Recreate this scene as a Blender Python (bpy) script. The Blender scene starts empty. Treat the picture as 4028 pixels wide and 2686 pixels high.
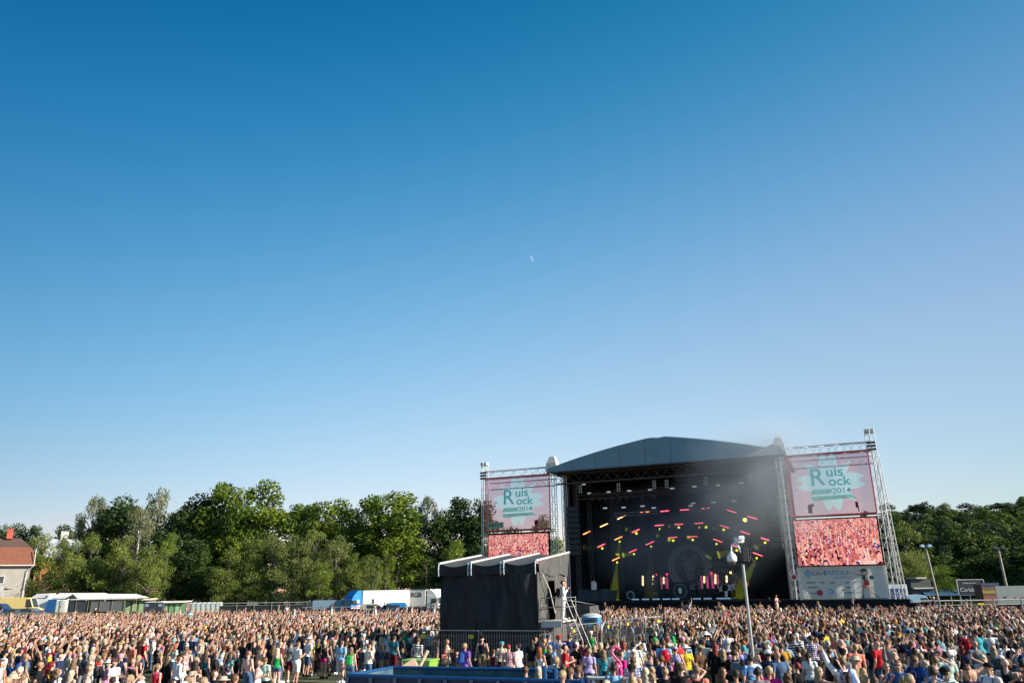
import bpy, bmesh, math, random
import numpy as np
from mathutils import Vector, Matrix, noise
SC = bpy.context.scene
# ---------------------------------------------------------------- camera
TH = math.radians(17.68); RO = math.radians(-0.988)
_F = Vector((0, math.cos(TH), math.sin(TH))); _U0 = Vector((0, -math.sin(TH), math.cos(TH))); _R0 = Vector((1, 0, 0))
CR = _R0*math.cos(RO) + _U0*math.sin(RO); CU = -_R0*math.sin(RO) + _U0*math.cos(RO)
CAMH = 4.0
cam_d = bpy.data.cameras.new('camera'); cam = bpy.data.objects.new('camera', cam_d); SC.collection.objects.link(cam)
cam_d.lens = 27.17; cam_d.sensor_width = 36; cam_d.clip_start = 0.1; cam_d.clip_end = 9000
cam.matrix_world = Matrix(((CR.x, CU.x, -_F.x, 0), (CR.y, CU.y, -_F.y, 0), (CR.z, CU.z, -_F.z, CAMH), (0, 0, 0, 1)))
SC.camera = cam
# ---------------------------------------------------------------- sky, sun, exposure
SUN_EL = math.radians(24); SUN_AZ = math.radians(108)
W = bpy.data.worlds.new("World"); SC.world = W; W.use_nodes = True
nt = W.node_tree; N = nt.nodes; L = nt.links
sky = N.new('ShaderNodeTexSky'); sky.sky_type = 'NISHITA'; sky.sun_disc = False
sky.sun_elevation = SUN_EL; sky.sun_rotation = SUN_AZ; sky.air_density = 1; sky.dust_density = 0; sky.ozone_density = 6
# a dry northern evening sky is deeper and bluer overhead than the model's: grade it by height in the sky
tc = N.new('ShaderNodeTexCoord'); sp = N.new('ShaderNodeSeparateXYZ'); L.new(tc.outputs['Generated'], sp.inputs[0])
def mth(op, a, b=None):
    n = N.new('ShaderNodeMath'); n.operation = op
    for i, v in enumerate((a, b)):
        if v is None: continue
        if isinstance(v, (int, float)): n.inputs[i].default_value = v
        else: L.new(v, n.inputs[i])
    return n.outputs[0]
z = mth('MINIMUM', mth('MAXIMUM', sp.outputs[2], 0.0), 0.72)
z2 = mth('MULTIPLY', z, z)
sc = N.new('ShaderNodeSeparateColor'); L.new(sky.outputs[0], sc.inputs[0])
cc = N.new('ShaderNodeCombineColor')
EXPO = 0.85
z3 = mth('MULTIPLY', z2, z); xx = mth('MINIMUM', mth('MAXIMUM', sp.outputs[0], -.6), .6); xx2 = mth('MULTIPLY', xx, xx)
for i, cf in enumerate(((1.015, 1.805, -2.63, -8.415, 0.087, -1.681, 2.855), (0.453, 3.44, -5.927, 1.562, 0.325, -1.242, 0.291), (0.318, 1.719, -0.781, -1.783, 0.304, -1.053, -0.111))):
    e = cf[0]-EXPO*math.log(2)
    for t_, k_ in zip((z, z2, z3, xx, xx2, mth('MULTIPLY', xx, z)), cf[1:]): e = mth('ADD', mth('MULTIPLY', t_, k_), e)
    L.new(mth('MULTIPLY', sc.outputs[i], mth('EXPONENT', e)), cc.inputs[i])
bg = N['Background']; bg.inputs[1].default_value = 0.1; L.new(cc.outputs[0], bg.inputs[0])
sun_d = bpy.data.lights.new('sun', 'SUN'); sun_d.energy = 5.0; sun_d.angle = math.radians(0.55); sun_d.color = (1.0, 0.88, 0.74)
sun = bpy.data.objects.new('sun', sun_d); SC.collection.objects.link(sun)
sdir = Vector((math.sin(SUN_AZ)*math.cos(SUN_EL), math.cos(SUN_AZ)*math.cos(SUN_EL), math.sin(SUN_EL)))
sun.rotation_euler = sdir.to_track_quat('Z', 'Y').to_euler(); sun.location = (60, 20, 60)
VS = SC.view_settings; VS.view_transform = 'Standard'; VS.look = 'None'; VS.gamma = 1; VS.exposure = EXPO
SC.cycles.max_bounces = 6; SC.cycles.transparent_max_bounces = 12; SC.cycles.volume_bounces = 0
SC.cycles.volume_step_rate = 3.0; SC.cycles.volume_max_steps = 64

# ---------------------------------------------------------------- helpers
C = SC.collection
PI = math.pi
def ray(px, py): return _F*3040 + CR*(px-2014) + CU*(1343-py)
CAM = Vector((0, 0, CAMH))
def atY(px, py, Y): d = ray(px, py); return CAM + d*(Y/d.y)
def atZ(px, py, Z): d = ray(px, py); return CAM + d*((Z-CAMH)/d.z)
def projx(p):
    d = Vector(p)-CAM; zz = d.dot(_F); return 2014+3040*d.dot(CR)/zz, 1343-3040*d.dot(CU)/zz

_mats = {}
def mat(name, col, rough=0.6, metal=0.0, var=0.12, scale=3.0, emit=0.0, bump=0.0, spec=0.4, stretch=None, col2=None, transl=0.0):
    if name in _mats: return _mats[name]
    m = bpy.data.materials.new(name); m.use_nodes = True; n = m.node_tree.nodes; l = m.node_tree.links
    b = n['Principled BSDF']; b.inputs['Roughness'].default_value = rough; b.inputs['Metallic'].default_value = metal
    b.inputs['Specular IOR Level'].default_value = spec
    t = n.new('ShaderNodeTexCoord'); mp = n.new('ShaderNodeMapping'); l.new(t.outputs['Object'], mp.inputs[0])
    if stretch: mp.inputs['Scale'].default_value = stretch
    nz = n.new('ShaderNodeTexNoise'); nz.inputs['Scale'].default_value = scale; nz.inputs['Detail'].default_value = 5; l.new(mp.outputs[0], nz.inputs[0])
    r = n.new('ShaderNodeValToRGB'); r.color_ramp.elements[0].position = 0.3; r.color_ramp.elements[1].position = 0.7
    c2 = col2 or tuple(min(1, c*(1+var)) for c in col); c1 = tuple(c*(1-var) for c in col)
    r.color_ramp.elements[0].color = (*c1, 1); r.color_ramp.elements[1].color = (*c2, 1)
    l.new(nz.outputs[0], r.inputs[0]); l.new(r.outputs[0], b.inputs['Base Color'])
    if emit: l.new(r.outputs[0], b.inputs['Emission Color']); b.inputs['Emission Strength'].default_value = emit
    if bump:
        bp = n.new('ShaderNodeBump'); bp.inputs['Strength'].default_value = bump; bp.inputs['Distance'].default_value = 0.05
        l.new(nz.outputs[0], bp.inputs['Height']); l.new(bp.outputs[0], b.inputs['Normal'])
    if transl:
        tr = n.new('ShaderNodeBsdfTranslucent'); mx = n.new('ShaderNodeMixShader'); mx.inputs[0].default_value = transl
        l.new(r.outputs[0], tr.inputs[0]); l.new(b.outputs[0], mx.inputs[1]); l.new(tr.outputs[0], mx.inputs[2])
        l.new(mx.outputs[0], n['Material Output'].inputs[0])
    _mats[name] = m; return m

class MB:
    """collects shapes and links them as one mesh object"""
    def __init__(s): s.v = []; s.f = []; s.m = []; s.sm = []
    def add(s, vs, fs, mi=0, smooth=False):
        o = len(s.v); s.v += [tuple(v) for v in vs]
        for f in fs: s.f.append(tuple(i+o for i in f)); s.m.append(mi); s.sm.append(smooth)
        return s
    def box(s, c, d, mi=0, rz=0, bev=0.0):
        x, y, z = (q/2 for q in d); vs = []
        if bev <= 0:
            vs = [(sx*x, sy*y, sz*z) for sz in (-1, 1) for sx, sy in ((-1, -1), (1, -1), (1, 1), (-1, 1))]
            fs = [(3, 2, 1, 0), (4, 5, 6, 7), (0, 1, 5, 4), (1, 2, 6, 5), (2, 3, 7, 6), (3, 0, 4, 7)]
        else:
            b = min(bev, x*.9, y*.9, z*.9)
            rings = [(x-b, y-b, -z), (x, y, -z+b), (x, y, z-b), (x-b, y-b, z)]
            for (rx, ry, rz_) in rings:
                k = b if rx == x else b*0.3
                vs += [(-rx+k, -ry, rz_), (rx-k, -ry, rz_), (rx, -ry+k, rz_), (rx, ry-k, rz_), (rx-k, ry, rz_), (-rx+k, ry, rz_), (-rx, ry-k, rz_), (-rx, -ry+k, rz_)]
            fs = [tuple(range(7, -1, -1)), tuple(range(24, 32))]
            for i in range(3):
                for j in range(8): fs.append((i*8+j, i*8+(j+1) % 8, (i+1)*8+(j+1) % 8, (i+1)*8+j))
        ca, sa = math.cos(rz), math.sin(rz)
        return s.add([(c[0]+a*ca-b_*sa, c[1]+a*sa+b_*ca, c[2]+e) for a, b_, e in vs], fs, mi)
    def bar(s, p, q, r, r2=None, n=6, mi=0, smooth=True, cap=True):
        p = Vector(p); q = Vector(q); r2 = r if r2 is None else r2
        d = (q-p).normalized() if (q-p).length > 1e-9 else Vector((0, 0, 1))
        a = d.orthogonal().normalized(); b = d.cross(a); vs = []
        for c, rr in ((p, r), (q, r2)):
            for i in range(n):
                t = 2*PI*i/n; vs.append(c + a*math.cos(t)*rr + b*math.sin(t)*rr)
        fs = [(i, (i+1) % n, n+(i+1) % n, n+i) for i in range(n)]
        s.add(vs, fs, mi, smooth)
        if cap: s.add(vs, [tuple(range(n-1, -1, -1)), tuple(range(n, 2*n))], mi, False)
        return s
    def tube(s, pts, rs, n=6, mi=0):
        if not isinstance(rs, (list, tuple)): rs = [rs]*len(pts)
        for i in range(len(pts)-1): s.bar(pts[i], pts[i+1], rs[i], rs[i+1], n, mi)
        return s
    def lathe(s, c, prof, n=16, mi=0, smooth=True):
        vs = []; k = len(prof)
        for (r, zz) in prof:
            for i in range(n): t = 2*PI*i/n; vs.append((c[0]+r*math.cos(t), c[1]+r*math.sin(t), c[2]+zz))
        fs = [(j*n+i, j*n+(i+1) % n, (j+1)*n+(i+1) % n, (j+1)*n+i) for j in range(k-1) for i in range(n)]
        fs += [tuple(range(n-1, -1, -1)), tuple((k-1)*n+i for i in range(n))]
        return s.add(vs, fs, mi, smooth)
    def ell(s, c, r, n=12, m=8, mi=0, dispn=0.0, seed=0):
        vs = []; fs = []
        for j in range(m+1):
            ph = PI*j/m
            for i in range(n):
                t = 2*PI*i/n; v = Vector((math.sin(ph)*math.cos(t), math.sin(ph)*math.sin(t), math.cos(ph)))
                k = 1+dispn*noise.noise(v*3+Vector((seed, 0, 0)))
                vs.append((c[0]+v.x*r[0]*k, c[1]+v.y*r[1]*k, c[2]+v.z*r[2]*k))
        for j in range(m):
            for i in range(n): fs.append((j*n+(i+1) % n, j*n+i, (j+1)*n+i, (j+1)*n+(i+1) % n))
        return s.add(vs, fs, mi, True)
    def prism(s, poly, y0, y1, mi=0, smooth=False):
        """poly in (x,z), extruded along y"""
        n = len(poly); vs = [(x, y0, z) for x, z in poly]+[(x, y1, z) for x, z in poly]
        fs = [tuple(range(n)), tuple(range(2*n-1, n-1, -1))]+[((i+1) % n, i, n+i, n+(i+1) % n) for i in range(n)]
        return s.add(vs, fs, mi, smooth)
    def quad(s, a, b, c, d, mi=0): return s.add([a, b, c, d], [(0, 1, 2, 3)], mi)
    def truss(s, p, q, w, n, r=0.03, rd=0.016, mi=0, up=None, h=None):
        p = Vector(p); q = Vector(q); d = (q-p).normalized(); h = h or w
        a = (up.cross(d) if up else d.orthogonal()).normalized(); b = d.cross(a).normalized()
        cs = [a*w/2*i + b*h/2*j for i, j in ((-1, -1), (1, -1), (1, 1), (-1, 1))]
        for c in cs: s.bar(p+c, q+c, r, n=5, mi=mi)
        for k in range(n):
            t0 = p+(q-p)*(k/n); t1 = p+(q-p)*((k+1)/n)
            for i in range(4):
                c0, c1 = cs[i], cs[(i+1) % 4]
                if k % 2: c0, c1 = c1, c0
                s.bar(t0+c0, t1+c1, rd, n=4, mi=mi, cap=False)
        return s
    def build(s, name, mats, parent=None, loc=None, rot=None):
        me = bpy.data.meshes.new(name); me.from_pydata(s.v, [], s.f)
        if not isinstance(mats, (list, tuple)): mats = [mats]
        for m_ in mats: me.materials.append(m_)
        me.polygons.foreach_set('material_index', s.m); me.polygons.foreach_set('use_smooth', s.sm); me.update()
        o = bpy.data.objects.new(name, me); C.objects.link(o)
        if parent: o.parent = parent
        if loc is not None: o.location = loc
        if rot is not None: o.rotation_euler = rot
        return o

def tag(o, label, cat, group=None, kind=None):
    if label: o['label'] = label
    if cat: o['category'] = cat
    if group: o['group'] = group
    if kind: o['kind'] = kind
    return o
def thing(name, loc, rz, label, cat, group=None):
    o = bpy.data.objects.new(name, None); C.objects.link(o); o.location = loc; o.rotation_euler = (0, 0, rz); o.empty_display_size = 0.3
    return tag(o, label, cat, group)
def structure(o): o['kind'] = 'structure'; return o
def text_mesh(name, s, size, m, parent, loc, rot=(PI/2, 0, 0), ext=0.004, sx=1.0, align='CENTER', bold=0.0):
    cu = bpy.data.curves.new(name, 'FONT'); cu.body = s; cu.size = size; cu.align_x = align; cu.align_y = 'CENTER'; cu.extrude = ext; cu.offset = bold
    t = bpy.data.objects.new(name, cu); C.objects.link(t)
    dg = bpy.context.evaluated_depsgraph_get(); me = bpy.data.meshes.new_from_object(t.evaluated_get(dg)); bpy.data.objects.remove(t)
    me.materials.clear(); me.materials.append(m)
    o = bpy.data.objects.new(name, me); C.objects.link(o); o.parent = parent; o.location = loc; o.rotation_euler = rot; o.scale = (sx, 1, 1)
    return o
def copy_tree(o, parent=None):
    c = o.copy(); C.objects.link(c)
    if parent: c.parent = parent
    for ch in [q for q in C.objects if q.parent == o]: copy_tree(ch, c)
    return c
ORD = ['first', 'second', 'third', 'fourth', 'fifth', 'sixth', 'seventh', 'eighth', 'ninth', 'tenth', 'eleventh', 'twelfth', 'thirteenth', 'fourteenth', 'fifteenth', 'sixteenth', 'seventeenth', 'eighteenth', 'nineteenth', 'twentieth']
# ---------------------------------------------------------------- ground
def ground_mat():
    m = bpy.data.materials.new('trampled_grass'); m.use_nodes = True; n = m.node_tree.nodes; l = m.node_tree.links; b = n['Principled BSDF']
    t = n.new('ShaderNodeTexCoord'); a = n.new('ShaderNodeTexNoise'); a.inputs['Scale'].default_value = 0.25; a.inputs['Detail'].default_value = 8
    c = n.new('ShaderNodeTexNoise'); c.inputs['Scale'].default_value = 9; c.inputs['Detail'].default_value = 6
    l.new(t.outputs['Object'], a.inputs[0]); l.new(t.outputs['Object'], c.inputs[0])
    r = n.new('ShaderNodeValToRGB'); r.color_ramp.elements[0].position = .38; r.color_ramp.elements[0].color = (.045, .075, .018, 1); r.color_ramp.elements[1].position = .62; r.color_ramp.elements[1].color = (.17, .15, .075, 1)
    mx = n.new('ShaderNodeMix'); mx.data_type = 'RGBA'; mx.blend_type = 'MULTIPLY'; mx.inputs[0].default_value = .8
    r2 = n.new('ShaderNodeValToRGB'); r2.color_ramp.elements[0].color = (.4, .4, .4, 1); r2.color_ramp.elements[1].color = (1.4, 1.4, 1.3, 1)
    l.new(a.outputs[0], r.inputs[0]); l.new(c.outputs[0], r2.inputs[0]); l.new(r.outputs[0], mx.inputs[6]); l.new(r2.outputs[0], mx.inputs[7]); l.new(mx.outputs[2], b.inputs['Base Color'])
    b.inputs['Roughness'].default_value = .95; return m
g = MB(); g.quad((-4000, -300, 0), (4000, -300, 0), (4000, 6000, 0), (-4000, 6000, 0)); structure(g.build('ground', ground_mat()))
pth = MB()
a0 = [(-14, 31.5), (-12.2, 33.6), (-9.5, 35.6), (-6, 37.6), (-2, 38.8), (2.5, 38.6), (4, 36), (3.5, 31), (4, 24), (3, 12), (-13, 12), (-16, 24)]
pth.add([(x, y, .004) for x, y in a0], [tuple(range(len(a0)-1, -1, -1))]); structure(pth.build('path', mat('pale_gravel', (.30, .28, .25), .95, var=.3, scale=25)))
# wooded hill behind the right side of the field
def hill_h(x, y):
    t = max(0, min(1, (y-118-0.0*x)/130)); s = max(0, min(1, (x-22)/70))
    return 13*(t*t*(3-2*t))*(s*s*(3-2*s)) + 5*max(0, min(1, (x-95)/90))*t
hm = MB(); nx, ny = 44, 26
for j in range(ny):
    for i in range(nx):
        x = 15+i*9.0; y = 112+j*12.0; hm.v.append((x, y, hill_h(x, y)-0.15+0.25*noise.noise(Vector((x*.05, y*.05, 0)))))
for j in range(ny-1):
    for i in range(nx-1): hm.f.append((j*nx+i, j*nx+i+1, (j+1)*nx+i+1, (j+1)*nx+i)); hm.m.append(0); hm.sm.append(True)
structure(hm.build('hill', mat('hill_grass', (.05, .07, .025), .95, var=.4, scale=.4)))
# low grassy bank at the far left under the parked vehicles
def bank_h(x, y): return 1.0*max(0, min(1, (-74-x)/8))*max(0, min(1, (y-116)/8))
bm_ = MB(); nx, ny = 20, 12
for j in range(ny):
    for i in range(nx): x = -170+i*5.2; y = 112+j*8.0; bm_.v.append((x, y, bank_h(x, y)+(.006 if bank_h(x, y) > 0 else -.1)))
for j in range(ny-1):
    for i in range(nx-1): bm_.f.append((j*nx+i, j*nx+i+1, (j+1)*nx+i+1, (j+1)*nx+i)); bm_.m.append(0); bm_.sm.append(True)
structure(bm_.build('grass_bank', mat('bank_grass', (.08, .10, .035), .95, var=.3, scale=.6)))
# the daytime moon: only the sunlit lune is shaped, its light set as emission
mo = atY(2086, 1020, 2200); mm = MB(); rm = 9.2
_d = (mo-CAM).normalized(); _r = CR.copy(); _u = _d.cross(_r)*-1
_u = _r.cross(_d); tl = math.radians(-19)
A = _r*math.cos(tl)-_u*math.sin(tl); B = _r*math.sin(tl)+_u*math.cos(tl)
nn = 18; vs = []
for j in range(nn+1):
    ph = -PI/2+PI*j/nn
    for k in range(6):
        lam = math.radians(20+70*k/5)
        n_ = A*(math.cos(ph)*math.sin(lam)) + B*math.sin(ph) - _d*(math.cos(ph)*math.cos(lam))
        vs.append(n_*rm)
mm.add(vs, [(j*6+k, j*6+k+1, (j+1)*6+k+1, (j+1)*6+k) for j in range(nn) for k in range(5)], 0, True)
moon_m = bpy.data.materials.new('moonlight'); moon_m.use_nodes = True; _n = moon_m.node_tree.nodes; _n.remove(_n['Principled BSDF'])
_e = _n.new('ShaderNodeEmission'); _nz = _n.new('ShaderNodeTexNoise'); _nz.inputs['Scale'].default_value = .3; _cr = _n.new('ShaderNodeValToRGB'); _cr.color_ramp.elements[0].color = (.19, .29, .41, 1); _cr.color_ramp.elements[1].color = (.27, .36, .47, 1)
moon_m.node_tree.links.new(_nz.outputs[0], _cr.inputs[0]); moon_m.node_tree.links.new(_cr.outputs[0], _e.inputs[0]); moon_m.node_tree.links.new(_e.outputs[0], _n['Material Output'].inputs[0])
o = mm.build('moon', moon_m, loc=mo); tag(o, 'pale crescent moon high in the clear blue sky', 'moon')
# ---------------------------------------------------------------- the stage
SA = math.radians(-22.8); SU = Vector((math.cos(SA), math.sin(SA), 0)); SV = Vector((-math.sin(SA), math.cos(SA), 0)); S0 = Vector((4.8, 93.3, 0))
def SL(px, py, y=0.0):
    d = ray(px, py); t = (S0+SV*y-CAM).dot(SV)/d.dot(SV); p = CAM+d*t-S0; return Vector((p.dot(SU), y, p.z))
def SW(x, y, z): return S0+SU*x+SV*y+Vector((0, 0, z))
alu = mat('aluminium_truss', (.62, .63, .64), .35, .35, var=.1)
alu_d = mat('dark_steel_truss', (.10, .085, .08), .6, .2, var=.2)
black = mat('black_stage_cloth', (.010, .013, .017), .85, var=.3, scale=1.2, spec=.2)
black2 = mat('black_backdrop', (.022, .03, .038), .9, var=.2, spec=.15)
pvc = mat('grey_roof_pvc', (.14, .25, .31), .45, var=.08, scale=.5, bump=.5)
whitem = mat('white_plastic', (.8, .8, .78), .45, var=.04)
greyp = mat('grey_plastic', (.42, .43, .42), .5, var=.08)
stage = thing('concert_stage', S0, SA, 'huge black covered concert stage with a grey pitched roof and truss wings', 'stage')
DZ = 2.42
b = MB(); b.box((12.8, 7.2, DZ-.12), (26.6, 15.4, .24)); b.box((12.8, 7.3, (DZ-.24)/2), (26.2, 14.8, DZ-.24)); b.build('platform', black, stage)
b = MB(); b.box((13.6, -.9, 1.02), (49.0, .12, 2.04)); b.box((-5.2, .8, 1.2), (9.4, 3, 2.3)); b.box((30.9, .6, 1.2), (10.6, 2.9, 2.34)); b.build('apron', black, stage)
b = MB(); b.prism([(-.3, 2.3), (25.9, 2.3), (25.9, 17.3), (12.85, 20.1), (-.3, 17.3)], 14.2, 14.4); b.build('back_wall', black2, stage)
b = MB(); b.box((12.8, 7.4, 16.95), (26.2, 13.6, .06)); b.build('ceiling_cloth', black, stage)
for x in (.55, 25.1):
    b = MB(); n = 26
    for i in range(n):
        y0 = 1.6+i*12.4/n; y1 = 1.6+(i+1)*12.4/n; o0 = .12*math.sin(i*1.9); o1 = .12*math.sin((i+1)*1.9)
        b.add([(x+o0, y0, DZ), (x+o1, y1, DZ), (x+o1, y1, 16.9), (x+o0, y0, 16.9)], [(0, 1, 2, 3)], 0, True)
    b.build('side_curtain', black, stage)
# gable roof: eaves 17.1 m, rounded ridge 20.25 m at the middle
xs = [-.55+27.1*i/36 for i in range(37)]
def rtop(x):
    t = abs(x-12.85)/13.55; e = 17.55; h = 20.28-e
    s = h*(1-t)+.22*math.sin(PI*min(1, t*1.05)); return e + s - (.28*(1-t/.08)**2 if t < .08 else 0)
b = MB(); lo = 17.08; Y0r, Y1r = -.75, 14.6
vs = []
for x in xs: vs += [(x, Y0r, lo), (x, Y0r, rtop(x)), (x, Y0r+.35, rtop(x)+.12), (x, Y1r, rtop(x)+.12), (x, Y1r, lo)]
k = 5
fs = []
for i in range(36):
    for j in range(4): fs.append((i*k+j, (i+1)*k+j, (i+1)*k+j+1, i*k+j+1))
fs += [tuple(range(k-1, -1, -1)), tuple(36*k+j for j in range(k))]
b.add(vs, fs, 0, False); b.build('roof_canopy', pvc, stage)
for k_ in range(1, 9):
    xk = -.5+k_*2.97; b = MB(); b.box((xk, Y0r-.012, (17.1+rtop(xk))/2), (.05, .02, rtop(xk)-17.12)); b.build('canopy_seam', mat('seam_grey', (.09, .16, .20), .6), stage)
b = MB(); b.box((12.85, -.78, 17.06), (27.1, .09, .16)); b.build('canopy_edge', mat('dark_canopy_hem', (.05, .055, .06), .6), stage)
# sunlit wedge at the roof's right end, its light painted as a paler tone
b = MB(); b.add([(22.2, -.80, 17.12), (26.2, -.80, 17.12), (26.35, -1.25, 17.25), (26.1, -1.1, 18.0), (25.2, -.95, 18.25)], [(0, 1, 2, 3, 4)]); b.build('canopy_lit_wedge', mat('painted_sunlit_wedge', (.5, .52, .52), .5), stage)
for x in (-.15, 25.85):
    b = MB(); vs = []
    for (h, z0) in ((.75, 17.3), (.62, 18.2), (.32, 19.0), (.16, 19.15)):
        for sx, sy in ((-1, -1), (1, -1), (1, 1), (-1, 1)): vs.append((x+sx*h, sy*h, z0))
    fs = [(3, 2, 1, 0), (12, 13, 14, 15)]+[(j*4+i, j*4+(i+1) % 4, j*4+4+(i+1) % 4, j*4+4+i) for j in range(3) for i in range(4)]
    b.add(vs, fs); b.build('mast_cap', mat('pale_grey_cap', (.62, .61, .56), .5), stage)
UPZ = Vector((0, 0, 1))
for x, zt in ((-9.2, 19.0), (-.2, 17.3), (25.85, 17.3), (34.95, 19.15)):
    b = MB(); b.truss((x, 0, DZ-.1), (x, 0, zt), .62, 18, .045, .022); b.box((x, 0, zt-.2), (.8, .8, .35)) if x > 30 or x < -5 else None; b.build('mast', alu, stage)
for xm, zm in ((.75, 17),): b = MB(); b.truss((xm, 1.2, DZ), (xm, 1.2, zm), .5, 18, .04, .02); b.build('rear_mast', alu, stage)
b = MB(); b.truss((35.25, .7, 16.6), (35.75, .9, DZ-.1), .42, 18, .045, .02); b.build('raking_leg', alu, stage)
for x0, x1 in ((-9.2, -.2), (25.85, 34.95)):
    b = MB(); b.truss((x0, 0, 17.35), (x1, 0, 17.35), .8, 12, .05, .024, up=UPZ, h=.95); b.truss((x0, 1.6, 16.2), (x1, 1.6, 16.2), .5, 12, .035, .018, up=UPZ, h=.8); b.build('wing_truss', alu, stage)
    b = MB()
    for (x, z0, z1) in ((x0, 10.3, 10.36), (x0, 10.55, 10.6)): b.bar((x0, .1, z0), (x1, .1, z0), .06)
    b.build('screen_rail', alu_d, stage)
    b = MB()
    for dz in (0, .35, .7): b.box((x0 if x0 < 0 else x1, -.42, 17.0+dz), (.85, .1, .22))
    b.build('winch_block', alu_d, stage)
# trusses under the roof
b = MB(); b.truss((0, .5, 16.35), (25.7, .5, 16.35), .8, 22, .05, .03, up=UPZ, h=1.15); b.build('front_roof_truss', alu_d, stage)
for y, z0 in ((3.5, 14.4), (7.5, 15.2), (11, 15.2)):
    b = MB(); b.truss((1.2, y, z0), (24.6, y, z0), .5, 24, .035, .018, up=UPZ, h=.5); b.build('roof_truss', alu_d, stage)
for xa, xb, z0, in ((5.6, 11.0, 12.25), (14.6, 19.9, 12.35)):
    b = MB(); b.truss((xa, 5.5, z0), (xb, 5.5, z0+.12), .4, 8, .035, .02, up=UPZ, h=.4); b.build('lighting_truss', mat('grey_truss', (.3, .3, .31), .5, .2), stage)
# legs and hanging cable bundles seen inside at the left
b = MB()
for x, y in ((1.6, 3), (2.3, 6), (4.6, 8), (5.4, 8), (8.0, 10)): b.truss((x, y, DZ), (x, y, 14.5 if x > 4 else 16.5), .4, 18, .03, .016)
b.build('roof_support', mat('dull_truss', (.09, .11, .12), .5, .2), stage)
b = MB(); b.add([(2+i*.35, 1.2+.25*math.sin(i*1.3), DZ+.02) for i in range(14)]+[(2+i*.35, 1.5+.2*math.sin(i*2.1), DZ+1.25+.12*math.sin(i*.9)) for i in range(14)], [(i, i+1, 15+i, 14+i) for i in range(13)], 0, True); b.build('draped_sheet', mat('dark_tarpaulin', (.02, .03, .035), .5, bump=.4), stage)
# risers and front of the drum riser
b = MB(); b.box((13.6, 9, DZ+.35), (15, 5, .7)); b.build('riser', black, stage)
# backdrop print: lion head in a ring and two lines of writing
bd = thing('stage_backdrop', SW(0, 13.6, 0), SA, 'black backdrop with a faint grey lion head in a ring', 'backdrop')
emb = mat('faint_grey_print', (.38, .47, .52), .9, var=.3, scale=2); emb2 = mat('fainter_grey_print', (.30, .36, .40), .9)
blk = mat('backdrop_ink', (.018, .024, .030), .9)
e0 = SL(2713, 2228, 13.6); ex, ez = e0.x, e0.z; er = 2.75
def disc(mb, cx, cz, r, y, n=48, rx=1.0, jag=0, amp=0, ph=0):
    vs = [(cx+math.cos(2*PI*i/n)*r*rx*(1+(amp*(i % 2) if jag else 0)), y, cz+math.sin(2*PI*i/n)*r*(1+(amp*(i % 2) if jag else 0))) for i in range(n)]
    mb.add(vs+[(cx, y, cz)], [(i, n, (i+1) % n) for i in range(n)])
b = MB(); b.box((13, .05, 9.4), (24.5, .06, 13.6)); b.build('cloth', black2, bd)
b = MB(); disc(b, ex, ez, er, -.02, 64); b.build('ring', emb, bd)
b = MB(); disc(b, ex, ez, er*.70, -.05, 44, .86, 1, .16); b.build('mane', blk, bd)
b = MB()
# face: forehead, muzzle, chin
b.add([(ex+x*er, -.08, ez+z*er) for x, z in ((-.26, .22), (0, .30), (.26, .22), (.30, .02), (.20, -.18), (.17, -.42), (.08, -.58), (-.08, -.58), (-.17, -.42), (-.20, -.18), (-.30, .02))], [tuple(range(11))])
for sx in (-1, 1): b.add([(ex+sx*x*er, -.08, ez+z*er) for x, z in ((.05, .36), (.28, .52), (.42, .46), (.16, .30))], [(0, 1, 2, 3)])
for i in range(18):
    a = PI*.62+i/17*PI*1.76; b.add([(ex+math.cos(a)*er*.40, -.08, ez+math.sin(a)*er*.44), (ex+math.cos(a+.05)*er*.62, -.08, ez+math.sin(a+.05)*er*.70), (ex+math.cos(a+.12)*er*.42, -.08, ez+math.sin(a+.12)*er*.46)], [(0, 1, 2)])
b.build('lion_face', emb2, bd)
b = MB()
for sx in (-1, 1): b.add([(ex+sx*x*er, -.10, ez+z*er) for x, z in ((.07, .02), (.22, .08), (.24, .03), (.10, -.03))], [(0, 1, 2, 3)])
b.add([(ex+x*er, -.10, ez+z*er) for x, z in ((-.09, -.26), (.09, -.26), (0, -.36))], [(0, 1, 2)]); b.add([(ex+x*er, -.10, ez+z*er) for x, z in ((-.12, -.44), (0, -.40), (.12, -.44), (0, -.47))], [(0, 1, 2, 3)])
b.build('lion_features', blk, bd)
t0 = SL(2847, 2222, 13.6); t1 = SL(2847, 2238, 13.6)
text_mesh('lettering', '#KUKA MUU MUKA', .62, emb, bd, (t0.x, -.06, t0.z+.1), sx=1.0); text_mesh('lettering', 'CHEEK', .74, emb, bd, (t1.x, -.06, t1.z-.15), sx=1.1)
# pink video panels on the riser
pinkm = mat('pink_screen', (.50, .07, .22), .5, var=.5, scale=1.3, emit=.40)
for n_, (x0, y0, x1, y1, lb) in enumerate(((1012, 1258, 1080, 1352, 'narrow pink video panel left of the lion ring on the stage'), (1332, 1250, 1405, 1350, 'pink video panel right of the lion ring behind the guitarist'), (1416, 1240, 1488, 1350, 'pink video panel behind the singers in white, right of the other panels'))):
    a = SL(2100+.4911*x0, 1650+.4911*y0, 10); c = SL(2100+.4911*x1, 1650+.4911*y1, 10)
    t = thing('video_wall', SW((a.x+c.x)/2, 10, c.z), SA, lb, 'video panel', 'pink video panels on the stage')
    w_, h_ = abs(c.x-a.x), abs(a.z-c.z)
    b = MB(); b.box((0, 0, h_/2), (w_, .05, h_)); b.build('screen', pinkm, t); b = MB(); b.box((0, .08, h_/2), (w_+.1, .1, h_+.1)); b.build('casing', black, t)
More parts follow.
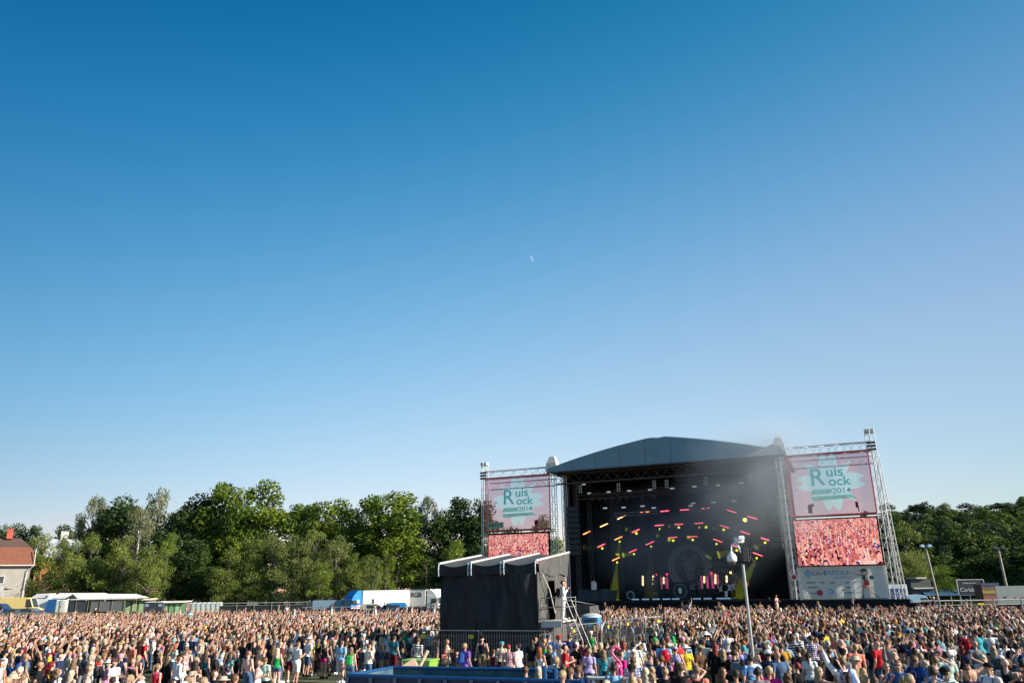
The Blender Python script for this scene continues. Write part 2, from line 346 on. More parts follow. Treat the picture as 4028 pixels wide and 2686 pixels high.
def px4(cx, cy, y): return SL(2100+.4911*cx, 1650+.4911*cy, y)
# glowing light bars
redm = mat('red_led', (1.0, .035, .09), .4, var=.02, emit=1.5); pinkc = mat('red_led_core', (1.0, .30, .36), .4, var=.3, scale=30, emit=1.3)
orm = mat('orange_led', (1.0, .20, .03), .4, var=.02, emit=1.5); orc = mat('orange_led_core', (1.0, .62, .32), .4, var=.3, scale=30, emit=1.4)
yem = mat('amber_led', (1.0, .42, .08), .4, var=.02, emit=1.4); yec = mat('amber_led_core', (1.0, .85, .5), .4, var=.2, scale=30, emit=1.4)
BARS = [
 ('upper arc', [(396,918,452,892,'o'),(532,858,590,832,'y'),(670,797,730,768,'y'),(855,740,873,738,'o'),(899,738,923,737,'o'),(1014,735,1082,729,'r'),(1173,724,1243,720,'r'),(1347,712,1370,711,'r'),(1390,710,1409,708,'r'),(1547,722,1620,746,'r'),(1713,772,1790,797,'r'),(1880,826,1902,829,'o')]),
 ('middle arc', [(511,1020,570,994,'r'),(647,962,706,936,'o'),(786,903,846,877,'r'),(970,848,1038,843,'r'),(1128,839,1195,836,'r'),(1287,831,1358,826,'r'),(1492,845,1563,868,'r'),(1655,893,1730,917,'r'),(1820,945,1898,970,'r')]),
 ('lower arc', [(629,1128,688,1101,'o'),(763,1064,822,1038,'r'),(898,1003,960,974,'r'),(1080,945,1148,940,'r'),(1236,938,1306,934,'r'),(1437,955,1508,980,'r'),(1590,1005,1662,1030,'r'),(1757,1064,1832,1092,'r')])]
CN = {'r': 'red', 'o': 'orange', 'y': 'amber'}
for ri, (rn, row) in enumerate(BARS):
    for i, (x0, y0, x1, y1, c) in enumerate(row):
        a = px4(x0, y0, 6.5); d = px4(x1, y1, 6.5); mid = (a+d)/2; ln = (d-a).length; ang = math.atan2(d.z-a.z, d.x-a.x)
        t = thing('light_bar', SW(mid.x, 6.5, mid.z), SA, 'glowing %s light bar, %s from the left in the %s over the stage' % (CN[c], ORD[i], rn), 'light bar', 'glowing light bars over the stage')
        gm, cm = {'r': (redm, pinkc), 'o': (orm, orc), 'y': (yem, yec)}[c]
        h_ = .13
        b = MB(); b.box((0, 0, 0), (ln+.1, .16, h_), bev=.05); o = b.build('lens', gm, t); o.rotation_euler = (0, -ang, 0)
        b = MB()
        for q in range(max(2, int(ln/.16))): b.ell((-ln/2+.08+q*.16, -.085, 0), (.055, .03, .055), 6, 4)
        o = b.build('led', cm, t); o.rotation_euler = (0, -ang, 0)
        b = MB(); b.box((0, .16, .02), (ln+.14, .14, h_+.06)); o = b.build('housing', black, t); o.rotation_euler = (0, -ang, 0)
# moving heads; beams are volume cones with the lit haze put in as emission
ylm = mat('yellow_lamp', (.80, .95, .03), .4, var=.02, emit=1.2); wam = mat('warm_lamp', (1.0, .7, .16), .4, var=.02, emit=2.4)
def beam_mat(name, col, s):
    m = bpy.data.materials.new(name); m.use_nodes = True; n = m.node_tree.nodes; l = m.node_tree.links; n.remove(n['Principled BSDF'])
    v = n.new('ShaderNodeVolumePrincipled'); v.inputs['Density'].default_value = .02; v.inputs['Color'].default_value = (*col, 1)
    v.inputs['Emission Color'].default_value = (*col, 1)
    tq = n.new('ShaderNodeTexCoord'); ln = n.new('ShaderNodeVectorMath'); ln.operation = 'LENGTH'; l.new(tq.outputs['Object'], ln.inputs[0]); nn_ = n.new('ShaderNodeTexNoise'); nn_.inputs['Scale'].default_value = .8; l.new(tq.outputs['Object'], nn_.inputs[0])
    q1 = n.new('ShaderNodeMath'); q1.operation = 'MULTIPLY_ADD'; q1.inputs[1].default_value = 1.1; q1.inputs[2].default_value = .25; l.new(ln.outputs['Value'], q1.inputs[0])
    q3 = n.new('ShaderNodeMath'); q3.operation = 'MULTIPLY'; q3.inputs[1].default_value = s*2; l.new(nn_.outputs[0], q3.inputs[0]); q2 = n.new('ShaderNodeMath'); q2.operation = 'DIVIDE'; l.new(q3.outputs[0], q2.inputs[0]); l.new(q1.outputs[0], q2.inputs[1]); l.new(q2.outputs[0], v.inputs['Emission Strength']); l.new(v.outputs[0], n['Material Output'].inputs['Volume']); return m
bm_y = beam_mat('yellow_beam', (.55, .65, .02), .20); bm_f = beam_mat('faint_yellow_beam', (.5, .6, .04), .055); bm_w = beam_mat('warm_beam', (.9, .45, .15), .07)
SP = [(823,910,.16,740,878,.25,'f'),(1163,863,.15,1085,855,.2,'f'),(1380,860,.17,None),(1692,803,.24,None),(1522,881,.15,1440,868,.2,'f'),(1118,967,.15,1082,960,.2,'y'),(1274,962,.15,1236,940,.2,'y'),(550,1030,.13,400,1022,.35,'f'),(804,1076,.12,715,1084,.3,'y'),(689,976,.11,672,1080,.28,'y'),(669,1142,.11,640,1440,.75,'y'),(941,1016,.11,938,1430,.95,'f'),(1464,995,.11,1400,1100,.4,'f'),(1626,1046,.13,1480,1082,.45,'y'),(1853,984,.13,1780,1022,.3,'f'),(1786,1108,.11,1620,1420,.9,'y'),(1008,875,.09,990,930,.2,'f'),(1326,862,.09,1308,940,.2,'f'),(1577,1224,.13,1700,1325,.4,'w'),(1912,1008,.09,None),(1423,1229,.14,None,'red'),(1068,1237,.13,None,'red'),(983,1240,.09,None,'red')]
for i, q in enumerate(sorted(SP)):
    p = px4(q[0], q[1], 6.8); red = q[-1] == 'red'; col = 'red' if red else ('warm white' if q[-1] == 'w' or q[0] == 1692 else 'yellow')
    zone = 'left' if q[0] < 900 else ('middle' if q[0] < 1450 else 'right')
    t = thing('spotlight', SW(p.x, 6.8, p.z), SA, '%s %s spotlight, %s from the left among the spotlights over the stage' % ('glaring' if q[2] > .14 else 'small', col, ORD[i] if i < 20 else ('twenty-'+ORD[i-20])), 'spotlight', 'spotlights over the stage')
    lm = redm if red else (wam if col == 'warm white' else ylm)
    b = MB(); b.ell((0, -.12, 0), (q[2], .06, q[2]), 12, 8); b.build('lens', lm, t)
    b = MB(); b.ell((0, .15, 0), (q[2]*1.15, .25, q[2]*1.2), 10, 8); b.build('head', black, t)
    b = MB(); r_ = q[2]*1.4; b.tube([(-r_, .15, -.05), (-r_, .15, r_+.15), (r_, .15, r_+.15), (r_, .15, -.05)], .03, 5); b.box((0, .15, r_+.25), (r_*2, .3, .2)); b.build('yoke', black, t)
    if len(q) == 7:
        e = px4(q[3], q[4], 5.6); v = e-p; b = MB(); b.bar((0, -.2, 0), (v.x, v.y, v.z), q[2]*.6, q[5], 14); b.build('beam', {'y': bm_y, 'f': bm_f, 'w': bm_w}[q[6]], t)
# white par lamps on the trusses
parm = mat('white_lamp', (.70, .72, .80), .4, var=.05, emit=.22)
PR = [(400,519,6),(446,590,5),(600,580,5),(763,570,5),(932,562,5),(1108,551,5),(1286,536,5),(1476,526,5),(1660,508,5),(572,708,5.2),(720,703,5.2),(871,692,5.2),(960,706,5.2),(1256,690,5.2),(1277,670,5.2),(1438,662,5.2),(1602,652,5.2)]
for k, row in enumerate((PR[:9], PR[9:])):
    for i, (x, y, dd) in enumerate(row):
        p = px4(x, y, dd); t = thing('par_lamp', SW(p.x, dd, p.z), SA, 'small white box lamp, %s from the left on the %s stage truss' % (ORD[i], ('upper', 'lower')[k]), 'stage lamp', 'white lamps on the stage trusses')
        b = MB(); b.box((0, -.06, 0), (.52, .06, .17), bev=.03); b.build('lens', parm, t); b = MB(); b.box((0, .12, .03), (.56, .3, .26)); b.build('housing', black, t); b = MB(); b.tube([(-.3, .12, 0), (-.3, .12, .35), (.3, .12, .35), (.3, .12, 0)], .025, 5); b.build('bracket', black, t)
mxm = mat('faint_glow_lens', (.34, .38, .40), .3, var=.1, emit=.12)  # lenses of unlit lamps, a faint glow put in as emission
for i, (x, y) in enumerate(((372,555),(678,541),(964,520),(1064,515),(1376,494),(1730,466))):
    p = px4(x, y, 3.2); t = thing('blinder', SW(p.x, 3.2, p.z), SA, 'unlit eight-lens blinder lamp, %s from the left under the stage roof' % ORD[i], 'blinder', 'eight-lens blinders under the roof')
    b = MB(); b.box((0, .1, 0), (.55, .2, 1.05)); b.build('frame', black, t); b = MB()
    for r_ in range(4):
        for c_ in range(2): b.ell((-.13+.26*c_, -.02, -.39+.26*r_), (.085, .04, .085), 8, 6)
    b.build('lens', mxm, t)
hz_m = mat('dark_lamp_shell', (.035, .045, .05), .35, var=.2)
for i, x in enumerate((470, 525, 572, 632, 685, 742, 805, 870, 960)):
    p = px4(x, 632-(x-470)*.05, 4.6); t = thing('moving_head', SW(p.x, 4.6, p.z), SA, 'dark unlit moving head, %s from left in the hanging row' % ORD[i], 'stage lamp', 'unlit moving heads hanging in a row')
    b = MB(); b.ell((0, 0, -.1), (.25, .25, .32), 10, 8); b.build('head', hz_m, t); b = MB(); b.box((0, 0, .55), (.5, .4, .22)); b.build('base', hz_m, t); b = MB(); b.tube([(-.3, 0, -.1), (-.3, 0, .45), (.3, 0, .45), (.3, 0, -.1)], .04, 5); b.build('yoke', hz_m, t)
# vertical strips of warm lamps
stm = mat('warm_bulb', (1.0, .62, .30), .4, var=.02, emit=1.4)
for i, (x, ys) in enumerate(((873, (1262, 1289, 1315)), (956, (1260, 1288, 1315)), (1040, (1273, 1300)), (1365, (1266, 1293)), (1454, (1249, 1277, 1301)), (1544, (1261, 1289)))):
    ps = [px4(x, y, 8.5) for y in ys]; base = DZ+.7
    t = thing('lamp_column', SW(ps[-1].x, 8.5, base), SA, 'upright column of %d glowing warm lamps, %s from the left on the stage' % (len(ys), ORD[i]), 'lamp column', 'glowing lamp columns on the stage')
    b = MB(); b.box((0, .12, (ps[0].z-base+.3)/2), (.36, .14, ps[0].z-base+.3)); b.build('casing', black, t)
    for p in ps:
        b = MB(); b.ell((p.x-ps[-1].x, 0, p.z-base), (.12, .08, .22), 10, 8); b.build('lamp', stm, t)
# footlights along the stage front
flm = mat('pale_blue_bar', (.30, .48, .66), .4, emit=.20)
for i, x in enumerate((814, 895, 980, 1061, 1136, 1307, 1392, 1495, 1545)):
    p = px4(x, 1432 if x < 1450 else 1443, .9); t = thing('footlight', SW(p.x, .9, DZ), SA, 'low pale blue footlight, %s from the left along the stage front edge' % ORD[i], 'footlight', 'footlights along the stage front')
    b = MB(); b.box((0, -.08, .17), (.82, .05, .14)); b.build('lens', flm, t); b = MB(); b.box((0, .08, .15), (1.0, .26, .28)); b.build('casing', black, t)
# emblem discs, notice, speakers
pp = px4(1172, 1365, 3); t = thing('emblem_stand', SW(pp.x, 3, DZ), SA, 'round lion emblem panel standing at the middle of the stage front', 'emblem panel')
b = MB(); b.box((0, .05, .95), (2.1, .1, 1.9)); b.build('panel', black2, t)
b = MB(); disc(b, 0, .98, .78, -.02, 36); b.build('ring', mat('dim_ring_print', (.13, .15, .14), .8), t); b = MB(); disc(b, 0, .98, .64, -.04, 36); b.build('ring_centre', blk, t)
b = MB(); b.add([(x*.42, -.06, .98+z*.42) for x, z in ((-.5, .5), (0, .9), (.5, .5), (.4, -.3), (0, -.9), (-.4, -.3))], [tuple(range(6))]); b.build('lion_face', mat('glowing_blue_print', (.2, .32, .38), .8, emit=.15), t)  # printed face given a faint glow by emission
pp = px4(775, 1402, 3); t = thing('emblem_stand', SW(pp.x, 3, DZ), SA, 'small faint ring emblem panel left on the stage front', 'emblem panel')
b = MB(); b.box((0, .05, .6), (1.3, .1, 1.2)); b.build('panel', black2, t); b = MB(); disc(b, 0, .6, .45, -.02, 30); b.build('ring', emb, t); b = MB(); disc(b, 0, .6, .36, -.04, 30); b.build('ring_centre', blk, t)
pp = px4(486, 1330, 1.3); b = MB(); b.box((0, 0, 0), (.62, .04, .85)); b.box((0, 0, .5), (.2, .05, .15)); o = b.build('notice_sheet', mat('white_paper', (.62, .6, .56), .8), loc=SW(pp.x, 1.1, pp.z), rot=(0, 0, SA)); tag(o, 'white notice sheet pinned to the black front at the left of the stage', 'notice')
# hanging loudspeaker arrays
for x, lb in ((2.0, 'tall black loudspeaker array hanging at the left side of the stage opening'), (24.4, 'tall black loudspeaker array hanging at the right side of the stage opening')):
    t = thing('speaker_array', SW(x, .6, 13.2), SA, lb, 'speakers', 'hanging speaker arrays')
    for k in range(9):
        b = MB(); b.box((0, .02*k*k*.3, -.45-k*.62), (1.3, .75, .56), bev=.03); o = b.build('cabinet', mat('black_speaker', (.02, .028, .034), .6), t)
    b = MB(); b.tube([(-.5, 0, 2.4), (-.5, 0, -.2), (.5, 0, -.2), (.5, 0, 2.4)], .04, 5); b.build('rigging', alu_d, t)
# ---- printed mesh banners on the wings
def mesh_cloth(name, col, tint, k=.5, tr=.5):
    m = bpy.data.materials.new(name); m.use_nodes = True; n = m.node_tree.nodes; l = m.node_tree.links; b = n['Principled BSDF']
    b.inputs['Base Color'].default_value = (*col, 1); b.inputs['Roughness'].default_value = .8
    t = n.new('ShaderNodeBsdfTranslucent'); t.inputs[0].default_value = (*col, 1); m1 = n.new('ShaderNodeMixShader'); m1.inputs[0].default_value = tr
    l.new(b.outputs[0], m1.inputs[1]); l.new(t.outputs[0], m1.inputs[2])
    tp = n.new('ShaderNodeBsdfTransparent'); tp.inputs[0].default_value = (*tint, 1)
    nz = n.new('ShaderNodeTexNoise'); nz.inputs['Scale'].default_value = .7; tcn = n.new('ShaderNodeTexCoord'); l.new(tcn.outputs['Object'], nz.inputs[0])
    mr = n.new('ShaderNodeMapRange'); mr.inputs[3].default_value = k-.06; mr.inputs[4].default_value = k+.06; l.new(nz.outputs[0], mr.inputs[0])
    m2 = n.new('ShaderNodeMixShader'); l.new(mr.outputs[0], m2.inputs[0]); l.new(m1.outputs[0], m2.inputs[1]); l.new(tp.outputs[0], m2.inputs[2]); l.new(m2.outputs[0], n['Material Output'].inputs[0]); return m
redc = mesh_cloth('red_mesh_cloth', (.88, .26, .25), (1.0, .80, .86), .56, .75)
def add_flower(m, cz_):
    n = m.node_tree.nodes; l = m.node_tree.links; t = n.new('ShaderNodeTexCoord'); s = n.new('ShaderNodeSeparateXYZ'); l.new(t.outputs['Object'], s.inputs[0])
    def M(op, a, b=0.0):
        q = n.new('ShaderNodeMath'); q.operation = op
        for i, v in enumerate((a, b)):
            if isinstance(v, (int, float)): q.inputs[i].default_value = v
            else: l.new(v, q.inputs[i])
        return q.outputs[0]
    X = M('ABSOLUTE', M('SUBTRACT', s.outputs[0], .1)); Z = M('ABSOLUTE', M('MULTIPLY', M('SUBTRACT', s.outputs[2], cz_), 1.1)); A = M('MAXIMUM', X, Z); B = M('MINIMUM', X, Z)
    e = M('ADD', M('POWER', M('DIVIDE', M('SUBTRACT', A, 2.05), 1.4), 2), M('POWER', M('DIVIDE', B, .92), 2))
    pet = M('MULTIPLY', M('LESS_THAN', e, 1.0), M('GREATER_THAN', B, M('MULTIPLY', M('SUBTRACT', A, 2.6), .62)))
    D = M('MULTIPLY', M('ADD', A, B), .7071); E = M('MULTIPLY', M('SUBTRACT', A, B), .7071); spk = M('LESS_THAN', E, M('MULTIPLY', M('SUBTRACT', 3.2, D), .40))
    dsc = M('LESS_THAN', M('ADD', M('POWER', A, 2), M('POWER', B, 2)), 3.2); mask = M('MAXIMUM', M('MAXIMUM', pet, M('MULTIPLY', spk, M('LESS_THAN', D, 3.2))), dsc)
    def mixc(a, b):
        q = n.new('ShaderNodeMix'); q.data_type = 'RGBA'; l.new(mask, q.inputs[0]); q.inputs[6].default_value = (*a, 1); q.inputs[7].default_value = (*b, 1); return q.outputs[2]
    c = mixc((.90, .27, .25), (.88, .97, .90)); tc_ = mixc((1.0, .79, .86), (.86, 1, .98))
    l.new(c, n['Principled BSDF'].inputs['Base Color']); l.new(c, [q for q in n if q.type == 'BSDF_TRANSLUCENT'][0].inputs[0]); l.new(tc_, [q for q in n if q.type == 'BSDF_TRANSPARENT'][0].inputs[0])
add_flower(redc, 3.35)
mintc = mesh_cloth('mint_mesh_print', (.80, .97, .93), (.95, 1, 1), .20, .75)
tealc = mesh_cloth('teal_mesh_print', (.30, .66, .64), (.55, .88, .88), .66, .6); greenc = mesh_cloth('green_mesh_print', (.34, .72, .60), (.6, .95, .85), .5, .6)
redl = mat('dark_red_print', (.35, .02, .04), .8, transl=.4)
def petal(mb, cx, cz, ang, r0, r1, w, notch, y):
    ca, sa = math.cos(ang), math.sin(ang); P = []
    for t, ww in ((0, .25), (.25, .75), (.5, 1), (.75, .95), (.93, .6)): P.append((r0+(r1-r0)*t, w/2*ww))
    P.append((r1, w*.22)); P.append((r1-notch, 0))
    P = P+[(a, -b_) for a, b_ in P[-2::-1]]
    mb.add([(cx+a*ca-b_*sa, y, cz+a*sa+b_*ca) for a, b_ in P]+[(cx+(r0+r1)/2*.9*ca, y, cz+(r0+r1)/2*.9*sa)], [(i, (i+1) % len(P), len(P)) for i in range(len(P))])
def festival_banner(x0, x1, lb, niitty):
    cx = (x0+x1)/2; w = x1-x0; zb, zt = 10.62, 16.95; cz = (zb+zt)/2
    t = thing('festival_banner', SW(cx, -.48, zb), SA, lb, 'banner', 'printed festival banners on the stage wings')
    b = MB(); nn = 12
    for i in range(nn):
        xa = -w/2+w*i/nn; xb = -w/2+w*(i+1)/nn; ya = .03*math.sin(i*1.1); yb = .03*math.sin((i+1)*1.1)
        b.add([(xa, ya, 0), (xb, yb, 0), (xb, yb, zt-zb), (xa, ya, zt-zb)], [(0, 1, 2, 3)], 0, True)
    b.build('cloth', redc, t)
    H = zt-zb; c = H*.53
    text_mesh('lettering', 'R', 2.5, tealc, t, (-1.15, -.1, c+.45), bold=.02); text_mesh('lettering', 'uis', 1.35, tealc, t, (.62, -.1, c+.95), sx=1.15, bold=.02); text_mesh('lettering', 'ock', 1.3, tealc, t, (.95, -.1, c-.02), sx=1.1, bold=.02)
    text_mesh('lettering', '2014', .78, tealc, t, (1.05, -.1, c-.98), sx=1.15, bold=.012)
    b = MB(); b.add([(-1.9, -.09, c-1.25), (.05, -.09, c-1.22), (.2, -.09, c-.72), (-1.75, -.09, c-.75)], [(0, 1, 2, 3)]); b.add([(-1.9, -.09, c-1.9), (2.0, -.09, c-1.75), (2.45, -.09, c-1.98), (2.0, -.09, c-1.4), (-1.9, -.09, c-1.42)], [(0, 1, 2, 3, 4)]); b.build('ribbon_print', greenc, t)
    text_mesh('lettering', '4.-6.7.', .40, mintc, t, (-.85, -.12, c-.99)); text_mesh('lettering', 'RUISSALO • TURKU', .36, mintc, t, (-.05, -.12, c-1.6), sx=1.0)
    b = MB()
    if niitty: b.box((2.4, -.07, .75), (.45, .02, .55)); b.box((2.4, -.07, .45), (.12, .02, .7))
    else: b.box((-2.2, -.07, .62), (.42, .02, .75)); b.box((-2.05, -.07, 1.05), (.55, .02, .25)); b.box((2.3, -.07, .9), (.25, .02, .6)); b.box((2.4, -.07, .5), (.1, .02, .6))
    b.build('figure_print', redl, t)
    b = MB(); b.tube([(-w/2, 0, 0), (-w/2, 0, H), (w/2, 0, H), (w/2, 0, 0), (-w/2, 0, 0)], .07, 5); b.build('hem', mat('red_hem', (.7, .10, .11), .7), t)
    if niitty:
        s_ = MB(); s_.box((0, 0, 0), (2.05, .03, .72)); so = s_.build('name_sign', mat('green_sign', (.20, .42, .30), .7), t, loc=(-w/2+1.35, -.12, .62)); text_mesh('sign_lettering', 'NIITTY', .56, redl, so, (0, -.03, 0), bold=.01)
festival_banner(-8.85, -.5, 'red festival banner with a pale flower and green NIITTY sign, left wing', True)
festival_banner(26.4, 34.5, 'pink-red mesh festival banner with a pale flower and Ruis Rock 2014, on the right wing', False)
# ---- screens
def screen_mat():
    m = bpy.data.materials.new('led_picture'); m.use_nodes = True; n = m.node_tree.nodes; l = m.node_tree.links; n.remove(n['Principled BSDF'])
    em = n.new('ShaderNodeEmission'); l.new(em.outputs[0], n['Material Output'].inputs[0]); em.inputs[1].default_value = .56
    a = n.new('ShaderNodeAttribute'); a.attribute_name = 'dye'; t = n.new('ShaderNodeTexCoord'); nz = n.new('ShaderNodeTexNoise'); nz.inputs['Scale'].default_value = 7; nz.inputs['Detail'].default_value = 3; l.new(t.outputs['Object'], nz.inputs[0])
    mr = n.new('ShaderNodeMapRange'); mr.inputs[3].default_value = .45; mr.inputs[4].default_value = 1.55; l.new(nz.outputs[0], mr.inputs[0]); v = n.new('ShaderNodeVectorMath'); v.operation = 'SCALE'; l.new(a.outputs[0], v.inputs[0]); l.new(mr.outputs[0], v.inputs['Scale']); l.new(v.outputs[0], em.inputs[0]); return m
scm = screen_mat()
def crowd_picture(w, h, seed, parent):
    """the live picture: flat figures, small at the top and large at the bottom, on the face of the screen"""
    rr = random.Random(seed); b = MB(); col = []
    SK = [(1, .42, .36), (1, .60, .52), (.85, .24, .22), (.95, .34, .28), (.6, .13, .13)]; HR = [(.05, .012, .03), (.10, .02, .03), (.03, .01, .03), (.55, .22, .16), (.85, .5, .36)]; SH = [(.10, .015, .04), (.30, .03, .06), (.85, .65, .72), (.03, .02, .05), (.10, .12, .45), (.6, .08, .12), (.9, .3, .4)]
    def poly(P, c, y):
        P = [(max(-w/2, min(w/2, x)), max(0, min(h, z))) for x, z in P]; b.add([(x, y, z) for x, z in P], [tuple(range(len(P)))]); col.append(c)
    poly([(-w/2, 0), (w/2, 0), (w/2, h), (-w/2, h)], (.12, .02, .04), -.10); lay = 0; t = 1.0
    while t > -.12:
        s = .24+.78*(1-max(t, 0))**1.8; x = -w/2+rr.uniform(-.5, 0)*s; 
        while x < w/2+s*.3:
            z = h*t+rr.uniform(-.25, .25)*s; y = -.101-lay*.00045; sk = rr.choice(SK); r = s*.30
            poly([(x-.55*s, z-1.2*s), (x-.5*s, z-.35*s), (x-.15*s, z-.22*s), (x+.15*s, z-.22*s), (x+.5*s, z-.35*s), (x+.55*s, z-1.2*s)], rr.choice(SH) if rr.random() < .78 else sk, y)
            poly([(x+r*math.cos(a)*.95, z+.06*s+r*1.15*math.sin(a)) for a in [2*PI*k/9 for k in range(9)]], rr.choice(HR), y-.0001)
            o_ = rr.uniform(-.1, .1)*s; poly([(x+o_+r*.72*math.cos(a), z-.04*s+r*.85*math.sin(a)) for a in [2*PI*k/8 for k in range(8)]], sk, y-.0002)
            if rr.random() < .55:
                sd = rr.choice((-1, 1)); ex_ = x+sd*rr.uniform(.1, .8)*s; ez_ = z+rr.uniform(.7, 1.5)*s; aw = .11*s; sx0 = x+sd*.45*s
                poly([(sx0-aw, z-.5*s), (sx0+aw, z-.5*s), (ex_+aw*.6, ez_), (ex_-aw*.6, ez_)], sk, y-.0003); poly([(ex_-.1*s, ez_-.02*s), (ex_+.1*s, ez_-.02*s), (ex_+.13*s, ez_+.22*s), (ex_-.09*s, ez_+.22*s)], sk, y-.0003)
            x += s*rr.uniform(.62, .95); 
        lay += 6; t -= (.50*s)/h
    o = b.build('picture', scm, parent); at = o.data.attributes.new('dye', 'FLOAT_COLOR', 'FACE'); at.data.foreach_set('color', [c for q in col for c in (*q, 1.0)]); return o
for x0, x1, zb, zt, lb in ((-8.55, -.85, 5.75, 10.12, 'large LED screen showing a pink close-up of the crowd on the left stage wing'), (26.45, 34.35, 5.68, 10.2, 'large LED screen showing a pink close-up of the crowd on the right stage wing')):
    t = thing('video_screen', SW((x0+x1)/2, -.3, zb), SA, lb, 'video screen', 'big video screens on the stage wings')
    crowd_picture(x1-x0, zt-zb, 12, t)
    b = MB(); b.box((0, .06, (zt-zb)/2), (x1-x0+.25, .3, zt-zb+.2)); b.build('casing', black, t)
# ---- low white sponsor banner on the right wing
x0, x1, zb, zt = 26.2, 34.5, 2.48, 5.55
t = thing('sponsor_banner', SW((x0+x1)/2, -.55, zb), SA, 'white sponsor banner with a blue diamond logo and a dancer, below the right screen', 'banner')
w = x1-x0; H = zt-zb; b = MB(); nn = 24
for i in range(nn):
    xa = -w/2+w*i/nn; xb = -w/2+w*(i+1)/nn; ya = .04*math.sin(i*1.4); yb = .04*math.sin((i+1)*1.4)
    b.add([(xa, ya, 0), (xb, yb, 0), (xb, yb*.3, H), (xa, ya*.3, H)], [(0, 1, 2, 3)], 0, True)
b.build('cloth', mat('white_banner_cloth', (.84, .83, .76), .8, var=.06, transl=.7), t)
blu = mat('blue_print', (.08, .38, .62), .7, transl=.4); gry = mat('grey_print', (.22, .24, .26), .7, transl=.4); redp = mat('red_skirt_print', (.55, .08, .10), .7, transl=.4); skn = mat('skin_print', (.75, .42, .25), .7, transl=.4); grn = mat('green_print', (.03, .16, .10), .7, transl=.4)
def ringd(mb, cx, cz, r, r2, n, y, a0=0):
    for i in range(n):
        a, a2 = a0+2*PI*i/n, a0+2*PI*(i+1)/n
        mb.add([(cx+r*math.cos(a), y, cz+r*math.sin(a)), (cx+r*math.cos(a2), y, cz+r*math.sin(a2)), (cx+r2*math.cos(a2), y, cz+r2*math.sin(a2)), (cx+r2*math.cos(a), y, cz+r2*math.sin(a))], [(0, 1, 2, 3)])
b = MB(); ringd(b, -3.1, 2.42, .42, .27, 4, -.08, 0); disc(b, -3.1, 2.42, .12, -.08, 12); ringd(b, -1.15, .68, .24, .15, 12, -.08); b.build('logo_print', blu, t)
text_mesh('lettering', 'LÄHI', .62, gry, t, (-2.0, -.1, 2.42)); text_mesh('lettering', 'TAPIOLA', .62, blu, t, (-.42, -.1, 2.44)); text_mesh('lettering', 'Varsinais-Suomi', .26, gry, t, (.15, -.1, 2.02)); text_mesh('lettering', 'tiketti', .42, gry, t, (-2.85, -.1, .55))
b = MB(); disc(b, -2.2, .58, .3, -.09, 16); disc(b, .15, .55, .07, -.09, 8); b.build('round_logo_print', redp, t)
b = MB()
for x, z_, ln in ((-2.9, 1.55, .9), (-1.9, 1.55, .5), (-.9, 1.5, .5), (.5, 1.5, .4), (-2.8, 1.1, .9), (.5, 1.05, .5), (.0, .82, .25), (.55, .55, .5)): b.box((x, -.09, z_), (ln, .01, .1))
b.build('small_print', gry, t)
fx = 2.1
b = MB(); b.tube([(fx-.1, -.1, 2.2), (fx-.6, -.1, 2.25), (fx-1.15, -.1, 2.5)], [.06, .05, .03], 5); b.tube([(fx+.1, -.1, 2.2), (fx+.42, -.1, 2.35), (fx+.38, -.1, 2.6)], [.06, .05, .04], 5); b.tube([(fx-.1, -.1, 1.25), (fx-.3, -.1, .85), (fx-.33, -.1, .4)], [.1, .06, .05], 5); b.tube([(fx+.05, -.1, 1.2), (fx+.3, -.1, .85), (fx+.6, -.1, .5)], [.1, .06, .05], 5); b.box((fx-.12, -.1, 2.42), (.2, .02, .25)); b.build('dancer_body_print', skn, t)
b = MB(); b.box((fx+.02, -.11, 2.68), (.45, .02, .2)); b.box((fx+.02, -.11, 2.58), (.8, .02, .1)); b.box((fx-.05, -.11, 1.98), (.3, .02, .42)); disc(b, fx+.65, 1.95, .2, -.11, 10); b.tube([(fx-.33, -.11, .4), (fx-.36, -.11, .1), (fx-.5, -.11, .06)], .06, 5); b.tube([(fx+.6, -.11, .5), (fx+.85, -.11, .2), (fx+1.0, -.11, .18)], .06, 5); b.build('dancer_clothes_print', grn, t)
b = MB(); b.add([(fx-.12, -.12, 1.78), (fx+.3, -.12, 1.75), (fx+.38, -.12, 1.35), (fx+.12, -.12, 1.0), (fx-.32, -.12, 1.1), (fx-.08, -.12, 1.5)], [tuple(range(6))]); b.build('skirt_print', redp, t)
b = MB(); b.box((0, 0, 0), (.62, .03, .62)); b.ell((0, -.03, 0), (.22, .02, .22), 12, 6, mi=1); o = b.build('warning_sign', [mat('sign_white', (.6, .6, .6), .6), redp], loc=SW(25.85, -.5, 4.6), rot=(0, 0, SA)); tag(o, 'small square sign with a red roundel on the right mast base', 'sign')

